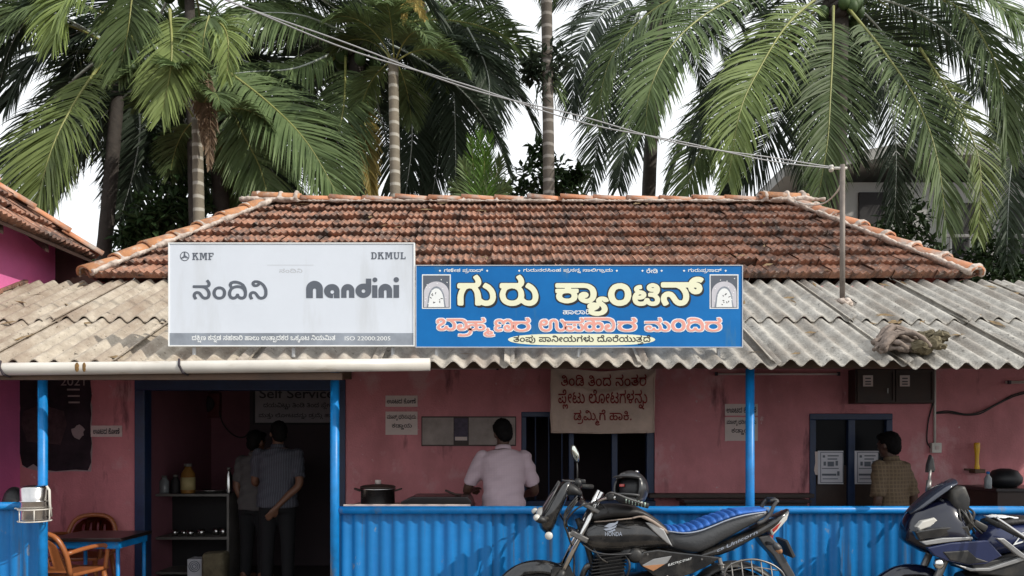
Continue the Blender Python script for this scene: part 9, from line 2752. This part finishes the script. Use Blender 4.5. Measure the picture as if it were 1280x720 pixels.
# wing emblem and name on the tank
bm = bmesh.new()
for k, pts in enumerate(([(752, 655), (758, 651), (765, 650.5), (769, 647.5), (768, 651), (764, 654), (758, 656.5)], [(751, 658), (757, 656.8), (764, 655), (767, 653), (766, 656), (760, 659), (754, 660)], [(755, 661), (761, 659.6), (765, 657.5), (765.5, 659.5), (761, 661.5)])):
    prism(bm, [K(x, y, -.1545 - .0002 * k) for x, y in pts], (0, .004, 0))
obj('wing_emblem', bm, m_piping, tank)
lettering('tank_lettering', K(753, 666.5, -.151), K(773.5, 661.5, -.151), m_piping, tank, text='HONDA', offset=.004, thick=.003)
bm = bmesh.new()
bloft(bm, smooth_st([(737, 650, 641, .08), (743, 650, 635, .125), (752, 648, 631, .148), (766, 646, 630, .155), (780, 645, 630.5, .155), (795, 644, 633, .148), (808, 648, 640, .138), (820, 657, 648, .125), (830, 664, 657, .10)], 4), 22, 2.6)
cov = obj('tank_cover', bm, m_leather, bk, True)
bm = bmesh.new()
tube(bm, curve_pts([K(785, 645, -.155), K(797, 643, -.152), K(809, 648, -.142), K(822, 657, -.125), K(831, 664, -.10)], 16), [.006 + .006 * (i > 4) for i in range(17)], 8)
tube(bm, curve_pts([K(741, 650, -.115), K(752, 648.5, -.152), K(770, 646.5, -.16), K(785, 645, -.157)], 12), .0045, 6)
obj('cover_edge', bm, m_tan, cov, True)
bm = bmesh.new()
tube(bm, curve_pts([K(742, 628, -.05), K(752, 630.5, -.10), K(757, 638, -.155)], 10), .007, 6)
obj('cover_strap', bm, m_leather, cov, True)

# seat and its blue cover
SEAT = [(829, 680, 660, .09), (838, 685, 660, .125), (850, 688, 661, .145), (866, 690, 658, .155), (882, 684, 652, .155), (900, 674, 645, .15), (920, 663, 639.5, .145), (938, 653, 637, .135), (954, 643, 635.5, .10)]
bm = bmesh.new()
bloft(bm, smooth_st(SEAT, 4), 22, 2.8)
seat = obj('seat', bm, m_vinyl, bk, True)
bm = bmesh.new()
tube(bm, curve_pts([K(829, 661.5, -.11), K(850, 663, -.15), K(868, 660, -.16), (K(884, 654, -.16)), K(902, 647, -.156), K(922, 641.5, -.15), K(950, 638, -.115)], 30), .005, 6)
obj('seat_piping', bm, m_piping, seat, True)
bm = bmesh.new()
st = smooth_st([(830, 664, 655.5, .095), (845, 666, 656.5, .14), (862, 663, 654, .148), (880, 657, 647, .148), (898, 650, 640.5, .145), (916, 644, 635.5, .14), (934, 641, 633.8, .128), (952, 639, 633, .098)], 16)
st2 = []
for i, (a, b, c, w) in enumerate(st):
    ph = (i % 7) / 7
    bulge = math.sin(math.pi * ph) ** .5 if i < 84 else .75
    st2.append((a, b, c + 3.2 * (1 - bulge), w * (.93 + .07 * bulge)))
bloft(bm, st2, 20, 2.6)
obj('seat_cover', bm, m_bluecover, seat, True)
bm = bmesh.new()
gr_ = [(939, 652), (948, 648), (956, 640), (961, 630), (966, 624.5)]
L_ = [K(x, y, -.125 + .03 * k / 4) for k, (x, y) in enumerate(gr_)]
R2 = [K(x, y, .125 - .03 * k / 4) for k, (x, y) in enumerate(gr_)]
tube(bm, curve_pts(L_, 14), .013, 10)
tube(bm, curve_pts(R2, 14), .013, 10)
tube(bm, [L_[-1] + Vector((-.004, 0, -.004)), K(968, 624, 0), R2[-1] + Vector((-.004, 0, -.004))], .014, 10)
tube(bm, curve_pts([K(957, 625, -.09), K(962, 623.5, -.095), K(966, 624.5, -.095)], 6), .011, 8)
obj('grab_rail', bm, m_greyplastic, bk, True)

# tail, side panel, lights
bm = bmesh.new()
bloft(bm, smooth_st([(871, 695, 688, .13), (886, 692, 682, .135), (903, 687, 675, .135), (924, 678, 665, .13), (944, 668.5, 655.5, .118), (960, 661, 647, .10), (974, 650, 641, .075), (984, 640, 636, .035)], 4), 20, 3.2)
tail = obj('tail_cowl', bm, m_gloss, bk, True)
tr_ = Vector((58, 0, 27.5)).normalized()
tu_ = Vector((-27.5, 0, 58)).normalized()
def tail_letters(txt, px, py, wpx, hpx, m):
    o = K(px, py, -.1365)
    s = DK / 950
    lettering('tail_lettering', o, o + tr_ * (wpx * s) + tu_ * (hpx * s), m, tail, text=txt, right=tr_, up=tu_, shear=.3, offset=.0, thick=.004)
tail_letters('CB', 890, 686.2, 9, 2.5, m_piping)
tail_letters('Unicorn', 901.5, 681.4, 42, 3.7, m_piping)
bm = bmesh.new()
plate(bm, [(957.5, 661), (964, 653.5), (981.5, 638.5), (978.5, 648.5), (966, 662.5), (960.5, 668)], -.085, .17, .01)
tl = obj('tail_light', bm, m_lens, bk)
bm = bmesh.new()
plate(bm, [(959.5, 660.5), (965.5, 655), (972, 650), (966, 659.5), (961.5, 664)], -.0875, .175, .004)
obj('red_lens', bm, m_redlens, tl)
bm = bmesh.new()
plate(bm, [(958, 667.5), (964.5, 664), (962.5, 677), (960, 676)], -.05, .10, .004)
obj('stop_lens', bm, m_redlens, tl)
for s in (-1, 1):
    bm = bmesh.new()
    plate(bm, [(798, 704), (793, 697), (800, 686), (818, 683.5), (836, 686), (872, 690), (895, 693), (882, 702), (862, 712), (842, 719), (826, 720), (812, 715)], s * .118 - .014, .028, .009)
    spn = obj('side_panel', bm, m_gloss, bk)
    bm = bmesh.new()
    plate(bm, [(798.5, 702.5), (812, 695), (834.5, 691), (829, 699.5), (812, 708.5)], s * .1345 - .004, .008, .002)
    obj('panel_flash', bm, m_silver, spn)
    bm = bmesh.new()
    plate(bm, [(799, 703.3), (812, 702), (826, 701), (812, 709.5)], s * .1375 - .002, .004, .001)
    obj('amber_flash', bm, m_amber, spn)
    if s < 0:
        o = K(830, 703.5, -.1345)
        lettering('panel_lettering', o, o + Vector((.165, 0, .0)) + tu_ * .015 + Vector((.0, 0, .045)), m_whitelet, spn, text='ELECTRIC START', right=Vector((.96, 0, .27)), up=Vector((-.27, 0, .96)), shear=.3, thick=.002)
bm = bmesh.new()
prism(bm, [K(x, y, -.07) for x, y in ((944, 670), (958, 667), (966, 676), (975, 692), (988, 714), (999, 738), (992, 740), (976, 714), (962, 692), (952, 682))], (0, .14, 0), .008)
obj('rear_mudguard', bm, m_greyplastic, bk)
bm = bmesh.new()
prism(bm, [K(x, y, -.10) for x, y in ((975, 674), (978.5, 673), (988, 693), (984.5, 695))], (0, .20, 0), .004)
obj('number_plate', bm, m_plate, bk)
for s in (-1, 1):
    bm = bmesh.new()
    tube(bm, [K(954, 677, s * .07), K(960, 676, s * .15)], .012, 8)
    ball(bm, K(961, 680, s * .165), (.042, .03, .025), 14, Euler((0, rad(50), 0)).to_matrix())
    ind = obj('indicator', bm, m_greyplastic, bk, True)
    bm = bmesh.new()
    ball(bm, K(962.5, 683, s * .168), (.03, .026, .022), 12, Euler((0, rad(50), 0)).to_matrix())
    obj('indicator_lens', bm, m_amber, ind, True)
# wire guard over the rear wheel
bm = bmesh.new()
SG = -.165
tube(bm, curve_pts([K(900, 742, SG), K(897, 716, SG), K(901, 704, SG), K(912, 697.5, SG), K(930, 694.5, SG), K(945, 697, SG), K(960, 704, SG), K(970, 716, SG), K(972, 742, SG)], 36), .007, 8)
for x, y0 in ((908, 699.5), (920, 695.5), (932, 694.5), (944, 697), (956, 702)):
    tube(bm, [K(x - 3, y0 - 1, SG), K(x + 3, 742, SG)], .0045, 6)
for y, x0, x1 in ((706, 900.5, 962), (717, 897, 970), (729, 898, 972), (741, 900, 972)):
    tube(bm, curve_pts([K(x0, y + 3, SG), K((x0 + x1) / 2, y - 2, SG), K(x1, y + 2, SG)], 8), .0045, 6)
obj('wire_guard', bm, m_alu, bk, True)
bm = bmesh.new()
rings = []
for k in range(20):
    a = rad(150 - 130 * k / 19)
    d = Vector((math.cos(a), 0, math.sin(a)))
    rings.append([RA + d * (.365 - .03 * abs(v) ** 2) + Vector((0, .085 * v, 0)) for v in (-1, -.5, 0, .5, 1)] + [RA + d * (.357 - .03 * abs(v) ** 2) + Vector((0, .08 * v, 0)) for v in (1, .5, 0, -.5, -1)])
loft(bm, rings)
bmesh.ops.recalc_face_normals(bm, faces=bm.faces)
obj('inner_mudguard', bm, m_plastic, bk, True)

# helmet resting on the near grip and tank
hc_ = K(783, 609, -.19)
hl = thing('helmet', hc_ + Vector((0, 0, -.125)), 'black full face helmet with red lining tag resting on the handlebar of the black motorcycle', 'helmet')
m_helmet = mat('scuffed_black_helmet', (0.03, 0.03, 0.032), 0.3, var=0.5, scale=14, coat=0.3)
overlay(m_helmet, (0.34, 0.34, 0.34), 9, 0.63, 0.05)
hr = Euler((rad(-4), rad(14), rad(50))).to_matrix()
bm = bmesh.new()
vs = ball(bm, (0, 0, 0), (.128, .112, .122), 28)
dead = []
for f in bm.faces:
    c = f.calc_center_median()
    if (c.x < -.045 and -.075 < c.z < .066 and abs(c.y) < .104) or c.z < -.095:
        dead.append(f)
bmesh.ops.delete(bm, geom=dead, context='FACES')
inner = {}
ed = [e for e in bm.edges if len(e.link_faces) == 1]
bmesh.ops.solidify(bm, geom=bm.faces[:], thickness=.014)
bmesh.ops.transform(bm, matrix=Matrix.Translation(hc_) @ hr.to_4x4(), verts=bm.verts)
sh_ = obj('shell', bm, m_helmet, hl, True)
bm = bmesh.new()
vs = ball(bm, (0, 0, 0), (.088, .094, .100), 20)
bmesh.ops.transform(bm, matrix=Matrix.Translation(hc_) @ hr.to_4x4() @ Matrix.Translation((.030, 0, 0.005)), verts=bm.verts)
obj('lining', bm, m_black, hl, True)
bm = bmesh.new()
q = hc_ + hr @ Vector((-.062, .030, .012))
box(bm, q, (.012, .035, .018), hr, .002)
obj('red_tag', bm, m_redlens, hl)
bm = bmesh.new()
pts = []
for k in range(17):
    a = rad(-62 + 124 * k / 16)
    pts.append(hc_ + hr @ Vector((-.118 * math.cos(a) - .004, .116 * math.sin(a), .062)))
tube(bm, pts, .006, 6)
pts = []
for k in range(17):
    a = rad(-62 + 124 * k / 16)
    pts.append(hc_ + hr @ Vector((-.122 * math.cos(a) - .004, .118 * math.sin(a), -.058)))
tube(bm, pts, .008, 6)
obj('visor_rim', bm, m_greyplastic, sh_, True)
bm = bmesh.new()
for dx, dz in ((.02, .123), (.075, .098), (.105, .055)):
    vs = ball(bm, hc_ + hr @ Vector((dx, -.03, dz - .004)), (.022, .012, .008), 10, hr)
obj('vents', bm, m_chrome, sh_, True)

# ------------------------------------------------------------------ second motorcycle at the right edge
b2 = thing('motorcycle', (P(1310, 0, DK).x, DK, 0), 'dark blue faired motorcycle cut off by the right edge of the view', 'motorcycle')
F2, R2_ = K(1139, 768), K(1388, 768)
wheel(b2, 'front_wheel', F2, .31, .10, 6)
wheel(b2, 'rear_wheel', R2_, .315, .12, 6)
bm = bmesh.new()
rings = []
for k in range(25):
    a = rad(172 - 148 * k / 24)
    d = Vector((math.cos(a), 0, math.sin(a)))
    hw_ = .072 * (.6 + .4 * math.sin(math.pi * min(1, (k + 3) / 15)) if k < 12 else 1.0)
    ring = [F2 + d * (.348 - .06 * abs(v) ** 2.2) + Vector((0, hw_ * v, 0)) for v in (-1, -.8, -.5, -.2, .2, .5, .8, 1)]
    ring += [F2 + d * (.340 - .06 * abs(v) ** 2.2) + Vector((0, hw_ * .94 * v, 0)) for v in (1, .8, .5, .2, -.2, -.5, -.8, -1)]
    rings.append(ring)
loft(bm, rings)
bmesh.ops.recalc_face_normals(bm, faces=bm.faces)
obj('front_mudguard', bm, m_gloss_blue, b2, True)
for s in (-1, 1):
    bm = bmesh.new()
    tube(bm, [K(1192, 650, s * .10), K(1139, 768, s * .10)], [.022, .028], 12)
    obj('fork_tube', bm, m_alu, b2, True)
# fairing
bm = bmesh.new()
rings = []
for px, pb, ptp, hw_ in smooth_st([(1127, 674, 659, .04), (1131, 678, 648, .08), (1139, 683, 638, .115), (1150, 689, 631, .145), (1163, 694, 625, .165), (1177, 699, 622, .175), (1188, 702, 628, .175), (1198, 704, 650, .165)], 3):
    a, b = K(px, pb), K(px, ptp)
    zc, hz = (a.z + b.z) / 2, (b.z - a.z) / 2
    rings.append([Vector((a.x, DK + hw_ * math.copysign(abs(math.cos(t)) ** .75, math.cos(t)) * (1 - .25 * max(0, math.sin(t))), zc + hz * math.copysign(abs(math.sin(t)) ** .85, math.sin(t)))) for t in [2 * math.pi * k / 24 for k in range(24)]])
loft(bm, rings)
fair = obj('nose_fairing', bm, m_gloss_blue, b2, True)
bm = bmesh.new()
rings = []
for px, zb, zt_, hw_ in ((1134, 641, 639, .04), (1146, 631, 628, .075), (1160, 621, 616, .09), (1174, 611, 606, .09), (1190, 601, 598, .065)):
    a, b = K(px, zb), K(px, zt_)
    rings.append([Vector((a.x, DK + hw_ * math.cos(t), b.z - (b.z - a.z) * 0 + .045 * (math.sin(t) - 1) * (hw_ / .11))) for t in [math.pi * k / 12 for k in range(13)]] +
                 [Vector((a.x + .004, DK + hw_ * .95 * math.cos(t), b.z - .006 + .045 * (math.sin(t) - 1) * (hw_ / .11))) for t in [math.pi * k / 12 for k in range(12, -1, -1)]])
loft(bm, rings)
bmesh.ops.recalc_face_normals(bm, faces=bm.faces)
obj('windscreen', bm, m_cloudglass, b2, True)
bm = bmesh.new()
plate(bm, [(1133, 656), (1139, 649), (1154, 644.5), (1158, 648), (1149, 655.5), (1136, 660)], -.142, .05, .008)
obj('headlight', bm, m_lens, fair)
bm = bmesh.new()
plate(bm, [(1134, 673), (1160, 668.5), (1196, 667), (1197, 670), (1170, 673), (1140, 677)], -.178, .03, .004)
plate(bm, [(1172, 699), (1195, 705), (1215, 704), (1245, 694), (1280, 681), (1330, 668), (1330, 673), (1280, 687), (1245, 699), (1215, 708), (1192, 708)], -.192, .03, .004)
obj('silver_flash', bm, m_silver, fair)
bm = bmesh.new()
plate(bm, [(1127.5, 661), (1136, 659.5), (1158, 656), (1192, 654), (1196, 666), (1160, 667), (1133, 671)], -.168, .05, .008)
obj('nose_band', bm, m_gloss, fair)
bm = bmesh.new()
plate(bm, [(1141, 680), (1170, 674), (1215, 671), (1232, 690), (1212, 700), (1190, 701), (1165, 696), (1150, 690)], -.180, .03, .008)
obj('side_fairing', bm, m_midblue, fair)
bm = bmesh.new()
plate(bm, [(1160, 685), (1190, 683), (1200, 692), (1215, 697), (1190, 700), (1168, 695)], -.186, .03, .006)
plate(bm, [(1196, 701), (1240, 692), (1300, 674), (1330, 672), (1330, 712), (1290, 716), (1240, 716), (1205, 712)], -.165, .33, .01)
obj('lower_fairing', bm, m_plastic, fair)
bm = bmesh.new()
plate(bm, [(1222, 668), (1231, 668), (1259, 690), (1256, 694), (1246, 688)], -.205, .03, .006)
obj('knee_flash', bm, m_silver, fair)
bm = bmesh.new()
ball(bm, K(1157, 700, -.16), (.034, .03, .036), 16)
obj('fog_lamp', bm, m_chrome, b2, True)
bm = bmesh.new()
plate(bm, [(1180, 612), (1190, 606), (1195, 607), (1201, 622), (1200, 636), (1194, 642), (1186, 640), (1180, 628)], -.12, .24, .02)
obj('instruments', bm, m_plastic, b2, True)
bm = bmesh.new()
for k in range(7):
    rnd = random.Random(k)
    tube(bm, curve_pts([K(1188 + rnd.uniform(-4, 10), 632, -.1), K(1182 + rnd.uniform(0, 20), 645 + rnd.uniform(-5, 8), -.15), K(1195 + rnd.uniform(-6, 20), 664, -.12)], 10), .008, 6)
box(bm, K(1190, 648, -.10), (.10, .06, .10), None, .015)
box(bm, K(1212, 655, -.10), (.10, .05, .05), Euler((0, .5, 0)).to_matrix(), .01)
obj('controls', bm, m_plastic, b2, True)
bm = bmesh.new()
tube(bm, [K(1209, 644, -.20), K(1233, 660, -.30), K(1262, 676, -.42)], [.014, .018, .020], 12)
hb2 = obj('handlebar', bm, m_grip, b2, True)
bm = bmesh.new()
tube(bm, [K(1207, 628, .2), K(1214, 612, .34)], .019, 12)
ball(bm, K(1215, 609, .35), .02, 10)
obj('grip', bm, m_grip, hb2, True)
bm = bmesh.new()
tube(bm, curve_pts([K(1215, 642, -.26), K(1228, 655, -.33), K(1240, 668, -.40), K(1256, 691, -.46)], 14), .008, 8)
ball(bm, K(1256, 691.5, -.46), .012, 10)
obj('lever', bm, m_chrome, hb2, True)
bm = bmesh.new()
tube(bm, [K(1176, 612, .14), K(1178, 598, .16), K(1180, 588, .17)], .010, 8)
tube(bm, [K(1174, 616, .14), K(1177, 602, .155)], .018, 8)
obj('mirror_stalk', bm, m_alu, b2, True)
bm = bmesh.new()
prism(bm, [K(x, y, .16) for x, y in ((1181, 569), (1184, 573), (1186.5, 588), (1185, 591.5), (1176, 592), (1177, 582))], (0, .05, 0), .012)
obj('mirror', bm, m_plastic, b2)
bm = bmesh.new()
bloft(bm, smooth_st([(1218, 690, 672, .08), (1230, 694, 658, .13), (1250, 692, 651, .15), (1275, 690, 650, .15), (1300, 690, 656, .13), (1318, 690, 668, .10)], 4), 22, 2.4)
tank2 = obj('fuel_tank', bm, m_midblue, b2, True)
sr = Vector((33, 0, 10)).normalized()
su_ = Vector((-10, 0, 33)).normalized()
o = K(1247, 678, -.154)
lettering('tank_lettering', o, o + sr * .21 + su_ * .062, m_whitelet, tank2, text='Zma', right=sr, up=su_, shear=.4, offset=.0, thick=.004)
bm = bmesh.new()
bloft(bm, smooth_st([(1236, 660, 648, .10), (1258, 655, 645, .13), (1285, 652, 645, .13), (1320, 662, 652, .10)], 4), 18, 2.6)
obj('tank_pad', bm, m_leather, b2, True)
bm = bmesh.new()
pp_ = bmesh.ops.create_grid(bm, x_segments=10, y_segments=8, size=.5)
for v in bm.verts:
    u, w = v.co.x + .5, v.co.y + .5
    p = K(1234 + 27 * u + 2 * w, 645.5 - 1.2 * math.sin(u * 3.1), -.10 + .16 * w)
    v.co = p + Vector((0, 0, .004 * math.sin(u * 13 + w * 9)))
bmesh.ops.solidify(bm, geom=bm.faces[:], thickness=.006)
tag(obj('white_cloth', bm, m_whitelet, None, True), 'small white cloth lying on the tank of the dark blue motorcycle', 'cloth')
bm = bmesh.new()
bloft(bm, smooth_st([(1312, 690, 664, .10), (1340, 692, 664, .14), (1370, 684, 658, .15), (1400, 668, 642, .14), (1440, 652, 636, .11)], 4), 20, 2.8)
obj('seat', bm, m_vinyl, b2, True)
bm = bmesh.new()
bloft(bm, smooth_st([(1330, 712, 690, .13), (1370, 704, 682, .13), (1420, 676, 654, .12), (1460, 652, 638, .07), (1480, 640, 634, .03)], 4), 20, 3)
obj('tail_cowl', bm, m_gloss_blue, b2, True)
bm = bmesh.new()
bloft(bm, smooth_st([(1200, 770, 715, .10), (1240, 790, 708, .16), (1300, 790, 706, .16), (1330, 770, 710, .10)], 3))
for k in range(6):
    box(bm, K(1232, 700 + k * 5), (.2, .19, .010), None, .003)
obj('engine', bm, m_engine, b2)
bm = bmesh.new()
for s in (-1, 1):
    tube(bm, [K(1310, 745, s * .09), K(1388, 768, s * .11)], .022, 8)
    tube(bm, [K(1310, 690, s * .08), K(1312, 750, s * .09)], .018, 8)
    tube(bm, [K(1395, 690, s * .12), K(1385, 760, s * .12)], .02, 8)
    tube(bm, [K(1198, 650, 0), K(1225, 720, s * .05), K(1260, 770, s * .06)], .02, 8)
tube(bm, [K(1300, 770, -.10), K(1306, 822, -.24)], .012, 8)
obj('frame', bm, m_plastic, b2, True)
bm = bmesh.new()
tube(bm, curve_pts([K(1225, 720, .05), K(1215, 750, .08), K(1250, 785, .11), K(1330, 785, .14), K(1350, 782, .16), K(1460, 760, .19)], 24), [.022] * 17 + [.05] * 8, 12)
obj('exhaust', bm, m_alu, b2, True)
